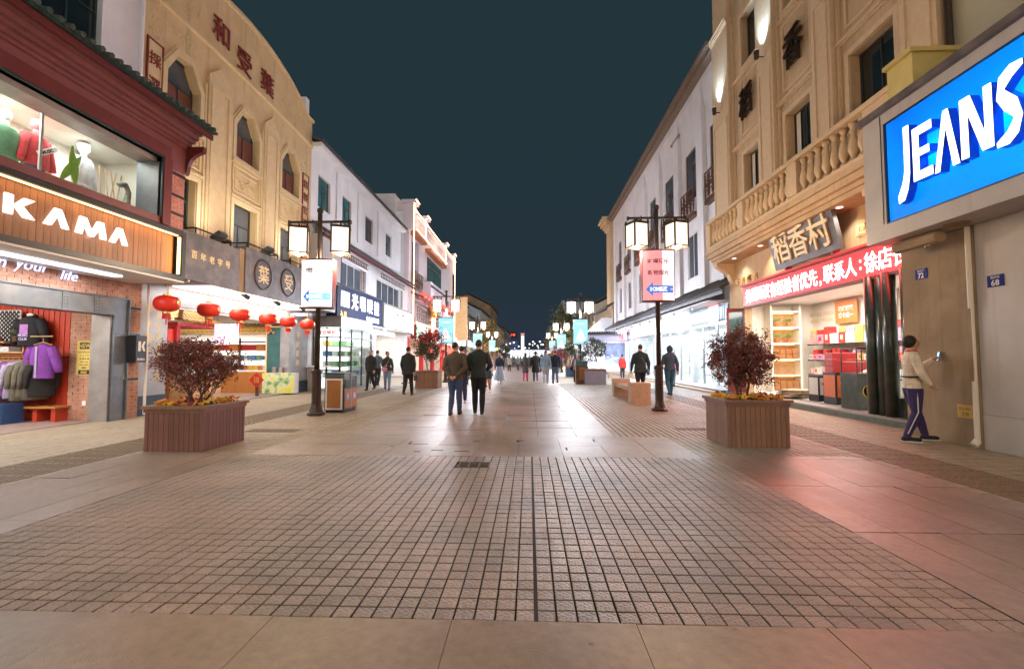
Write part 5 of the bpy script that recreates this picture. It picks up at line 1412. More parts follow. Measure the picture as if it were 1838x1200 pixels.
# ============================================================ LEFT: WHITE BUILDING WITH THE OPTICIAN
wb = thing('white_building', 'white rendered building with the optician and a tiled mid eave', 'building')
WX = -9.05; w0, w1 = 18.305, 33.5
ups = [(18.95, 20.15), (21.5, 22.6), (24.6, 25.8), (28.2, 29.4)]
mids = [(20.6, 24.3), (26.6, 31.6)]
holes = [(a, b, 7.85, 9.25) for a, b in ups] + [(a, b, 4.7, 6.1) for a, b in mids]
b = MB(); wall(b, 'E', WX, w0, 31.5, 7.2, 10.4, holes[:4], .3); wall(b, 'E', WX, w0, w1, 3.3, 7.198, holes[4:], .3); b.build('wall', M['plaster_white'], wb)
MB().box(-15, WX-.3, 31.2, 31.5, 7.2, 12.5).box(-15, WX-.3, w0+.01, w0+.3, 0, 12.3).build('side_wall', M['plaster_white'], wb)
for a, c in ups: window(wb, 'E', WX, a, c, 7.85, 9.25, 1, 8.75, 'frame_dark', 'glass_teal' if a < 23 else 'glass_grey', .1, .05)
for a, c in mids: window(wb, 'E', WX, a, c, 4.7, 6.1, 3, None, 'frame_white', 'glass_grey', .1, .06)
lv = MB()
for a, c in mids:
    for k in range(12): fbox(lv, 'E', WX, c+.06, c+.42, 4.72+k*.115, 4.78+k*.115, -.05, 0)
    for k in range(16): 
        u = a + (c-a)*k/16; fbox(lv, 'E', WX, u, u+.03, 6.12, 6.34, -.30, -.27); fbox(lv, 'E', WX, u-.06, u+.10, 6.20, 6.22, -.297, -.273)
    fbox(lv, 'E', WX, a-.05, c+.05, 6.10, 6.125, -.31, -.26); fbox(lv, 'E', WX, a-.05, c+.05, 6.34, 6.37, -.31, -.26)
lv.build('louvre', M['frame_brown'], wb, kind='stuff')
tiled_eave(wb, 'E', WX, w0+.1, w1, 6.62, .62, 0, .42, 'grey_tile', .22, fascia='red_paint', ft=.16)
tiled_eave(wb, 'E', WX, w0, 31.6, 10.42, .45, 3.6, 1.5, 'grey_tile', .26, fascia='plaster_white', ft=.16)
MB().box(WX-.3, WX+.36, w0, 31.5, 10.16, 10.34).build('soffit', M['plaster_white'], wb)
t = MB()
for y in (20.75, 23.4, 26.6): fbox(t, 'E', WX, y, y+.12, 7.4, 10.1, -.06, 0)
t.build('rain_pipe', M['plaster_white'], wb)
t = MB(); fbox(t, 'E', WX, w0+.05, 20.3, 4.6, 6.5, -.5, -.02); t.build('metal_hoarding', M['grey_panel'], wb)
t = MB(); frame_trim(t, 'E', WX+.5, w0+.03, 20.32, 4.55, 6.55, .05, .02); t.build('hoarding_frame', M['black_metal'], wb)
for y in (w0+.01, 23.0, 26.3, 33.2): MB().box(WX-.3, WX+.02, y, y+.3, 0, 3.3).build('pier', M['plaster_white'], wb)
room(wb, -13, -9.36, 23.3, 33.2, .03, 3.25, M['white'], M['slab_far'], M['white'], 'E')
area((-10.8, 26, 3.15), (.3, 0, -1), 2, 4, 70, (.95,.97,1)); area((-10.8, 31, 3.15), (.3, 0, -1), 2, 3, 60, (1,.93,.8))
# shop glazing with door frame
f = MB(); 
for y in (23.35, 24.2, 25.2, 26.25): fbox(f, 'E', WX, y-.035, y+.035, .05, 2.6, .10, .16)
fbox(f, 'E', WX, 23.3, 26.3, 2.6, 2.68, .10, .16); fb_ = f.build('shopfront_frame', M['frame_dark'], wb)
MB().box(WX-.14, WX-.13, 23.3, 26.3, .05, 2.6).build('pane', M['glass'], fb_)
MB().box(WX-.3, WX-.05, 23.3, 26.3, 2.68, 3.3).build('shopfront_header', M['plaster_white'], wb)
MB().box(WX-.3, WX-.05, 26.6, 30.6, 2.75, 3.3).build('shopfront_header', M['plaster_white'], wb)
pst = MB().box(-11.0,-10.9,24.4,25.8,.9,2.4).build('poster', M['e_sign_white']); tag(pst, 'bright poster inside the optician doorway', 'poster')
rr = random.Random(8)
for k in range(6):
    o = MB().box(-.3,.3,-.35,.35,0,.95).build('display_case', M['warm_white'], None, loc=(-11.6 + (k % 2)*1.0, 24.0 + (k//2)*3.4, .03)); tag(o, 'white display case, %s row, %s inside the white-lit shops' % (['front','back'][k % 2 == 0], ['near the optician door','in the middle bay','near the outlined building'][k//2]), 'display case', 'display cases in the white shops')
    MB().box(-.28,.28,-.33,.33,.95,1.25).build('goods', pm_[rr.choice(list(pm_))], o)
# optician kiosk of glass
kk = thing('glass_kiosk', 'glass-walled white kiosk with shelves under the dark blue optician sign', 'kiosk', (0,0,0))
kx0, kx1, ky0, ky1 = -9.05, -7.85, 18.75, 22.5
f = MB()
for x in (kx0+.04, (kx0+kx1)/2, kx1-.04): f.box(x-.035,x+.035,ky0,ky0+.06,.06,2.62)
for y in (20.0, 21.25, ky1): f.box(kx1-.06,kx1,y-.06,y,.06,2.62)
f.box(kx0,kx1,ky0,ky0+.058,.80,.86); f.box(kx0,kx1,ky0-.002,ky0+.06,2.18,2.24); f.box(kx1-.058,kx1,ky0+.07,ky1,2.18,2.24)
f.build('frame', M['frame_dark'], kk)
MB().box(kx0,kx1+.02,ky0-.02,ky1+.02,2.64,3.10).build('roof_band', M['steel'], kk)
MB().box(kx0,kx1,ky0,ky1,0,.055).build('plinth', M['steel_lt'], kk)
MB().box(kx0+.1,kx1-.1,ky0+.02,ky0+.03,.1,2.6).build('pane', M['glass'], kk); MB().box(kx1-.03,kx1-.02,ky0+.1,ky1-.1,.1,2.6).build('pane', M['glass'], kk)
MB().box(kx0+.02,kx0+.06,ky0+.2,ky1,.06,2.62).build('back', M['e_white'], kk)
MB().box(kx0+.06,kx1-.1,ky1-.1,ky1-.06,.06,2.62).build('end_panel', M['white'], kk)
tag(MB().box(kx0+.2,kx1-.2,ky0-.015,ky0-.003,2.26,2.56).build('shop_notice', M['e_sign_white']), 'white notice with red characters over the kiosk window', 'notice')
letters('清仓特价', .18, 'S', (-8.45, ky0-.02, 2.41), .2, M['red'], bpy.data.objects['shop_notice'], name='character', ext=.002, bold=.004)
for z in (.5, .95, 1.4, 1.85):
    MB().box(kx0+.07,kx1-.15,ky0+.5,ky1-.15,z,z+.02).build('glass_shelf', M['frame_white'], kk)
    x = 0
    for j in range(7):
        o = MB().rbox((0,0,.12),(.3,.28,.22),None,.02).build('shop_box', pm_[rr.choice(('white','blue','white','green','yellow'))], None, loc=(-8.75+.5*(j % 2), 19.5+.42*j, z+.022)); tag(o, 'small boxed goods, %s from the front on the %s shelf of the glass kiosk' % (ORD[j], {.5:'bottom',.95:'second',1.4:'third',1.85:'top'}[z]), 'box', 'boxes on the kiosk shelves')
area((-8.45, 20.6, 2.6), (0, 0, -1), .9, 3.2, 60, (.93,.97,1))
ct = thing('side_counter', 'narrow white counter flap between the marble pier and the glass kiosk', 'counter', (-8.75, 18.3, 0))
MB().box(-.25,.75,-.2,.25,.98,1.03).build('top', M['white'], ct); MB().box(-.2,.0,-.12,.18,0,.98).build('leg', M['steel_lt'], ct)
o1 = thing('shop_sign', 'dark blue optician sign with white characters', 'sign', (0,0,0))
MB().box(-9.04,-8.55,19.95,26.1,3.14,4.66).build('sign_box', mat('navy_sign', (.012,.022,.085), .65, .1, 4, spec=.2), o1)
MB().box(-8.57,-8.53,19.9,26.15,4.66,4.72).build('sign_edge', M['black_metal'], o1)
MB().box(-8.548,-8.535,20.35,21.3,3.72,4.42).build('logo', M['e_white'], o1)
letters('光明眼镜', .82, 'E', (-8.53, 23.55, 4.08), 1.05, M['e_txt'], o1, name='character', ext=.01, bold=.007)
letters('专业配镜连锁', .26, 'E', (-8.53, 24.55, 3.40), .34, M['e_txt'], o1, name='character', ext=.01, bold=.006)
letters('入口', .24, 'E', (-8.53, 20.6, 3.38), .4, M['e_amber'], o1, name='character', ext=.01, bold=.006)
o2 = thing('shop_sign', 'white glowing sign box with two small black characters', 'sign', (0,0,0))
MB().box(-9.04,-8.55,26.5,33.0,3.16,4.62).build('sign_box', M['steel_lt'], o2)
MB().box(-8.548,-8.53,26.75,32.8,3.3,4.48).build('sign_face', M['e_white'], o2)
letters('植茗', .78, 'E', (-8.523, 29.9, 3.9), 1.1, M['black'], o2, name='character', ext=.005, bold=.028)
sw = MB().box(-9.04,-8.6,19.95,33.0,3.085,3.13).build('canopy', M['white'], wb)
area((-8.6, 27.5, 3.05), (0, 0, -1), .5, 9, 120, (.90,.94,1))
for y in (22.6, 26.3): 
    o = MB().ellipsoid((-8.4,y,3.02),(.11,.11,.10),12,8).build('globe_lamp', M['e_white']); tag(o, 'small white globe lamp under the %s' % ('optician sign' if y < 24 else 'white glowing sign'), 'lamp')
    MB().tube([(-8.4,y,3.10),(-8.4,y,3.16),(-8.62,y,3.16)],.02,6).build('bracket', M['black_metal'], o)

# ============================================================ LEFT: BUILDING OUTLINED IN LIGHT
pk = thing('outlined_building', 'pale pink building outlined with warm light strips, lattice balconies and red lanterns', 'building')
PX_ = -9.0; p0, p1 = 33.6, 53.0
pw = mat('pink_white_plaster', (.66,.60,.66), .85, .06, 1.2, .1, 30)
hl = [(34.4, 36.6, 6.9, 10.6), (39.6, 45.6, 7.9, 10.2), (47.2, 48.6, 6.6, 8.6), (35.0, 46.5, 3.6, 6.0)]
b = MB(); wall(b, 'E', PX_, p0, p1, 2.9, 12.4, hl, .4); b.build('wall', pw, pk)
MB().box(-18, PX_-.4, p0, p0+.3, 0, 12.4).build('side_wall', M['plaster_white'], pk)
MB().box(-18, PX_-1.5, p0+1.2, p0+5, 12.4, 14.2).build('roof_house', M['plaster_white'], pk)
MB().box(PX_-2, PX_-1.9, p0+.3, p1, 2.9, 12).build('inner_wall', pw, pk)
ca = MB()
for y in (p0-.05, 37.6, 46.6, 51.6): ca.box(PX_-.5, PX_+.35, y, y+.9, 11.0, 13.0); ca.box(PX_-.6, PX_+.5, y-.12, y+1.02, 13.0, 13.25)
ca.box(PX_-.4, PX_+.2, p0, p1, 12.4, 12.6)
ca.build('parapet', pw, pk)
bal = MB()
bal.box(PX_, PX_+.55, 38.6, 46.6, 6.2, 7.9); bal.build('bay', pw, pk)
window(pk, 'E', PX_+.2, 39.6, 45.6, 7.95, 10.2, 4, 9.5, 'frame_brown', 'glass_teal', .1, .08)
window(pk, 'E', PX_-.6, 34.4, 36.6, 6.9, 10.4, 1, None, 'frame_brown', 'glass_grey', .1, .08)
window(pk, 'E', PX_-.2, 47.2, 48.6, 6.6, 8.6, 1, None, 'frame_brown', 'glass_teal', .1, .08)
lt_ = MB(); lattice(lt_, 'E', PX_, 34.3, 37.0, 6.6, 8.0, -.3, 4, .06); lattice(lt_, 'E', PX_, 47.0, 48.9, 6.3, 7.4, -.3, 3, .06)
for a in (34.6, 37.6, 40.6, 43.6): lattice(lt_, 'E', PX_, a, a+2.9, 4.15, 5.35, -.45, 4, .06)
lt_.build('lattice_balcony', M['frame_brown'], pk)
ev = MB()
for (a, c, z) in ((34.0, 37.4, 10.7), (38.8, 46.4, 10.5)): ev.box(PX_, PX_+.5, a, c, z, z+.3)
ev.build('eave_board', mat('orange_eave', (.36,.12,.05), .6), pk)
dr = MB()
for k in range(60):
    y = 38.7 + k*.13; dr.box(PX_+.56, PX_+.58, y, y+.06, 7.45, 7.62)
dr.build('drip_beads', M['frame_dark'], pk)
tiled_eave(pk, 'E', PX_, 34.2, 48.5, 6.0, .9, 0, .35, 'red_paint', .3, fascia='red_paint', ft=.2)
led = MB()
led.box(PX_+.36, PX_+.40, p0-.06, p0, 3.0, 12.95); led.box(PX_+.36, PX_+.40, p0-.06, p1, 12.55, 12.62)
for y in (p0-.1, 37.5, 46.5, 51.5): led.box(PX_+.5, PX_+.54, y, y+1.1, 13.2, 13.28); led.box(PX_+.36,PX_+.40,y+.03,y+.08,11.0,13.0)
led.box(PX_+.5, PX_+.54, 34.0, 46.5, 11.02, 11.08); led.box(PX_+.36,PX_+.40,52.3,52.36,3.0,12.9); led.box(PX_+.50,PX_+.54,34,48.5,3.95,4.02); led.box(PX_+.50,PX_+.54,34,52,2.72,2.80)
led.build('light_strip', M['e_led'], pk)
point((PX_+1.0, 35.5, 12), 60, (1,.6,.4), .3); point((PX_+1.2, 43, 11.5), 90, (1,.6,.4), .3)
point((PX_+1.0, 40, 5.4), 90, (1,.45,.35), .3)
sg = thing('shop_sign', 'brown restaurant sign band with vertical red-white characters and a green panel', 'sign', (0,0,0))
MB().box(PX_+.02, PX_+.42, 34.3, 50.5, 2.85, 3.9).build('sign_band', M['red_paint'], sg)
MB().box(PX_+.43, PX_+.46, 34.4, 38.0, 3.0, 3.85).build('green_panel', M['e_green'], sg)
letters('得月楼饭', .8, 'E', (PX_+.48, 36.2, 3.42), .88, M['e_mint'], sg, name='character', ext=.02, bold=.02)
for ch, y in (('美', 40.0), ('食', 44.0), ('楼', 48.0)):
    letter(ch, 2.2, 'E', (PX_+.55, y, 4.0), M['e_led'], sg, name='character', ext=.04, bold=.03, sx=.8)
letters('观前名店苏州风味', .55, 'E', (PX_+.47, 44, 2.45), 1.6, M['e_red'], sg, name='character', ext=.02, bold=.02)
rr = random.Random(3)
for row, (z, n, yy, st) in enumerate(((6.15, 9, 35.0, 1.35), (2.0, 10, 34.5, 1.6))):
    for k in range(n):
        o = MB(); o.smooth = True; o.ellipsoid((0,0,0),(.30,.30,.26),10,8); o.smooth = False; o.tube([(0,0,-.25),(0,0,-.55)],.04,5); o.tube([(0,0,.25),(0,0,.5)],.012,4)
        o = o.build('small_red_lantern', emit('lit_red_silk', (1,.10,.07), .9) if k == 0 and row == 0 else bpy.data.materials['lit_red_silk'], None, loc=(PX_+.75+.3*row, yy + st*k, z))
        tag(o, 'lit red lantern, %s from the near end, %s of the outlined building' % (ORD[k], 'under the red eave' if row == 0 else 'over the shop entrance'), 'lantern', 'lit lanterns %s' % ('under the red eave' if row == 0 else 'over the shop entrance'))
room(pk, -12, PX_-.41, 34.0, 52.8, .03, 2.88, M['warm_white'], M['slab_far'], M['white'], 'E')
area((-10, 38, 2.8), (.3,0,-1), 2, 6, 120, (1,.7,.6)); area((-10, 47, 2.8), (.3,0,-1), 2, 8, 260, (1,.85,.75))
for y in (33.7, 38.2, 42.6, 47.2, 51.8): MB().lathe([(.28,0),(.28,.2),(.2,.25),(.2,2.85)],12,(PX_-.1,y,0)).build('red_column', M['red'], pk)
yb2 = MB().box(PX_+.9, PX_+1.0, 46.2, 46.3, 5.6, 6.9).build('banner', M['orange']); tag(yb2, 'orange cloth banner hanging under the red eave', 'banner')
yb2.data.transform(Matrix.Identity(4))
bb = MB(); 
for k in range(8): bb.tube([(PX_+.4+.12*math.sin(k), 38.6+.22*k, 6.0), (PX_+.7+.1*math.cos(k*2), 38.6+.22*k, 5.0-.2*math.sin(k*.4))], .1, 6)
tag(bb.build('draped_awning', mat('orange_cloth', (.62,.27,.05), .8, .25, 5)), 'draped orange awning over the lattice balcony', 'awning')

# ============================================================ FAR HOUSES ON BOTH SIDES
def house(face, x, y0, y1, h, wallm, label, floors=2, lit='e_white', sign=None, roof='grey_tile', nwin=4, depth=9, gable=True, glassm='glass_grey', eave=.7, shop_h=2.9, signtext=None):
    t = thing('house', label, 'building', (0,0,0))
    sgn = -1 if face == 'E' else 1
    hs = []; fh = (h - shop_h - 1.0)/floors; L = (y1-y0)/nwin
    for f in range(floors):
        for k in range(nwin):
            zc = shop_h + 1.1 + f*fh; yc_ = y0 + (k+.5)*L; hs.append((yc_-L*.26, yc_+L*.26, zc, zc + fh*.62))
    b = MB(); wall(b, face, x, y0, y1, shop_h, h, hs, .3)
    xb = x + sgn*depth
    P = [(0,0),(depth-.3,0),(depth-.3,h),(depth/2,h+depth*.26),(0,h)]
    for yy in (y0, y1-.3):
        Mx = Matrix(((sgn,0,0,x+sgn*.3),(0,0,1,yy),(0,1,0,0),(0,0,0,1))); b.prism(P if gable else [(0,0),(depth-.3,0),(depth-.3,h),(0,h)], Mx, .298)
    b.build('wall', wallm, t)
    for q in hs: window(t, face, x, *q, 1, None, 'frame_brown', glassm, .1, .07)
    if gable:
        r = MB(); e = eave
        for s in (0, 1):
            xa = x - sgn*e if s == 0 else xb + sgn*e; xr = x + sgn*depth/2
            za = h - e*.52 + .12; zr = h + depth*.26 + .12
            A = [(xa, y0-.35, za), (xa, y1+.35, za), (xr, y1+.35, zr), (xr, y0-.35, zr)]; B = [(p[0],p[1],p[2]+.16) for p in A]
            r.add(A+B, [(0,1,2,3),(7,6,5,4),(0,4,5,1),(1,5,6,2),(2,6,7,3),(3,7,4,0)])
        ro = r.build('roof', M[roof], t)
        tb = MB(); n = int((y1-y0)/.5)
        for i in range(n):
            y_ = y0 + (i+.5)*(y1-y0)/n; tb.tube([(x - sgn*e, y_, h - e*.52+.29), (x+sgn*depth/2, y_, h+depth*.26+.29)], .07, 5)
        tb.build('tile', M[roof], ro, kind='stuff')
    else:
        c = MB(); fbox(c, face, x, y0-.1, y1+.1, h, h+.3, -.25, .4); c.build('cornice', wallm, t)
    # lit shop front with piers
    g = MB(); fbox(g, face, x, y0+.3, y1-.3, .25, shop_h-.55, .55, .6); g.build('lit_shop_front', M[lit], t)
    pr = MB()
    npier = max(2, int((y1-y0)/4))
    for i in range(npier+1):
        y_ = y0 + (y1-y0-.3)*i/npier; fbox(pr, face, x, y_, y_+.3, 0, shop_h, 0, .5)
    fbox(pr, face, x, y0, y1, shop_h-.55, shop_h-.002, .1, .5); pr.build('shop_pier', wallm, t)
    mu = MB()
    for i in range(int((y1-y0)/1.3)): 
        y_ = y0 + .4 + i*1.3; fbox(mu, face, x, y_, y_+.08, .05, shop_h-.56, .45, .54)
    mu.build('shopfront_bar', M['frame_dark'], t)
    if sign:
        s = MB(); fbox(s, face, x, y0+.5, y1-.5, shop_h+.05, shop_h+.85, -.28, -.05); so_ = s.build('sign_board', M[sign], t)
        if signtext: letters(signtext, .62, face, (x - sgn*.30, (y0+y1)/2, shop_h+.45), (y1-y0-1.2)/len(signtext), M['black'] if sign.startswith('e_w') or sign.startswith('e_s') else M['e_txt'], so_, name='character', ext=.01, bold=.015)
    return t
tanw = M['tan_render']; gw = mat('dim_grey_render', (.26,.25,.26), .85, .15, 1.5); cw_ = mat('cream_render', (.52,.47,.38), .85, .1, 1.5); lw = mat('blue_grey_render', (.42,.46,.52), .8, .1, 1.5)
house('E', -8.9, 53.6, 62, 8.3, M['plaster_white'], 'white gabled house with a brown eave beyond the building outlined in light', 2, 'e_cool', 'e_white', nwin=3, signtext='四季')
slab = thing('signboard', 'tall blank cream signboard standing out edge-on past the outlined building', 'sign', (-8.3, 54.2, 0))
MB().box(-.6,.9,-.1,.1,3.4,8.6).build('board', mat('cream_board', (.85,.62,.32), .6), slab); MB().box(-.62,.92,-.12,.12,8.6,8.75).build('cap', M['frame_brown'], slab); MB().box(-.5,-.4,-.05,.05,0,3.4).box(.7,.8,-.05,.05,0,3.4).build('post', M['black_metal'], slab)
house('E', -8.6, 63, 76, 7.2, gw, 'dim grey shop house with white lit sign boxes along the left side', 1, 'e_white', 'e_cool', nwin=4, signtext='时尚')
house('E', -8.3, 77, 92, 9.5, lw, 'blue grey three-storey house farther down the left side', 2, 'e_cool', 'e_white', nwin=4)
house('E', -8.0, 93, 112, 12.2, tanw, 'tall tan gabled house with one lit window far down the left side', 3, 'e_white', 'e_amber', nwin=4)
house('E', -7.8, 113, 140, 9.5, cw_, 'cream house behind the tan gable on the left side', 2, 'e_white', 'e_white', nwin=5)
house('E', -7.6, 141, 185, 10.5, gw, 'last dim house at the left end of the street', 2, 'e_white', 'e_cool', nwin=6)
house('W', 8.4, 46.2, 56, 6.6, tanw, 'low brown rendered house beyond the white mural wall', 1, 'e_cool', None, nwin=3, gable=True)
house('W', 8.3, 58, 74, 8.2, cw_, 'cream tiled house behind the olive tree on the right side', 2, 'e_white', 'e_white', nwin=4)
house('W', 8.0, 76, 96, 7.0, M['plaster_white'], 'white house with lit windows and a dark tiled roof on the right side', 1, 'e_white', 'e_cool', nwin=5, glassm='glass_teal')
house('W', 7.2, 97, 122, 13.2, lw, 'pale blue green flat-roofed block far down the right side', 4, 'e_cool', 'e_white', nwin=6, gable=False)
house('W', 7.0, 123, 150, 10, cw_, 'cream block after the pale blue green block', 3, 'e_white', 'e_amber', nwin=6, gable=False)
house('W', 6.8, 151, 190, 11.5, gw, 'last dim block at the right end of the street', 3, 'e_white', 'e_cool', nwin=6, gable=False)
ant = MB()
for y in (99, 102, 106): ant.tube([(8.5,y,13.2),(8.5,y,14.9)],.03,5); ant.box(8.3,8.7,y-.03,y+.03,14.4,14.45)
tag(ant.build('roof_antennas', M['black_metal']), 'thin aerials on the roof of the pale blue green block', 'antenna')
# end of the street: lit market front, dark tower with a red sign
en = thing('end_building', 'white glowing market front that closes the far end of the street', 'building', (0, 196, 0))
MB().box(-16,16,0,8,0,5).build('wall', gw, en); MB().box(-11,9,-.3,-.05,.6,3.2).build('lit_front', emit('market_front', (.95,.97,1), 1.1), en); MB().box(-13,13,-.4,0,3.4,4.6).build('sign_band', M['e_cool'], en)
f = MB()
for i in range(12): f.box(-11+i*1.8,-10.8+i*1.8,-.4,-.31,0,3.3)
f.build('pier', M['frame_dark'], en)
tw = thing('office_tower', 'dim blue office tower with a small red lit sign on top beyond the street end', 'tower', (-15, 330, 0))
MB().box(-7,7,0,14,0,14.5).build('body', mat('blue_tower_wall', (.10,.14,.26), .7), tw)
f = MB()
for i in range(6): f.box(-6.5,6.5,-.25,-.02,1.5+i*2.1,2.6+i*2.1)
f.build('window_band', emit('dim_blue_glass', (.06,.10,.26), .5), tw)
MB().box(-6,6,-.6,0,16,20).build('sign_board', M['frame_dark'], tw)
for i, ch in enumerate('00 00'):
    if ch == ' ': MB().box(-.4,.4,-.9,-.62,17.8,18.2).build('mark', M['e_red'], tw); continue
    o = MB().lathe([(.85,0),(.85,.3),(.3,.3),(.3,0)],12).build('mark', M['e_red'], tw); o.rotation_euler = (R(90),0,0); o.location = (-4+i*2.0, -.62, 18)
pil = thing('lit_pylon', 'narrow white lit pylon by the far end of the street', 'pylon', (-2.2, 150, 0))
MB().box(-.55,.55,-.3,.3,0,9).build('body', M['white'], pil); MB().box(-.45,.45,-.32,-.301,1,8.6).build('lit_face', M['e_white'], pil); MB().box(-.6,.6,-.34,.34,9,9.4).build('cap', M['e_sign_pink'], pil)
# far globe lamps strung across the end
rr = random.Random(6)
for k in range(22):
    x = -6.5 + 12.5*rr.random(); y = rr.uniform(95, 185); z = rr.uniform(3.2, 5.2)
    o = MB().lathe([(.05,-z),(.05,0)],5); o.m = 1; o.ellipsoid((0,0,0),(.2,.2,.2),8,6)
    o = o.build('globe_street_lamp', [M['black_metal'], M['e_white']], None, loc=(x,y,z)); tag(o, 'tiny white globe lamp on a post in the far glow of the street', 'street lamp', 'globe lamps at the far end')
# trees down the street
def street_tree(loc, h, r, mats, label, seed, n=2600, leaf=.28):
    return shrub(loc, (r, r, h*.36), h*.22, h*.62, label, mats, n, leaf, seed, 3, name='street_tree', spread=.25, cat='tree', trunk_r=.11, hole=.1, cluster=40)
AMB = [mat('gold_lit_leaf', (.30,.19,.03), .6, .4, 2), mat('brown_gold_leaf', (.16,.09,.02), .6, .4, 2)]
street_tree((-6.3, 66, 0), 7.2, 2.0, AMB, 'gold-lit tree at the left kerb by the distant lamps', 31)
uplight = lambda x, y, p, c: point((x, y, .5), p, c, .2)
def up(x, y, p, c):
    t = thing('ground_uplight', 'small amber ground light at the foot of the %s' % ('gold-lit tree' if x < 0 else 'olive tree' if y < 70 else 'rust-lit tree'), 'ground light', (x, y, 0)); MB().lathe([(.14,0),(.14,.12),(.1,.14)],10).build('housing', M['black_metal'], t); MB().lathe([(.09,.141),(.09,.15)],10).build('lens', M['e_amber'], t); point((0,0,.4), p, c, .15, t)
up(-5.6, 64.5, 500, (1,.65,.15)); up(4.6, 60.8, 260, (1,.8,.3)); up(4.6, 79, 400, (1,.6,.15))
street_tree((5.3, 62, 0), 9.0, 2.2, OLV, 'tall olive tree behind the right lamps', 33, 3200)
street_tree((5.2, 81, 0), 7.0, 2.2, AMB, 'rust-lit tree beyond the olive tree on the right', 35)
street_tree((8.8, 104, 0), 12.5, 3.4, [OLV[1], GRN[2]], 'dark broad tree rising over the roofs on the right', 37, 2600, .6)
street_tree((-5.2, 92, 0), 4.2, 1.3, GRN, 'small pale tree at the left kerb far along', 39, 1500, .22)
# ============================================================ RIGHT: BEIGE PASTRY SHOP BUILDING
bb_ = thing('beige_building', 'beige stone building with a baluster balcony and bronze characters over the pastry shop', 'building')
BX = 8.0; b0, b1 = 8.7, 19.28
rowsY = [(9.95, 11.32), (12.92, 14.12), (15.85, 16.9)]
holes = []
for a, c in rowsY: holes += [(a, c, 7.1, 8.85), (a, c, 12.2, 14.1), (a, c, 16.0, 17.8)]
b = MB(); wall(b, 'W', BX, b0, b1, 4.9, 19.5, holes, .35); b.build('wall', M['stone_beige'], bb_)
MB().box(BX+.35, 15, b1-.35, b1-.01, 4.9, 19.5).build('side_wall', M['stone_beige'], bb_)
for a, c in rowsY:
    for z0, z1 in ((7.1, 8.85), (12.2, 14.1), (16.0, 17.8)):
        window(bb_, 'W', BX, a, c, z0, z1, 1, None, 'frame_dark', 'glass_dark', .22, .06)
        if z0 < 8 and a > 12: cu = MB(); fbox(cu, 'W', BX, c-.34, c-.14, z0+.07, z1-.07, .20, .215); cu.build('curtain', M['warm_white'], bb_)
        t = MB(); frame_trim(t, 'W', BX, a-.16, c+.16, z0-.14, z1+.16, .14, .05); t.build('window_surround', M['trim_beige'], bb_)
    t = MB(); frame_trim(t, 'W', BX, a-.12, c+.12, 9.6, 11.75, .06, .04); t.build('panel_moulding', M['trim_beige'], bb_)
pilY = [(8.75, 9.62), (11.75, 12.55), (14.55, 15.5), (17.75, 19.26)]
for a, c in pilY:
    t = MB(); fbox(t, 'W', BX, a, c, 5.0, 14.6, -.18, 0); fbox(t, 'W', BX, a+.1, c-.1, 14.85, 19.4, -.14, 0)
    frame_trim(t, 'W', BX-.18, a+.12, c-.12, 5.6, 10.9, .05, .03)
    moulding(t, 'W', BX, a-.04, c+.04, 14.6, [(.06,.22),(.10,.27),(.06,.31)])
    fbox(t, 'W', BX, a-.12, a-.04, 7.0, 14.4, -.07, 0); fbox(t, 'W', BX, c+.04, c+.12, 7.0, 14.4, -.07, 0)
    t.build('pilaster', M['trim_beige'], bb_)
t = MB(); moulding(t, 'W', BX, b0, b1-.005, 9.28, [(.05,.06),(.08,.10),(.04,.07)]) ; moulding(t, 'W', BX, b0, b1-.005, 11.9, [(.05,.05),(.05,.08)])
t.build('string_course', M['trim_beige'], bb_)
for ch, y in (('稻', 16.55), ('香', 13.55), ('村', 10.65)):
    o = letter(ch, 1.25, 'W', (BX-.10, y, 10.70), mat('bronze_character', (.10,.055,.03), .28, .3, 8, metal=.8) if ch == '稻' else bpy.data.materials['bronze_character'], bb_, name='character', ext=.035, bold=.008, sx=.82)
for a, c in pilY:
    y = (a+c)/2
    s_ = MB(); s_.tube([(BX-.19, y, 11.35), (BX-.42, y, 11.35)], .02, 6); s_.tube([(BX-.42, y, 11.28), (BX-.42, y, 11.55)], [.07,.09], 10)
    o = s_.build('wall_spotlight', M['bronze'], bb_); l_ = MB().lathe([(.08,.0),(.08,.01)],10,(BX-.42,y,11.552)).build('lens', M['e_cool'], o)
    spot((BX-.42, y, 11.60), (.16, 0, 1), 300, (.45,.70,1), 75, .05)
# balcony with single balusters
bc = MB(); moulding(bc, 'W', 7.95, 8.45, 17.3, 4.86, [(.12,1.05),(.10,1.12),(.14,1.20),(.06,1.26),(.16,1.22)])
bc = MB()
for z, h, o_ in ((4.80,.12,1.06),(4.922,.10,1.12),(5.024,.16,1.22),(5.186,.06,1.28),(5.248,.12,1.24)):
    bc.box(7.95-o_, 7.99, 8.45-.0, 17.25+(o_-1.06), z, z+h-.002)
bal_ = bc.build('balcony', M['stone_beige'], bb_)
rl_ = MB(); rl_.box(6.66, 6.98, 8.45, 17.42, 6.30, 6.36); rl_.box(6.70, 6.94, 8.45, 17.40, 6.362, 6.44); rl_.box(6.73, 6.91, 8.45, 17.40, 5.37, 5.46); rl_.box(6.98, 7.99, 17.20, 17.42, 6.30, 6.42)
rl_.build('rail', M['trim_beige'], bal_)
for a, c in ((17.02, 17.38), (14.42, 14.76), (11.52, 11.92), (8.46, 9.22)): MB().box(6.70, 6.94, a, c, 5.462, 6.298).build('pedestal', M['trim_beige'], bal_)
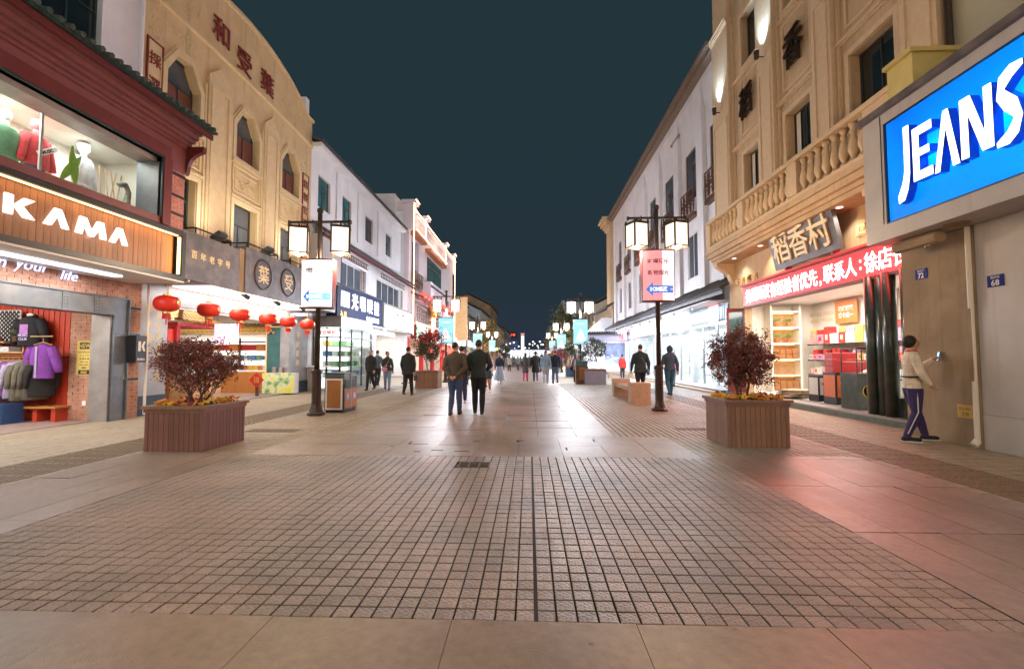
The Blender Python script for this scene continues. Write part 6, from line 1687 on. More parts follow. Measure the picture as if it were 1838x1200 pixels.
prof = [(.075,0),(.075,.05),(.05,.06),(.045,.10),(.065,.14),(.10,.22),(.105,.30),(.085,.42),(.055,.54),(.045,.60),(.065,.62),(.065,.65),(.048,.68),(.05,.72),(.08,.76),(.08,.835)]
bmb = MB(); bmb.smooth = True; bmb.lathe(prof, 14); bme = bmb.mesh('baluster', M['trim_beige'])
for a, c, n_ in ((14.76, 17.02, 8), (11.92, 14.42, 9), (9.22, 11.52, 8)):
    for k in range(n_): inst('baluster', bme, bal_, (6.82, a + (k+.5)*(c-a)/n_, 5.4625))
for y in (17.0, 9.4):
    k_ = MB(); k_.prism([(0,0),(0,-.75),(.10,-.62),(.18,-.40),(.40,-.25),(.62,-.12),(.64,0)], Matrix(((-1,0,0,7.5),(0,0,1,y-.14),(0,1,0,4.795),(0,0,0,1))), .28); k_.build('corbel', M['trim_beige'], bb_)
dl = MB()
for y in (10.6, 12.4, 14.2, 16.0): dl.lathe([(.07,0),(.07,-.012)],12,(7.12,y,4.797))
dl.build('downlight', M['e_white'], bb_)
for y in (10.6, 12.4, 14.2, 16.0): spot((7.12,y,4.77),(.1,0,-1),90,(1,.88,.72),110,.06)
# end pier of the balcony, its yellow lighting put into the colour
ye = MB(); ye.box(6.62, 7.5, 7.9, 8.45, 5.2, 6.62); ye.box(6.55, 7.6, 7.85, 8.47, 6.622, 6.70); ye.build('end_pier', mat('yellow_lit_pier', (.62,.50,.18), .7, .1, 4), bb_)
# lower wall and opening
GX = 7.5; s0, s1, sz = 8.9, 16.25, 3.10
b = MB(); wall(b, 'W', GX, 8.42, 17.3, 0, 4.795, [(s0, s1, -1, sz)], .3); b.build('shop_wall', M['stone_beige'], bb_)
st_ = MB(); st_.box(7.12, 7.9, 8.9, 16.9, 0, .165); st_.build('step', M['steel_lt'], bb_)
MB().box(7.105, 7.118, 8.92, 16.9, .02, .13).build('step_face', mat('green_grey_stone', (.10,.14,.12), .3, .3, 5), bb_)
room(bb_, 7.81, 10.1, 8.8, 16.6, .17, 3.25, M['warm_white'], M['white'], M['white'], 'W')
area((8.7, 13.0, 3.2), (0, 0, -1), 1.6, 5.5, 230, (1,.93,.86))
# red LED message board
ld = thing('led_message_board', 'red LED message board with white characters across the pastry shop', 'sign', (0,0,0))
MB().box(7.28, 7.49, 8.92, 15.75, 3.03, 3.74).build('board_case', M['red_paint'], ld)
MB().box(7.262, 7.278, 8.98, 15.69, 3.09, 3.68).build('led_face', M['e_led_red'], ld)
MB().box(7.20, 7.49, 8.90, 15.78, 3.742, 3.80).build('board_hood', M['red'], ld)
msg = '待遇面议有经验者优先,联系人:徐店长'
y = 15.52
for ch in msg:
    adv = .23 if ch in ',:' else .382
    y -= adv/2
    if y > 9.0: letter(ch, .47, 'W', (7.255, y, 3.385 if ch != ',' else 3.20), M['e_led_txt'], ld, name='character', ext=.002, bold=.004, sx=.84)
    y -= adv/2
area((7.2, 12.3, 3.38), (-1, 0, -.35), 6.6, .5, 150, (1,.04,.03))
# tilted name board
nb = thing('name_board', 'grey name board tilted forward with raised golden characters', 'sign', (7.28, 12.15, 3.90))
nb.rotation_euler = (0, R(-13), 0)
MB().box(-.06, .04, -1.40, 1.40, 0, 1.12).build('board', mat('slate_board', (.11,.10,.10), .5, .25, 5, .2, 30), nb)
for ch, y in (('稻', .84), ('香', 0), ('村', -.84)):
    o = letter(ch, .86, 'W', (0,0,0), M['gold_flat'], None, name='character', ext=.022, bold=.012)
    o.parent = nb; o.matrix_local = frame('W', (-.085, y, .56)) 
for y in (-1.0, 1.0):
    MB().box(-.02,.16,y-.04,y+.04,-.06,-.002).build('hook', M['red'], nb); MB().box(.0,.16,y-.04,y+.04,1.0,1.06).build('stay', M['black_metal'], nb)
letters('苏式糕点', .24, 'W', (GX-.02, 15.95, 4.05), .44, M['gold'], bb_, name='character', ext=.02, bold=.006)
letters('糕点', .32, 'W', (GX-.02, 10.1, 4.22), .72, M['gold_flat'], bb_, name='character', ext=.012, bold=.004)
# columns and glass of the shop front
cc = MB(); cc.smooth = True
for k, y in enumerate((10.05, 9.81, 9.57)): cc.lathe([(.125,0),(.125,2.935)], 16, (7.34 + .05*(k % 2), y, .166))
cc.build('marble_column', M['dk_green_col'], bb_)
cc = MB(); cc.smooth = True; cc.lathe([(.12,0),(.12,2.935)], 16, (7.34, 9.10, .166)); cc.build('marble_column', M['dk_green_col'], bb_)
gl = MB().box(7.40, 7.41, 9.22, 9.45, .2, 3.08).build('pane', M['glass'], bb_)
MB().box(7.38,7.44,9.22,9.45,.17,.55).build('pane_base', M['dk_green_col'], bb_)
# folded door leaf at the far end
dl_ = thing('door_leaf', 'dark red framed glass door leaf folded open at the far end of the pastry shop', 'door', (7.5, 16.2, .17))
f = MB(); f.box(-.62,-.54,-.04,.02,0,2.9); f.box(-.06,.0,-.04,.02,0,2.9); f.box(-.54,-.06,-.04,.02,2.78,2.9); f.box(-.54,-.06,-.04,.02,0,.5); f.build('frame', mat('dark_red_frame', (.11,.02,.02), .4), dl_)
MB().box(-.54,-.06,-.018,-.006,.5,2.78).build('pane', M['glass_teal'], dl_)
# interior fittings: alcove shelves on the far wall, long shelves on the back wall
al = thing('alcove_shelves', 'cream alcove shelves lit from inside at the far wall of the pastry shop', 'shelf', (8.9, 16.4, .17))
f = MB()
for x in (-.52, .46): f.box(x, x+.06, -.24, .18, 0, 3.0)
for z in (.0,.55,1.1,1.65,2.2,2.75): f.box(-.46, .46, -.24, .18, z, z+.05)
f.build('frame', M['warm_white'], al); MB().box(-.46,.46,.14,.17,.05,2.75).build('back', M['wood_light'], al)
for z in (.53,1.08,1.63,2.18,2.73): MB().box(-.4,.4,.02,.06,z,z+.018).build('shelf_light', M['e_warm'], al)
for z, kind in ((.225, 'box'), (.775, 'none'), (1.325,'tray'), (1.875,'plant'), (2.425,'plant')):
    if kind == 'plant':
        for q in (-.22, .18):
            p_ = thing('potted_plant', 'small bright green pot plant on the %s shelf of the cream alcove, %s one' % ('top' if z > 2 else 'second', 'left' if q < 0 else 'right'), 'plant', (8.9+q, 16.3, .0+z)); p_.location.z = z + .0
            MB().lathe([(.07,0),(.09,.14)],10).build('pot', mat('orange_pot', (.5,.16,.05), .6) if 'orange_pot' not in bpy.data.materials else bpy.data.materials['orange_pot'], p_)
            lv = MB(); rr = random.Random(int(z*100+q*10))
            for i in range(130):
                c = Vector((rr.gauss(0,.07), rr.gauss(0,.05), .2+abs(rr.gauss(0,.06)))); d = Vector((rr.uniform(-1,1), rr.uniform(-1,1), rr.uniform(-.3,.8))).normalized(); s_ = d.orthogonal().normalized()*.014
                lv.add([c, c+d*.03-s_, c+d*.06, c+d*.03+s_], [(0,1,2,3)])
            lv.build('foliage', bpy.data.materials['lime_leaf'], p_, kind='stuff')
    elif kind != 'none':
        for i in range(4):
            for j in range(2 if kind == 'tray' else 1):
                h_ = .17 if kind == 'tray' else .34
                o = MB().rbox((0,0,h_/2),(.19,.2,h_-.01),None,.012).build('pastry_box', mat('caramel_box', (.36,.15,.05), .5) if 'caramel_box' not in bpy.data.materials else bpy.data.materials['caramel_box'], None, loc=(8.58+.21*i, 16.3, z+h_*j))
                tag(o, 'caramel brown pastry box, %s from the left on the alcove shelf (%s)' % (ORD[i], ('middle' if kind == 'box' else 'bottom') if False else ('bottom' if kind == 'box' else 'middle, lower row' if j == 0 else 'middle, upper row')), 'box', 'caramel boxes in the alcove')
sh2 = thing('wall_shelves', 'long black-edged shelves on the back wall of the pastry shop', 'shelf', (9.95, 12.9, .17))
for z in (.62, 1.10, 1.62):
    MB().box(-.38,.14,-3.3,3.2,z,z+.025).build('board', M['white'], sh2); MB().box(-.385,-.381,-3.3,3.2,z-.02,z+.022).build('edge', M['black'], sh2)
rr = random.Random(21)
gp = [('red', (.5,.03,.03)), ('rose', (.6,.28,.36)), ('cream', (.66,.58,.45)), ('white', (.68,.67,.66)), ('gold', (.55,.35,.1)), ('mauve', (.45,.3,.5))]
gm_ = {n_: mat(n_+'_gift_box', c, .45, .35, 16) for n_, c in gp}
for z, hh in ((.815, .24), (1.295, .20), (1.815, .38)):
    y = 9.75; q_ = 0; q2 = 0
    while y < 15.9:
        w_ = rr.choice((.30,.36,.42)) if hh > .3 else rr.choice((.2,.26))
        nm = rr.choice([g_[0] for g_ in gp])
        hq = hh*rr.uniform(.75,1)
        o = MB().rbox((0,0,hq/2),(.26,w_-.03,hq),None,.01).build('gift_box', gm_[nm], None, loc=(9.72, y+w_/2, z)); q_ += 1; tag(o, '%s gift box, %s from the near end on the %s black-edged shelf' % (nm, ORD[q_-1], {.815:'lowest',1.295:'middle',1.815:'highest'}[z]), 'box', 'gift boxes on the pastry shop shelves')
        lb = MB().box(-.134,-.131,-w_*.2,w_*.2,hq*.3,hq*.75).build('label_patch', gm_[rr.choice(('cream','red','gold'))], o)
        if z > 1.2 and rr.random() < .6:
            nm = rr.choice(('red','red','rose','gold')); q2 += 1
            o = MB().rbox((0,0,.08),(.24,w_-.05,.16),None,.01).build('gift_box', gm_[nm], None, loc=(9.72, y+w_/2, z+hq)); tag(o, '%s gift box stacked on top, %s upper one along the %s black-edged shelf' % (nm, ORD[q2-1], {1.295:'middle',1.815:'highest'}[z]), 'box', 'gift boxes on the pastry shop shelves')
        y += w_
for k, y in enumerate((14.75, 13.3)):
    o = MB().box(9.98,9.995,y-.5,y+.5,2.45,3.15).build('wall_poster', M['orange']); tag(o, 'orange promotion poster high on the back wall of the pastry shop, %s one' % ('left' if k == 0 else 'right'), 'poster')
    for i, (tx, sz, z) in enumerate((('现烤现卖', .17, 2.92), ('满十送一', .17, 2.70))): letter(tx, sz, 'W', (9.975, y, z), M['white'], o, name='lettering', ext=.001, bold=.004)
letter('传承苏式味道 百年匠心手作', .15, 'W', (9.985, 15.9, 2.85), M['gold'], bb_, name='lettering', ext=.001)
letter('苏州特产 伴手好礼', .15, 'W', (9.985, 15.95, 2.62), M['gold'], bb_, name='lettering', ext=.001)
# floor goods
def cab(x, y, w_, d_, h_, front, label, body='black_metal'):
    t = thing('display_cabinet', label, 'cabinet', (x, y, .17))
    MB().box(-w_/2,w_/2,-d_/2,d_/2,0,h_).build('body', M[body], t)
    if front: 
        p_ = MB().box(-w_/2+.03,w_/2-.03,-d_/2-.008,-d_/2-.002,.18,h_-.06).build('front_panel', M[front], t)
        letter('买一送一', w_*.17, 'S', (x, y-d_/2-.01, .17+h_*.68), M['white'] if front == 'orange' else M['red'], t, name='lettering', ext=.001, bold=.003)
        q_ = MB().box(-w_/2-.008,-w_/2-.002,-d_/2+.03,d_/2-.03,.18,h_-.06).build('front_panel', M[front], t)
    return t
cab(8.02, 12.15, .55, .5, .80, 'orange', 'black display cabinet with an orange promotion panel'); cab(8.32, 11.45, .5, .45, .66, 'white', 'black display cabinet with a white panel beside the glass food case'); cab(8.05, 12.95, .45, .45, .70, 'white', 'black display cabinet with a white panel behind the orange one')
for i in range(3):
    for j in range(3):
        o = MB().rbox((0,0,.085),(.20,.30,.165),None,.01).build('red_pastry_box', gm_['red'], None, loc=(7.84+.0+.2*i, 12.15+ (.0 if j<3 else 0), .975+.17*j)); tag(o, 'red pastry box, %s layer and %s column, stacked on the orange-panelled cabinet' % (['bottom','middle','top'][j], ['left','middle','right'][i]), 'box', 'red boxes on the orange-panelled cabinet')
for i in range(3):
    for j in range(2):
        o = MB().rbox((0,0,.11),(.19,.28,.21),None,.01).build('red_pastry_box', gm_['red'], None, loc=(8.5+.2*i, 12.4, .87+.22*j)); tag(o, 'red pastry box, %s layer and %s column, stacked on the black goods table' % (['bottom','top'][j], ['left','middle','right'][i]), 'box', 'red boxes behind the white-panelled cabinet')
st2 = MB().box(8.3,9.1,12.2,12.6,.17,.868).build('goods_table', M['black_metal']); tag(st2, 'black goods table under the rear stack of red boxes', 'table')
bgm = MB(); bgm.smooth = True; bgm.ellipsoid((8.32, 11.45, .95), (.26,.22,.13), 12, 8); tag(bgm.build('cloth_bundle', mat('pale_bundle', (.62,.55,.48), .9, .2, 14, .8, 20)), 'pale cloth bundle lying on the white-panelled cabinet', 'bundle')
gc = thing('food_case', 'dark green food case with a glass top and a gold ring emblem', 'food case', (7.72, 11.02, .17))
MB().box(-.26,.26,-.28,.28,0,.82).build('base', M['dk_green_col'], gc)
f = MB()
for x in (-.25,.23):
    for y in (-.27,.25): f.box(x,x+.02,y,y+.02,.82,1.38)
f.box(-.27,.27,-.29,.29,1.38,1.42); f.build('case_frame', M['black_metal'], gc); MB().box(-.24,.24,-.262,-.258,.83,1.37).build('pane', M['glass'], gc); MB().box(-.22,.22,-.24,.24,1.08,1.095).build('glass_shelf', M['frame_white'], gc)
em = MB(); em.lathe([(.15,0),(.15,.004),(.13,.004),(.13,0)],24); 
for i, v in enumerate(em.v): em.v[i] = (v[0], -.283-v[2], .42+v[1])
em.build('emblem', M['gold'], gc); letter('香', .17, 'S', (7.72, 10.734, .59), M['gold'], gc, name='character', ext=.002)
for k in range(7):
    o = MB().rbox((0,0,.0),(.95-.03*k,.72,.028),None,0).build('cardboard_sheet', mat('cardboard', (.42,.33,.23), .85, .15, 6) if k == 0 else bpy.data.materials['cardboard'], None, loc=(7.95+.03*(k % 3), 13.9+.04*(k % 2), .20+.034*k)); o.rotation_euler = (R((k % 3)*1.2-1), R(3.2-k*.7), R(-10+7*k)); tag(o, 'flattened cardboard sheet, %s from the bottom of the loose pile by the pastry shop door' % ORD[k], 'cardboard', 'cardboard sheets on the threshold')

# ============================================================ RIGHT: PIER, GREY WALL, JEANS SHOP
js = thing('jeans_shop', 'grey clad jeans shop front with tan end pier beside the pastry shop', 'shop')
MB().box(6.70, 8.4, 7.10, 8.418, 0, 3.36).build('tan_pier', M['tan_render'], js)
b = MB()
for y in (7.09, 5.6, 4.1, 2.6, 1.1, -.4, -1.9): b.box(6.73, 7.0, y-1.494, y, .52, 3.36); b.box(6.725, 7.0, y-1.494, y, 0, .515)
b.build('cladding_panel', M['grey_panel'], js)
MB().box(7.0, 7.1, -3.5, 7.09, 0, 3.36).build('back_wall', M['mortar'], js)
pp_ = MB(); pp_.tube([(6.66, 7.12, .10), (6.66, 7.12, 1.0)], .035, 8); pp_.tube([(6.66, 7.12, 2.1), (6.66, 7.12, 3.34)], .035, 8); pp_.tube([(6.68, 7.12, 1.0), (6.68, 7.12, 2.1)], .02, 6); pp_.tube([(6.66,7.12,.12),(6.60,7.12,.05)], .05, 8)
pp_.build('drain_pipe', M['warm_white'], js)
jb = MB(); jb.box(6.10, 8.3, -3.5, 8.40, 3.36, 3.62); jb.box(6.10, 6.22, 7.92, 8.40, 3.622, 5.55); jb.box(6.10, 6.22, -3.5, 1.4, 3.622, 5.55); jb.box(6.10, 6.22, 1.4, 7.92, 5.36, 5.55); jb.box(6.22, 6.34, 7.92, 8.40, 3.622, 5.55); jb.box(6.34, 8.3, 8.3, 8.40, 3.622, 5.55); jb.box(6.34, 8.3, -3.5, -3.4, 3.622, 5.55)
jb.build('fascia_box', M['grey_panel'], js)
MB().box(6.02, 8.3, -3.5, 8.46, 5.552, 5.66).build('fascia_cap', M['fascia_stone'], js)
jp = MB()
for y in (7.98, 5.2, 2.4): jp.box(6.092, 6.098, y-.006, y+.006, 3.64, 5.54)
jp.build('joint', M['mortar'], js)
UW = MB(); wall(UW, 'W', 8.02, -3.5, 8.69, 5.66, 16, [], .3); UW.build('upper_wall', mat('cream_panel', (.50,.46,.33), .7, .06, 2), js)
jj = MB()
for y in (7.4, 5.9, 4.4): jj.box(8.008, 8.018, y-.012, y+.012, 5.7, 16)
for z in (8.2, 10.8): jj.box(8.009, 8.017, -3.5, 8.6, z, z+.02)
jj.build('joint', M['mortar'], js)
jd = MB(); jd.tube([(7.92, 8.62, 5.7), (7.92, 8.62, 16)], .06, 8); jd.build('rain_pipe', M['bronze'], js)
# the lit blue sign
jg = thing('shop_sign', 'large backlit blue sign with raised white letters JEANS', 'sign', (0,0,0))
bl = bpy.data.materials.new('blue_sign_film'); bl.use_nodes = True; nt = bl.node_tree; nt.nodes.clear()
o_ = nt.nodes.new('ShaderNodeOutputMaterial'); tr = nt.nodes.new('ShaderNodeBsdfTranslucent'); df = nt.nodes.new('ShaderNodeBsdfPrincipled'); ad = nt.nodes.new('ShaderNodeMixShader'); ad.inputs[0].default_value = .3
tr.inputs[0].default_value = (.035,.50,1,1); df.inputs['Base Color'].default_value = (.01,.12,.5,1); df.inputs['Roughness'].default_value = .3
nt.links.new(tr.outputs[0], ad.inputs[1]); nt.links.new(df.outputs[0], ad.inputs[2]); nt.links.new(ad.outputs[0], o_.inputs[0])
MB().box(6.135, 6.142, 1.42, 7.90, 3.64, 5.345).build('sign_film', bl, jg)
MB().box(6.50, 6.53, 1.42, 7.90, 3.64, 5.345).build('sign_back', M['white'], jg)
fr = MB(); fr.box(6.095,6.15,1.4,7.92,5.345,5.36); fr.box(6.095,6.15,1.4,7.92,3.622,3.64); fr.box(6.095,6.15,7.90,7.92,3.64,5.345); fr.build('sign_frame', M['black'], jg)
for y, z in ((7.0,4.5),(6.0,4.5),(5.0,4.5),(4.0,4.5),(3.0,4.5),(2.1,4.5)): point((6.40, y, z), 150, (.9,.97,1), .10, None)
def jeans(polys, y_left, z0, w_, h_):
    mb = MB(); Mx = frame('W', (6.13, y_left, z0))
    mb.m = 0
    for p in polys: mb.prism([(a*w_, b*h_) for a, b in p], Mx, .13)
    mb.m = 1
    for p in polys: mb.prism([(a*w_, b*h_) for a, b in p], frame('W', (5.999, y_left, z0)), .006)
    mb.build('letter', [mat('letter_side_blue', (.01,.05,.42), .3) if 'letter_side_blue' not in bpy.data.materials else bpy.data.materials['letter_side_blue'], M['e_txt']], jg)
def arc_poly(cx, cy_, r0, r1, a0, a1, n=8):
    P = []
    for k in range(n+1): a = R(a0 + (a1-a0)*k/n); P.append((cx + r1*math.cos(a), cy_ + r1*math.sin(a)))
    for k in range(n, -1, -1): a = R(a0 + (a1-a0)*k/n); P.append((cx + r0*math.cos(a), cy_ + r0*math.sin(a)))
    return P
def stroke(pts, ws):
    """bent stroke as quads along a poly-line with widths"""
    out = []
    L = []; Rr = []
    for i, p in enumerate(pts):
        a = Vector(pts[max(0,i-1)]); c = Vector(pts[min(len(pts)-1,i+1)]); d = (c-a).normalized(); n = Vector((-d.y, d.x))
        L.append(Vector(p)+n*ws[i]/2); Rr.append(Vector(p)-n*ws[i]/2)
    for i in range(len(pts)-1): out.append([tuple(Rr[i]), tuple(Rr[i+1]), tuple(L[i+1]), tuple(L[i])])
    return out
Jp = stroke([(.72,1.0),(.72,.5),(.70,.2),(.60,.02),(.42,-.12),(.10,-.22)], [.34,.34,.34,.34,.30,.14])
jeans(Jp, 7.55, 4.10, .30, .93)
jeans([[(0,0),(.32,0),(.32,1),(0,1)], [(.33,.84),(1,.84),(1,1),(.33,1)], [(.33,.44),(.85,.44),(.85,.58),(.33,.58)], [(.33,0),(1,0),(1,.16),(.33,.16)]], 7.22, 4.08, .34, .83)
jeans([[(0,0),(.20,0),(.62,1),(.42,1)], [(.43,.62),(.52,.80),(.62,1.0),(.46,.9)], [(.62,1),(.50,.72),(.74,0),(1,0)]], 6.85, 4.06, .39, .86)
jeans([[(0,0),(.24,0),(.24,1),(0,1)], [(.245,.72),(.245,1),(.34,1),(.76,.26),(.755,0),(.66,0)], [(.76,0),(1,0),(1,1),(.76,1)]], 6.43, 4.08, .44, .84)
Sp = stroke([(.98,1.02),(.60,.98),(.26,.86),(.20,.70),(.40,.55),(.66,.42),(.76,.26),(.66,.12),(.40,.0),(.02,-.05)], [.08,.20,.26,.28,.30,.30,.28,.26,.20,.08])
jeans(Sp, 5.96, 4.10, .36, .84)
jeans([[(0,1),(.16,1),(.30,.3),(.22,0)], [(.22,0),(.30,.3),(.50,.8),(.42,.8),(.38,.62)], [(.5,.8),(.62,0),(.70,.3),(.56,.8)], [(.62,0),(.70,.3),(.84,1),(1,1)]], 5.56, 4.10, .62, 1.05)
jeans([[(0,0),(.32,0),(.32,1),(0,1)], [(.33,.84),(1,.84),(1,1),(.33,1)], [(.33,.44),(.85,.44),(.85,.58),(.33,.58)], [(.33,0),(1,0),(1,.16),(.33,.16)]], 4.88, 4.08, .34, .83)
fl = thing('ceiling_lamp', 'tan many-sided lamp housing under the jeans shop fascia', 'lamp', (6.42, 7.72, 3.25))
f = MB(); f.tube([(0,-.42,0),(0,.42,0)], .10, 8); f.box(-.03,.03,-.3,.3,.08,.11); f.build('housing', M['tan_render'], fl); MB().lathe([(.05,0),(.05,-.03)],10,(0,-.2,-.09)).build('lens', M['steel_lt'], fl)
MB().lathe([(.16,0),(.16,.012)],20,(6.4, 7.0, 3.346)).build('ceiling_rose', M['tan_render'], js)
def plate(y, z, num, x, label):
    t = MB().box(x-.012, x, y-.115, y+.115, z-.085, z+.085).build('house_number_plate', M['blue_plate']); tag(t, label, 'number plate')
    letter(num, .12, 'W', (x-.014, y, z-.028), M['white'], t, name='number', ext=.001, bold=.002)
    letter('观前街', .045, 'W', (x-.014, y, z+.052), M['white'], t, name='lettering', ext=.001)
plate(8.0, 2.78, '72', 6.698, 'small blue house number plate 72 on the tan pier')
plate(6.80, 2.46, '68', 6.728, 'small blue house number plate 68 on the grey cladding')
ys_ = MB().box(6.690, 6.699, 7.2, 7.46, .43, .63).build('sticker', M['paper_yellow']); tag(ys_, 'faded yellow sticker low on the tan pier', 'sticker')
letter('禁止停车', .05, 'W', (6.688, 7.33, .57), M['red_char'], ys_, name='lettering', ext=.0005); letter('注意', .07, 'W', (6.688, 7.33, .49), M['red_char'], ys_, name='lettering', ext=.0005)

M['canopy_edge'] = mat('blue_grey_edge', (.20,.22,.27), .6, .2, 6)
# ============================================================ RIGHT: LONG WHITE BUILDING WITH GLASS SHOPS
rw = thing('white_building', 'long white building with brown lattice balconies over blue-white glass shops', 'building')
RX = 8.15; r0, r1 = 19.29, 44.0
bays = [20.1, 23.4, 27.05, 30.6, 34.3, 38.0, 41.6]
holes = [(y-.85, y+.85, 9.4, 12.0) for y in bays] + [(y-.75, y+.75, 5.4, 7.7) for y in bays]
b = MB(); wall(b, 'W', RX+.2, r0, r1, 3.4, 14.5, holes, .3); b.build('wall', M['plaster_white'], rw)
MB().box(RX+.2, 20, r1-.3, r1, 0, 14.5).build('side_wall', M['plaster_white'], rw)
f = MB()
edges = [19.3] + [(a+c)/2 for a, c in zip(bays[:-1], bays[1:])] + [43.6]
for y in edges: f.box(RX, RX+.199, y-.35 if y > 19.5 else y, y+.45, 3.4, 14.3)
for y in bays:   # sloping hood between the fins
    pass
f.box(RX-.0, RX+.199, r0+.01, r1, 14.302, 14.6)
f.build('fin', M['plaster_white'], rw)
ho = MB()
for a, c in zip(edges[:-1], edges[1:]):
    P = [(RX+.02, a+.45, 14.3), (RX+.02, c-.35, 14.3), (RX+.198, c-.35, 12.9), (RX+.198, a+.45, 12.9)]; ho.add(P, [(0,1,2,3)])
ho.build('sloping_soffit', M['plaster_white'], rw)
cp = MB(); cp.box(RX-.35, RX+1.2, r0, r1+.3, 14.602, 14.78); cp.box(RX-.55, RX+1.2, r0, r1+.3, 14.782, 14.95); cp.build('eave', mat('brown_eave', (.20,.14,.10), .7, .2, 6), rw)
for y in bays:
    window(rw, 'W', RX+.2, y-.85, y+.85, 9.4, 12.0, 1, 11.2, 'frame_brown', 'glass_grey', .05, .09)
    window(rw, 'W', RX+.2, y-.75, y+.75, 5.4, 7.7, 1, None, 'frame_white', 'glass_grey', .05, .07)
    l = MB(); lattice(l, 'W', RX, y-.95, y+.95, 8.55, 9.85, -.06, 4, .05); l.box(RX-.06, RX+.19, y-.98, y+.98, 8.38, 8.54)
    l.build('lattice_balcony', M['frame_brown'], rw)
dm = MB(); dm.box(8.12, 8.22, 24.6, 26.0, 13.4, 13.5); dm.build('vent_hood', M['steel_lt'], rw)
ccm = MB()
for k, (o_, h_) in enumerate(((.1,.3),(.3,.2),(.55,.22),(.8,.2))): ccm.box(RX-o_, RX+1.5, 46.4-o_, 48.5, 13.0+.25*k+1.6, 13.0+.25*k+1.6+h_)
ccm.box(RX+.1, RX+1.5, 46.5, 48.5, 6.4, 14.6); tag(ccm.build('stone_chimney_block', M['trim_beige']), 'tall beige block with a stepped cornice behind the far corner of the long white building', 'building block')
tiled_eave(rw, 'W', RX, 17.4, 43.8, 3.98, .95, .42, .85, 'grey_tile', .24, fascia='canopy_edge', ft=.14, tube_r=.055)
MB().box(RX-.85, RX+.4, 18.8, 43.7, 3.66, 3.70).build('canopy_soffit', M['white'], rw)
MB().box(7.12, RX+.6, 17.35, 44, 0, .15).build('step', M['steel_lt'], rw)
MB().box(6.85, 7.118, 17.35, 44, 0, .08).build('kerb_stone', M['sandstone'], rw)
room(rw, RX+.32, 12, 18.6, 43.6, .16, 3.4, M['white'], M['white'], M['white'], 'W')
for k, y in enumerate((20.8, 26, 31, 36, 41)): area((RX+1.6, y, 3.3), (-.25, 0, -1), 1.6, 3.8, 150, (.80,.88,1))
area((RX-.55, 22.5, 3.62), (-.15, 0, -1), .4, 6, 260, (.70,.81,1)); area((RX-.55, 29.5, 3.62), (-.15, 0, -1), .4, 7, 260, (.70,.81,1)); area((RX-.55, 38, 3.62), (-.15, 0, -1), .4, 9, 260, (.70,.81,1))
f = MB(); yb_ = [18.7, 20.3, 21.9, 23.4, 25.2, 27, 28.8, 30.6, 32.4, 34.2, 36, 38, 40, 42, 43.6]
for y in yb_: f.box(RX+.05, RX+.13, y-.05, y+.05, .155, 2.9)
f.box(RX+.05, RX+.13, 18.7, 43.6, 2.80, 2.88); sf_ = f.build('shopfront_frame', M['silver'], rw)
for a, c in zip(yb_[:-1], yb_[1:]): MB().box(RX+.08, RX+.09, a+.05, c-.05, .16, 2.8).build('pane', M['glass'], sf_)
pr_ = MB()
for y in (18.45, 23.3, 29.6, 36.6, 43.4): pr_.box(RX, RX+.3, y, y+.25, .15, 3.65)
pr_.build('shop_pier', M['white'], rw)
bk_ = MB(); bk_.box(11.7, 11.75, 18.8, 43.4, .3, 3.1); bk_.build('glowing_back_wall', emit('glowing_shop_wall', (.84,.9,1), .75), rw)  # wall glows by itself to make the shops bright inside
for y0_, y1_, txt, mm in ((23.6, 29.4, '苏州礼物', 'e_white'), (29.9, 36.4, '丝绸旗袍', 'e_cool')):
    s_ = thing('shop_sign', 'white sign board reading %s under the right tiled canopy' % ('with pale pink characters nearer the beige building' if y0_ < 25 else 'with pale characters farther along'), 'sign', (0,0,0))
    s_['label'] = 'white lit sign board under the right tiled canopy, ' + ('the nearer one with pink characters' if y0_ < 25 else 'the farther one with pale violet characters')
    MB().box(RX-.10, RX+.04, y0_, y1_, 2.93, 3.62).build('sign_face', M[mm], s_); letters(txt, .42, 'W', (RX-.11, (y0_+y1_)/2, 3.28), 1.0, mat('pink_char', (.75,.32,.40), .5) if y0_ < 25 else mat('violet_char', (.5,.42,.7), .5), s_, name='character', ext=.004)
bx_ = thing('shop_sign', 'grey ribbed sign panel with a red poster, nearest end of the right glass shops', 'sign', (0,0,0))
f = MB()
for k in range(26): f.box(RX-.10, RX-.05, 18.8+k*.17, 18.8+k*.17+.10, 2.98, 3.55)
f.build('rib', mat('blue_grey_ribs', (.16,.22,.27), .5), bx_); MB().box(RX-.05, RX+.04, 18.7, 23.25, 2.92, 3.62).build('panel', mat('blue_grey_panel', (.22,.28,.33), .5), bx_); ps_ = MB().box(RX-.115, RX-.102, 19.7, 20.7, 2.92, 3.64).build('poster', M['e_sign_pink'], bx_)
MB().box(RX-.12,RX-.116,19.95,20.45,3.0,3.5).build('figure', M['e_sign_white'], ps_)
s_ = thing('hanging_sign', 'small red and white sign at the far end of the right glass shops', 'sign', (0,0,0)); MB().box(RX-.5, RX-.4, 36.8, 39.6, 2.75, 3.55).build('sign_board', M['e_sign_pink'], s_); letters('银楼', .5, 'W', (RX-.51, 38.2, 3.15), .8, M['red'], s_, name='character', ext=.004)
for k in range(9):
    y = 21+2.4*k
    sp_ = MB(); sp_.rbox((RX-.78, y, 3.55), (.10,.10,.16), Euler((0, R(-30), 0)).to_matrix()); sp_.tube([(RX-.78,y,3.6),(RX-.78,y,3.66)],.012,5); sp_.build('spotlight', M['black_metal'], rw)
rr = random.Random(14)
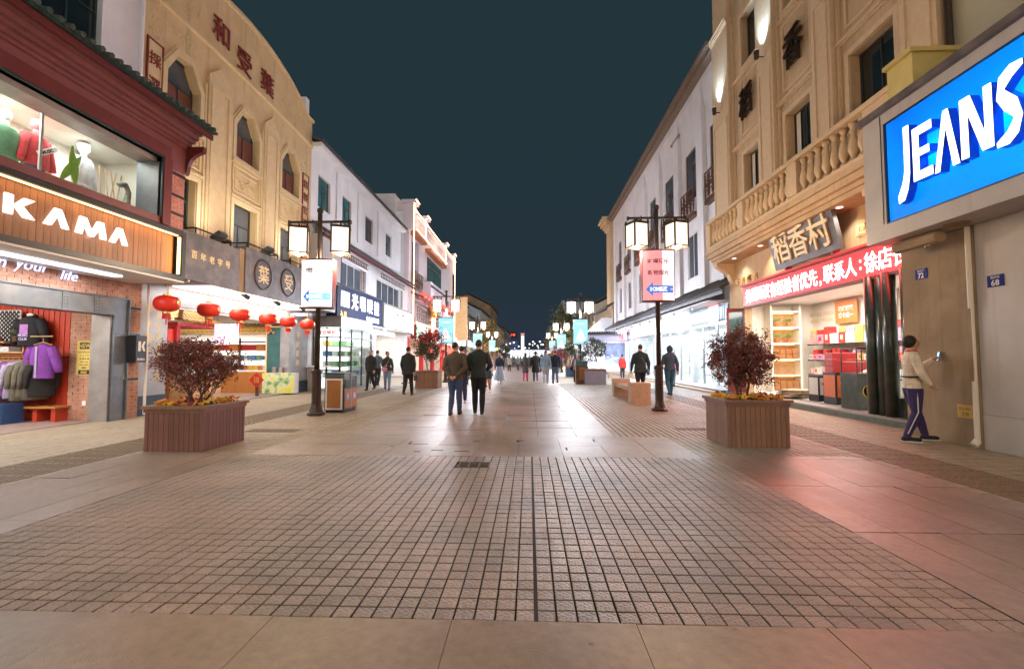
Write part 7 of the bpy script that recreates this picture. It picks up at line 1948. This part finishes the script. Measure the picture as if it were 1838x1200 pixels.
for k in range(14):
    y = 19.4 + k*1.7; h_ = rr.uniform(1.3, 2.2)
    t = thing('display_stand', 'pale display stand with goods in the right glass shops, %s' % ['first','second','third','fourth','fifth','sixth','seventh','eighth','ninth','tenth','eleventh','twelfth','thirteenth','fourteenth'][k] + ' from the beige building', 'display stand', (9.4+.6*(k % 2), y, .16), 0, 'display stands in the right glass shops')
    MB().box(-.25,.25,-.5,.5,0,h_).build('cabinet', M['white'], t)
    for q in range(3): MB().rbox((-.27, -.3+.3*q, h_*.5),(.05,.22,h_*.55)).build('goods', gm_[rr.choice(('cream','white','rose','white','gold'))], t)
# white garden wall with mural at the end of the row
mw_ = thing('mural_wall', 'white garden wall with a grey tile cap and a grey-blue mural', 'wall', (0,0,0))
MB().box(4.55, 8.3, 38.6, 38.95, 0, 3.3).build('wall', M['plaster_white'], mw_)
MB().box(6.3, 8.0, 38.56, 38.598, .75, 2.6).build('mural', mat('mural_blue', (.20,.24,.36), .7, .5, 2.2), mw_)
bt = MB(); rr = random.Random(7)
for k in range(14): bt.ellipsoid((7.1+rr.gauss(0,.3), 38.555, 1.3+rr.gauss(0,.14)), (.10,.008,.035), 6, 4)
bt.build('mural_figure', M['plaster_white'], mw_, kind='stuff')
MB().box(4.5, 8.3, 38.5, 39.05, 2.75, 3.3).build('grey_band', mat('lilac_band', (.38,.39,.50), .8), mw_)
tiled_eave(mw_, 'S', 38.6, 4.4, 8.3, 3.32, .25, .2, .22, 'grey_tile', .2, fascia=None)
area((6.3, 38.0, .35), (0, 1, .35), 3.0, .2, 60, (.85,.9,1))
MB().box(4.6, 8.0, 38.0, 38.3, 0, .3).build('ground_light_trough', M['steel_lt'], mw_)
gw_ = thing('gable_wall', 'white stepped gable wall end behind the mural wall', 'wall', (0,0,0))
gm2 = MB(); gm2.prism([(4.6,0),(8.0,0),(8.0,5.2),(7.0,5.2),(4.6,3.0)], Matrix(((1,0,0,0),(0,0,1,44.2),(0,1,0,0),(0,0,0,1))), .3); gm2.build('wall', M['plaster_white'], gw_)
# ============================================================ PEOPLE
SKIN = mat('skin', (.50,.27,.17), .55, .08, 30)
HAIR = mat('black_hair', (.012,.010,.010), .45, .4, 60, .4, 120)
SOLE = mat('white_sole', (.65,.64,.62), .6)
_pm = {}
def cmat(c):
    k = tuple(round(x, 3) for x in c)
    if k not in _pm: _pm[k] = mat('cloth_%d' % len(_pm), c, .85, .16, 9, .55, 22)
    return _pm[k]
PEOPLE = []
def loft(mb, rings, n=16):
    """rings: (z, rx, ry, cx, cy)"""
    vs = []; fs = []
    for z, rx, ry, cx, cy in rings:
        for k in range(n):
            a = 2*math.pi*k/n; vs.append((cx + rx*math.cos(a), cy + ry*math.sin(a), z))
    m = len(rings)
    for i in range(m-1):
        for k in range(n): fs.append((i*n+k, i*n+(k+1) % n, (i+1)*n+(k+1) % n, (i+1)*n+k))
    fs.append(tuple(range(n-1,-1,-1))); fs.append(tuple((m-1)*n+k for k in range(n)))
    mb.add(vs, fs)
def person(label, x, y, rz, h=1.72, top=(.05,.05,.05), legs=(.03,.03,.05), shoes=(.02,.02,.02), hair='short', pose='walk', phase=0.0, female=False, coat=None, skirt=None, bulk=1.0,
           arms=None, vox=.018, bare=False, sleeve='long', hem=.50, z=0, sole=False, group=None, bag=None, lean=(0,0), headturn=0, hood=False, hand='auto', knees=None, extra=None):
    """+y is where the person faces; joints as fractions of the height"""
    W = .92 if female else 1.0
    P = []      # (p0, p1, r0, r1, material)
    mb = MB()
    T, L, S_, K = 0, 1, 2, 3       # top, legs, shoes, skin
    def seg(a, b, r0, r1, m, n=10, mid=None):
        a, b = Vector(a)*h, Vector(b)*h
        pts = [a, a.lerp(b, .25), a.lerp(b, .5), a.lerp(b, .75), b]; rs = [r0, r0 + (r1-r0)*.2 + (mid or 0)*.8, r0+(r1-r0)*.45 + (mid or 0), r0+(r1-r0)*.75 + (mid or 0)*.4, r1]
        mb.tube(pts, [r*h for r in rs], n); mb.ellipsoid(a, (r0*h*.98,)*3, 10, 6); mb.ellipsoid(b, (r1*h*.98,)*3, 10, 6)
        P.append((a, b, r0*h, r1*h, m))
    lx, ly = lean
    # torso
    bw = bulk*W; t_h = hem
    hw = 1.06 if female else 1.0
    tr = [(.46, .078*hw, .060), (.50, .096*hw, .070), (.545, .099*hw, .072), (.60, .088, .064), (.65, .086*(.95 if female else 1.02), .063), (.72, .098, .071), (.775, .108, .068), (.81, .104, .058), (.835, .072, .048), (.855, .040, .040), (.875, .034, .035)]
    rings = [(z_*h, rx*bw*h, ry*bulk*h, lx*h*(z_-.46)/.4, ly*h*(z_-.46)/.4) for z_, rx, ry in tr]
    if coat: rings = [(coat*h, .115*bw*h, .085*bulk*h, 0, 0), (coat*h+.02, .118*bw*h, .088*bulk*h, 0, 0)] + [(z_, rx*1.06, ry*1.12, cx, cy_) for z_, rx, ry, cx, cy_ in rings[1:]]
    loft(mb, rings)
    # head, neck
    hx, hy = lx*1.15*h, ly*1.25*h + .006*h
    hc = Vector((hx, hy, .930*h))
    mb.ellipsoid(hc, (.044*h, .054*h, .064*h), 16, 12)
    mb.ellipsoid(hc + Vector((0, .016*h, -.034*h)), (.034*h, .036*h, .036*h), 12, 8)
    mb.tube([hc + Vector((0,-.012*h,-.095*h)), hc + Vector((0,-.004*h,-.03*h))], [.034*h, .032*h], 10)
    tn = math.radians(headturn); f_ = Vector((math.sin(-tn)*-1*-1, math.cos(tn), 0)); f_ = Vector((-math.sin(tn), math.cos(tn), 0)); sd_ = Vector((f_.y, -f_.x, 0))
    nose = hc + f_*.052*h + Vector((0,0,-.006*h)); mb.tube([nose + Vector((0,0,.018*h)) - f_*.004*h, nose + f_*.008*h - Vector((0,0,.004*h))], [.006*h, .011*h], 8); mb.ellipsoid(nose + f_*.004*h - Vector((0,0,.004*h)), (.010*h,)*3, 8, 6)
    for s in (-1, 1): mb.ellipsoid(hc + sd_*s*.044*h + Vector((0,0,-.004*h)) - f_*.004*h, (.008*h, .014*h, .017*h), 8, 6)
    # legs
    st = {'walk': .085, 'stand': .0, 'slow': .05}.get(pose, .0)
    legp = knees
    for s in (-1, 1):
        k = s*(1 if phase >= 0 else -1)*st
        hip = Vector((s*.050*W, 0, .49)); knee = Vector((s*.050, .5*k + .015 + (.03 if k < 0 else 0), .275)); ank = Vector((s*.050, k*1.05 - (.02 if k < 0 else 0), .045 + (.035 if k < 0 and pose == 'walk' else 0)))
        if legp: hip, knee, ank = [Vector(v) for v in legp[0 if s < 0 else 1][:3]]
        lm = K if bare else L
        th = .060*hw*(1 + (bulk-1)*.6)
        seg(hip, knee, th, .040, lm); seg(knee, ank, .040 if not bare else .034, .028 if not bare else .021, lm, mid=.004)
        # shoe: heel to toe
        toe = Vector((0, .085, -.022)); 
        if legp and len(legp[0 if s < 0 else 1]) > 3: toe = Vector(legp[0 if s < 0 else 1][3])
        tilt = 0 if ank.z < .06 else -.02
        a_ = ank + Vector((0, -.018, -.022)); b_ = ank + toe + Vector((0, 0, tilt))
        seg(a_, b_, .026, .020, S_)
        mb.ellipsoid((ank + toe*.85 + Vector((0,0,tilt+.0)))*h, (.025*h, .035*h, .019*h), 10, 6)
        P.append(((ank + toe*.5)*h, (ank + toe)*h, .024*h, .022*h, S_))
    # arms
    defa = {}
    for s in (-1, 1):
        k = -s*(1 if phase >= 0 else -1)*st*.9
        sh = Vector((s*.098*bw + lx*.8, ly*.85, .783)); el = Vector((s*(.135*bw), k*.35 - .01, .635)); wr = Vector((s*(.140*bw), k*1.0 + .03, .490))
        if arms and arms[0 if s < 0 else 1]: sh2, el, wr = [Vector(v) if v else sh for v in arms[0 if s < 0 else 1][:3]]; sh = sh2
        am = K if sleeve == 'none' else T
        seg(sh, el, .037*bulk, .034*bulk, am); seg(el, wr, .034*bulk, .022, T if sleeve == 'long' else K)
        d = (wr - el).normalized(); pal = wr + d*.030
        seg(wr, pal, .019, .021, K, 8)
        side = d.cross(Vector((0, 0, 1)) if abs(d.z) < .8 else Vector((0, 1, 0))).normalized(); nrm = side.cross(d).normalized()
        for fi, (off, ln) in enumerate(((-.0165, .040), (-.0055, .046), (.0055, .043), (.0165, .034))):
            b0 = pal + side*off + d*.008; b1 = b0 + d*ln*.5 + nrm*.004*s; b2 = b1 + d*ln*.42 + nrm*.016*s
            mb.tube([b0*h, b1*h, b2*h], [.0062*h, .0056*h, .0048*h], 7); P.append((b0*h, b2*h, .006*h, .005*h, K))
        t0 = wr + d*.012 + side*-.016; t1 = t0 + d*.022 - side*.016 + nrm*.006*s; t2 = t1 + d*.018 - side*.004 + nrm*.006*s
        mb.tube([t0*h, t1*h, t2*h], [.0075*h, .0066*h, .0055*h], 7); P.append((t0*h, t2*h, .007*h, .006*h, K))
    if skirt:
        z0, w0 = skirt[0], skirt[1]
        loft(mb, [(z0*h, w0*h, w0*.8*h, 0, 0), ((z0+.02)*h, w0*h, w0*.8*h, 0, 0), (.50*h, .105*h, .08*h, 0, 0), (.58*h, .088*h, .066*h, 0, 0)], 20)
    if extra: extra(mb, h)
    t = thing('person', label, 'person', (x, y, z), rz, group)
    me = mb.mesh('person_body', [cmat(top), cmat(legs), cmat(shoes), SKIN])
    o = bpy.data.objects.new('body', me); link(o); o.parent = t
    m_ = o.modifiers.new('remesh', 'REMESH'); m_.mode = 'VOXEL'; m_.voxel_size = vox; m_.use_smooth_shade = True
    sm = o.modifiers.new('smooth', 'SMOOTH'); sm.factor = .5; sm.iterations = 2 if vox < .012 else 1
    PEOPLE.append((o, P, h, hem, coat, skirt, hc, rings, sleeve))
    # hair
    hm = MB(); hm.smooth = True
    bk = -f_
    if hair == 'short':
        hm.ellipsoid(hc + bk*.010*h + Vector((0,0,.014*h)), (.047*h, .054*h, .056*h), 16, 10)
    elif hair == 'thin':
        hm.ellipsoid(hc + bk*.012*h + Vector((0,0,.012*h)), (.0455*h, .052*h, .056*h), 16, 10)
    elif hair == 'bun':
        hm.ellipsoid(hc + bk*.012*h + Vector((0,0,.016*h)), (.052*h, .056*h, .058*h), 16, 10); hm.ellipsoid(hc + bk*.055*h + Vector((0,0,.05*h)), (.026*h,)*3, 10, 8)
    elif hair == 'long':
        hm.ellipsoid(hc + bk*.012*h + Vector((0,0,.014*h)), (.051*h, .056*h, .060*h), 16, 10)
        hm.tube([hc + bk*.03*h, hc + bk*.045*h + Vector((0,0,-.06*h)), hc + bk*.05*h + Vector((0,0,-.14*h))], [.045*h, .046*h, .03*h], 10)
    elif hair == 'bob':
        hm.ellipsoid(hc + bk*.016*h + Vector((0,0,.008*h)), (.056*h, .060*h, .066*h), 16, 10)
    if hood:
        hm2 = MB(); hm2.smooth = True; hm2.ellipsoid(hc + bk*.02*h + Vector((0,0,-.005*h)), (.062*h, .066*h, .075*h), 16, 10); hm2.build('hood', cmat(tuple(c*.8 for c in top)), t)
    if not hood: hm.build('hair', HAIR, t)
    ey = MB(); ey.smooth = True
    for s in (-1, 1): ey.ellipsoid(hc + f_*.050*h + sd_*s*.018*h + Vector((0,0,.004*h)), (.0055*h,.004*h,.0035*h), 8, 5)
    ey.build('eyes', HAIR, t)
    mo = MB(); mo.ellipsoid(hc + f_*.051*h + Vector((0,0,-.036*h)), (.014*h,.004*h,.0035*h), 8, 4); mo.build('mouth', cmat((.28,.08,.07)), t)
    if sole:
        for s in (-1, 1):
            k = s*(1 if phase >= 0 else -1)*st
            ank = Vector((s*.050, k*1.05 - (.02 if k < 0 else 0), .045 + (.035 if k < 0 and pose == 'walk' else 0))); toe = Vector((0,.085,-.022))
            if legp: ank = Vector(legp[0 if s < 0 else 1][2]); toe = Vector(legp[0 if s < 0 else 1][3]) if len(legp[0 if s < 0 else 1]) > 3 else toe
            q = MB(); d = toe.normalized(); c = (ank + toe*.42)*h; c.z = (ank.z - .047)*h + .014
            ang = math.atan2(toe.x, toe.y)
            q.rbox(c, (.052*h, .155*h, .020), Matrix.Rotation(-ang, 3, 'Z'), .004); q.build('sole', SOLE, t)
    if bag:
        kind, side_, c = bag
        b = MB()
        if kind == 'hand': b.rbox((side_*.155*h, .02*h, .36*h), (.05, .26, .20), None, .02); b.tube([(side_*.155*h, -.03*h, .40*h), (side_*.15*h, .015*h, .47*h), (side_*.155*h, .07*h, .40*h)], .008, 6)
        elif kind == 'shoulder':
            b.rbox((side_*.14*h, -.02*h, .46*h), (.07, .26, .22), None, .02); b.tube([(-side_*.05*h, 0, .85*h), (side_*.02*h, -.085*h, .74*h), (side_*.12*h, -.07*h, .58*h), (side_*.14*h, -.03*h, .50*h)], .012, 6)
        elif kind == 'back': b.rbox((0, -.105*h, .70*h), (.26, .12, .36), None, .03); b.rbox((0, -.105*h-.07, .67*h), (.20, .03, .18), None, .01)
        elif kind == 'front': b.rbox((side_*.07*h, .10*h, .54*h), (.22, .09, .16), None, .03); b.tube([(-side_*.07*h, .03*h, .85*h), (side_*.0*h, .085*h, .70*h), (side_*.06*h, .10*h, .59*h)], .008, 6)
        b.build('bag', cmat(c), t)
    return t

def finish_people():
    dg = bpy.context.evaluated_depsgraph_get()
    for o, P, h, hem, coat, skirt, hc, rings, sleeve in PEOPLE:
        me = bpy.data.meshes.new_from_object(o.evaluated_get(dg))
        old = o.data; o.modifiers.clear(); mats_ = list(old.materials); o.data = me; me.name = 'person_body'
        me.materials.clear()
        for m in mats_: me.materials.append(m)
        n = len(me.polygons); c = np.empty(n*3); me.polygons.foreach_get('center', c); c = c.reshape(-1, 3)
        best = np.full(n, 1e9); mi = np.zeros(n, int)
        for a, b, r0, r1, m in P:
            a = np.array(a); b = np.array(b); ab = b-a; L = max(1e-9, ab.dot(ab))
            tt = np.clip(((c-a) @ ab)/L, 0, 1); d = np.linalg.norm(c - (a + tt[:, None]*ab), axis=1) - (r0 + (r1-r0)*tt)
            if m == 1: d = np.where(c[:, 2] > hem*h, d + .5, d)
            u = d < best; best = np.where(u, d, best); mi = np.where(u, m, mi)
        # trunk
        rz = np.array([r[0] for r in rings]); rx = np.interp(c[:, 2], rz, [r[1] for r in rings]); ry = np.interp(c[:, 2], rz, [r[2] for r in rings])
        cx = np.interp(c[:, 2], rz, [r[3] for r in rings]); cy_ = np.interp(c[:, 2], rz, [r[4] for r in rings])
        d = (np.sqrt(((c[:, 0]-cx)/rx)**2 + ((c[:, 1]-cy_)/ry)**2) - 1)*np.minimum(rx, ry)
        inz = (c[:, 2] > (coat or .46)*h - .01) & (c[:, 2] < .865*h)
        tm = np.where(c[:, 2] > (coat*h - .02 if coat else hem*h), 0, 1)
        u = inz & (d < best); best = np.where(u, d, best); mi = np.where(u, tm, mi)
        if skirt:
            z0 = skirt[0]*h; rs = np.interp(c[:, 2], [z0, .5*h, .58*h], [skirt[1]*h, .105*h, .088*h]); d = np.sqrt(c[:, 0]**2 + (c[:, 1]/.8)**2) - rs
            u = (np.abs(d) < .03) & (c[:, 2] > z0-.01) & (c[:, 2] < .56*h); mi = np.where(u, 1, mi)
        d = np.linalg.norm((c - np.array(hc))/np.array([1, 1, 1.15]), axis=1)
        mi = np.where((d < .075*h) & (c[:, 2] > .865*h), 3, mi)
        me.polygons.foreach_set('material_index', mi.astype(np.int32)); me.polygons.foreach_set('use_smooth', np.ones(n, bool)); me.update()
        bpy.data.meshes.remove(old)

JEAN = (.07,.12,.24); JEAN_L = (.22,.30,.42); BLK = (.018,.018,.02)
# the pair in front: brown jacket with hands behind the back, dark green top
person('man in an olive brown jacket and jeans walking away with hands clasped behind his back', -1.76, 10.85, R(-4), 1.74, (.10,.075,.05), (.055,.09,.19), (.05,.03,.02), 'short', 'slow', 1, arms=[[None, (-.150,-.03,.64), (-.045,-.10,.53)], [None, (.150,-.03,.64), (.03,-.10,.525)]], vox=.011, hem=.485, bulk=1.06, headturn=-35)
person('man in a dark green long-sleeved top, black trousers and white-soled trainers walking away', -1.22, 11.0, R(3), 1.80, (.022,.035,.032), (.012,.012,.013), (.03,.03,.03), 'thin', 'slow', -1, arms=[[None, (-.148,.02,.645), (-.10,.10,.57)], [None, (.155,.02,.65), (.10,.11,.58)]], vox=.011, hem=.49, bulk=1.10, sole=True)
person('person in dark clothes and white trainers half hidden behind the brown-jacketed man', -2.02, 13.6, R(0), 1.72, (.025,.035,.028), (.04,.06,.12), (.6,.6,.6), 'short', 'walk', 1, vox=.016)
person('man in a black open jacket and black trousers walking toward the viewer', -6.62, 18.9, R(172), 1.70, (.022,.022,.024), (.016,.016,.018), (.05,.03,.02), 'short', 'walk', 1, vox=.016, coat=.46)
person('man in a grey-blue jacket walking away behind the black-jacketed man', -7.25, 21.6, R(5), 1.72, (.10,.14,.17), (.02,.02,.025), (.02,.02,.02), 'short', 'walk', -1, vox=.018)
person('woman in a dark top and blue jeans with a pink bag, walking toward the viewer', -5.98, 19.1, R(195), 1.62, (.028,.04,.035), (.16,.23,.36), (.04,.02,.02), 'bun', 'walk', -1, True, vox=.016, bag=('front', 1, (.55,.25,.32)), arms=[None, [None, (.13,.02,.65), (.05,.10,.63)]], headturn=30)
person('woman in a long dark grey coat walking along the white shops', -6.35, 23.6, R(150), 1.66, (.035,.05,.06), BLK, BLK, 'long', 'walk', 1, True, coat=.20, vox=.018)
person('man in a black suit carrying a dark bag, walking away', -4.35, 16.3, R(-6), 1.76, (.014,.018,.022), (.012,.012,.014), (.10,.07,.05), 'short', 'walk', 1, coat=.43, bulk=1.08, vox=.015, bag=('hand', 1, (.03,.04,.04)))
person('slim walker in a pale top with bare legs and dark shorts beside the green-topped man', -1.60, 17.4, R(175), 1.58, (.60,.60,.62), (.02,.07,.10), (.6,.55,.5), 'short', 'walk', 1, bare=True, skirt=(.36,.12), vox=.016)
person('woman in a pink jacket and white trousers walking toward the viewer', -1.92, 21.6, R(182), 1.68, (.62,.30,.38), (.60,.57,.54), (.05,.04,.04), 'short', 'walk', 1, True, coat=.42, vox=.018, arms=[None, [None, (.13,.03,.65), (.03,.11,.62)]])
person('woman in a navy cardigan and flowing pale blue skirt beside the pink-jacketed woman', -1.55, 23.8, R(178), 1.62, (.03,.045,.10), (.35,.45,.58), (.5,.4,.35), 'bob', 'walk', -1, True, skirt=(.12,.20), vox=.018, bare=False)
person('man in a green-grey shirt far behind the brown-jacketed man on the left', -3.2, 23.2, R(180), 1.72, (.04,.055,.04), (.03,.03,.04), BLK, 'short', 'walk', -1, vox=.02)
person('woman in a dark dress and bright pink leggings walking away', -.22, 26.4, R(-8), 1.64, (.06,.06,.065), (.62,.05,.16), (.4,.03,.06), 'long', 'walk', 1, True, coat=.30, vox=.018)
person('person in a long black coat beside the pink leggings', .36, 26.5, R(2), 1.74, (.016,.016,.018), (.07,.09,.14), BLK, 'bob', 'walk', -1, coat=.30, bulk=1.12, vox=.018, bag=('hand', 1, (.02,.02,.02)))
person('man in a pale denim jacket and light jeans walking away', .85, 23.9, R(-3), 1.76, (.22,.36,.48), (.38,.44,.50), (.6,.6,.6), 'short', 'walk', 1, vox=.017, hem=.50)
person('man in a navy sweater and blue jeans beside the pale denim jacket', 1.36, 24.2, R(6), 1.76, (.016,.028,.05), (.07,.16,.30), (.02,.02,.02), 'short', 'walk', -1, vox=.017, bulk=1.08, bag=('hand', 1, (.5,.5,.5)))
person('woman in a plaid shirt and black trousers standing by the cyan poster lamp', 2.58, 25.6, R(-35), 1.62, (.20,.11,.14), (.016,.016,.02), BLK, 'long', 'stand', 1, True, coat=.42, vox=.018, bag=('shoulder', -1, (.02,.02,.03)), arms=[None, [None, (.14,.04,.66), (.12,.12,.62)]])
person('person in a bright red hooded jacket by the right glass shops', 5.9, 29.3, R(-5), 1.58, (.62,.03,.02), (.03,.03,.035), BLK, 'bun', 'slow', 1, True, coat=.46, vox=.018)
person('broad man in a dark navy jacket with a shoulder bag behind the stone bench', 3.98, 16.6, R(-6), 1.84, (.012,.028,.034), (.012,.012,.014), BLK, 'short', 'walk', 1, coat=.45, bulk=1.12, vox=.015, bag=('shoulder', 1, (.08,.13,.17)), headturn=20)
person('person in a hooded navy jacket, pale shirt hem and teal jeans beside the right lamp', 5.05, 16.7, R(2), 1.80, (.022,.05,.085), (.015,.075,.12), (.05,.05,.06), 'short', 'walk', 1, hood=True, vox=.015, coat=.52, bulk=1.05, extra=lambda mb, h: None)
person('child in a pink top close to the right glass shops', 6.75, 21.8, R(0), 1.62, (.60,.12,.26), (.3,.3,.35), BLK, 'short', 'walk', 1, True, vox=.02)
# woman at the tan pier with a phone
wx, wy = 6.27, 7.76
wom = person('woman in a cream jacket and purple track trousers looking at her phone', wx, wy, R(-112), 1.72, (.74,.66,.54), (.04,.03,.12), (.015,.015,.017), 'bob', 'stand', 1, True, bulk=1.04, vox=.008, hem=.50, sole=True, headturn=-5,
    arms=[[None, (-.150,.06,.655), (-.06,.175,.765)], [None, (.150,.02,.645), (.125,.09,.545)]],
    knees=[[(-.052,0,.49),(-.065,.04,.275),(-.080,.105,.047),(-.012,.088,-.022)], [(.052,0,.49),(.072,.0,.275),(.085,-.085,.047),(.035,.082,-.020)]])
pm2 = thing('mobile_phone', 'lit mobile phone held up by the woman at the tan pier', 'phone', wom.location + Matrix.Rotation(R(-112), 3, 'Z') @ Vector((-.06*1.72, .222*1.72, .800*1.72)), R(-112))
MB().rbox((0,0,0),(.075,.010,.15),Euler((R(-12),0,0)).to_matrix()).build('case', M['black'], pm2); MB().rbox((0,-.0065,0),(.066,.002,.138),Euler((R(-12),0,0)).to_matrix()).build('screen', emit('phone_screen', (.25,.5,.85), 1.3), pm2)
st_m = SOLE
strp = MB(); h_ = 1.72
strp.tube([(.112*h_, .0, .46*h_), (.115*h_, .0, .28*h_), (.114*h_, -.083*h_, .08*h_)], .009, 5); strp.build('trouser_stripe', SOLE, wom)
bl_ = MB(); bl_.lathe([(.106*h_*1.06,0),(.109*h_*1.06,.012),(.106*h_*1.06,.024)],24,(0,0,.60*h_),1,.74); bl_.build('apron_tie', M['black'], wom)
cl_ = MB(); cl_.lathe([(.052*h_,0),(.048*h_,.03),(.038*h_,.035)],16,(0,.0,.842*h_)); cl_.build('red_collar', M['red'], wom)
# far walkers
FAR = [(-2.9,45.5,(.40,.06,.04),(.04,.03,.03),'rust red coat',True),(-1.95,44.2,(.20,.17,.14),(.02,.02,.02),'taupe coat',True),(-1.2,47.5,(.09,.11,.10),(.03,.04,.05),'dark green jacket',False),
       (-.5,52,(.03,.04,.06),(.03,.03,.04),'navy jacket',False),(.1,56,(.05,.05,.06),(.02,.02,.02),'charcoal jacket',False),(.7,50,(.25,.28,.36),(.05,.07,.12),'pale blue shirt',False),(1.3,46,(.12,.08,.2),(.03,.03,.05),'violet top',True),(-3.6,60,(.06,.05,.05),(.02,.02,.02),'brown coat',False),
       (-2.4,66,(.04,.05,.07),(.03,.03,.04),'slate jacket',False),(-.9,70,(.3,.3,.32),(.04,.04,.05),'light grey top',False),(.4,74,(.02,.02,.025),(.02,.02,.02),'black coat',False),(1.6,64,(.35,.10,.08),(.03,.03,.04),'brick red top',True),(2.4,58,(.10,.12,.18),(.02,.03,.05),'dusk blue jacket',False),
       (-1.6,82,(.05,.05,.06),(.02,.02,.03),'grey black coat',False),(.9,88,(.10,.10,.12),(.02,.02,.03),'smoke grey jacket',False),(-3.0,92,(.2,.05,.06),(.02,.02,.03),'wine red coat',True),(2.0,80,(.5,.48,.45),(.03,.03,.04),'off-white coat',True),(-.2,98,(.04,.04,.05),(.02,.02,.03),'dark grey hoodie',False),
       (1.2,36,(.30,.20,.14),(.05,.05,.07),'tan jacket',False),(2.3,40,(.14,.05,.06),(.03,.03,.04),'maroon jacket',True),(-3.4,38,(.04,.05,.05),(.02,.02,.03),'bottle green jacket',False),(-5.6,31,(.03,.03,.035),(.02,.02,.025),'plain black jacket',False),(-6.1,36,(.45,.45,.48),(.04,.05,.08),'white shirt',False)]
for i, (x, y, tp, lg, nm, fe) in enumerate(FAR):
    person('distant walker in a %s, %s' % (nm, 'in the middle of the street' if abs(x+.4) < 2.1 else 'toward the left pavement' if x < 0 else 'toward the right pavement'), x, y, R(random.choice((0, 0, 180)) + random.uniform(-10, 10)), random.uniform(1.6, 1.78), tp, lg, BLK, 'long' if fe else 'short', 'walk', random.choice((-1, 1)), fe, vox=.03, coat=.42 if fe else None)
# pushchair by the outlined building
pc = thing('pushchair', 'dark pushchair with small wheels beyond the red-flowered planter', 'pushchair', (-3.9, 24.6, 0), R(20))
f = MB()
for s in (-.22, .22): f.tube([(s,-.45,.95),(s,.05,.45),(s,.38,.08)], .016, 6); f.tube([(s,-.35,.08),(s,.05,.45)], .016, 6)
f.tube([(-.22,-.45,.95),(.22,-.45,.95)], .018, 6); f.build('frame', M['black_metal'], pc)
f = MB(); f.rbox((0,.05,.42),(.38,.40,.10),None,.03); f.rbox((0,-.18,.65),(.38,.08,.45),Euler((R(-15),0,0)).to_matrix(),.02); f.ellipsoid((0,-.08,.88),(.21,.24,.14),12,8); f.build('seat', M['dark_blue'], pc)
for s in (-.22, .22):
    for y in (-.35, .38): w_ = MB(); w_.tube([(s-.02,y,.09),(s+.02,y,.09)], .09, 14); w_.build('wheel', M['black'], pc)
finish_people()
# ============================================================ put every empty at the base of its thing
bpy.context.view_layer.update()
for o in list(scene.objects):
    if o.type == 'EMPTY' and o.parent is None and o.location.length < 1e-6 and o.get('category'):
        pts = []
        for c in o.children:
            if c.type == 'MESH': pts += [c.matrix_world @ Vector(b) for b in c.bound_box]
        if not pts: continue
        lo = Vector([min(p[i] for p in pts) for i in range(3)]); hi = Vector([max(p[i] for p in pts) for i in range(3)])
        base = Vector(((lo.x+hi.x)/2, (lo.y+hi.y)/2, lo.z))
        o.location = base
        for c in o.children: c.location = c.location - base
# labels of the same wording are told apart by nothing else: leave only true groups
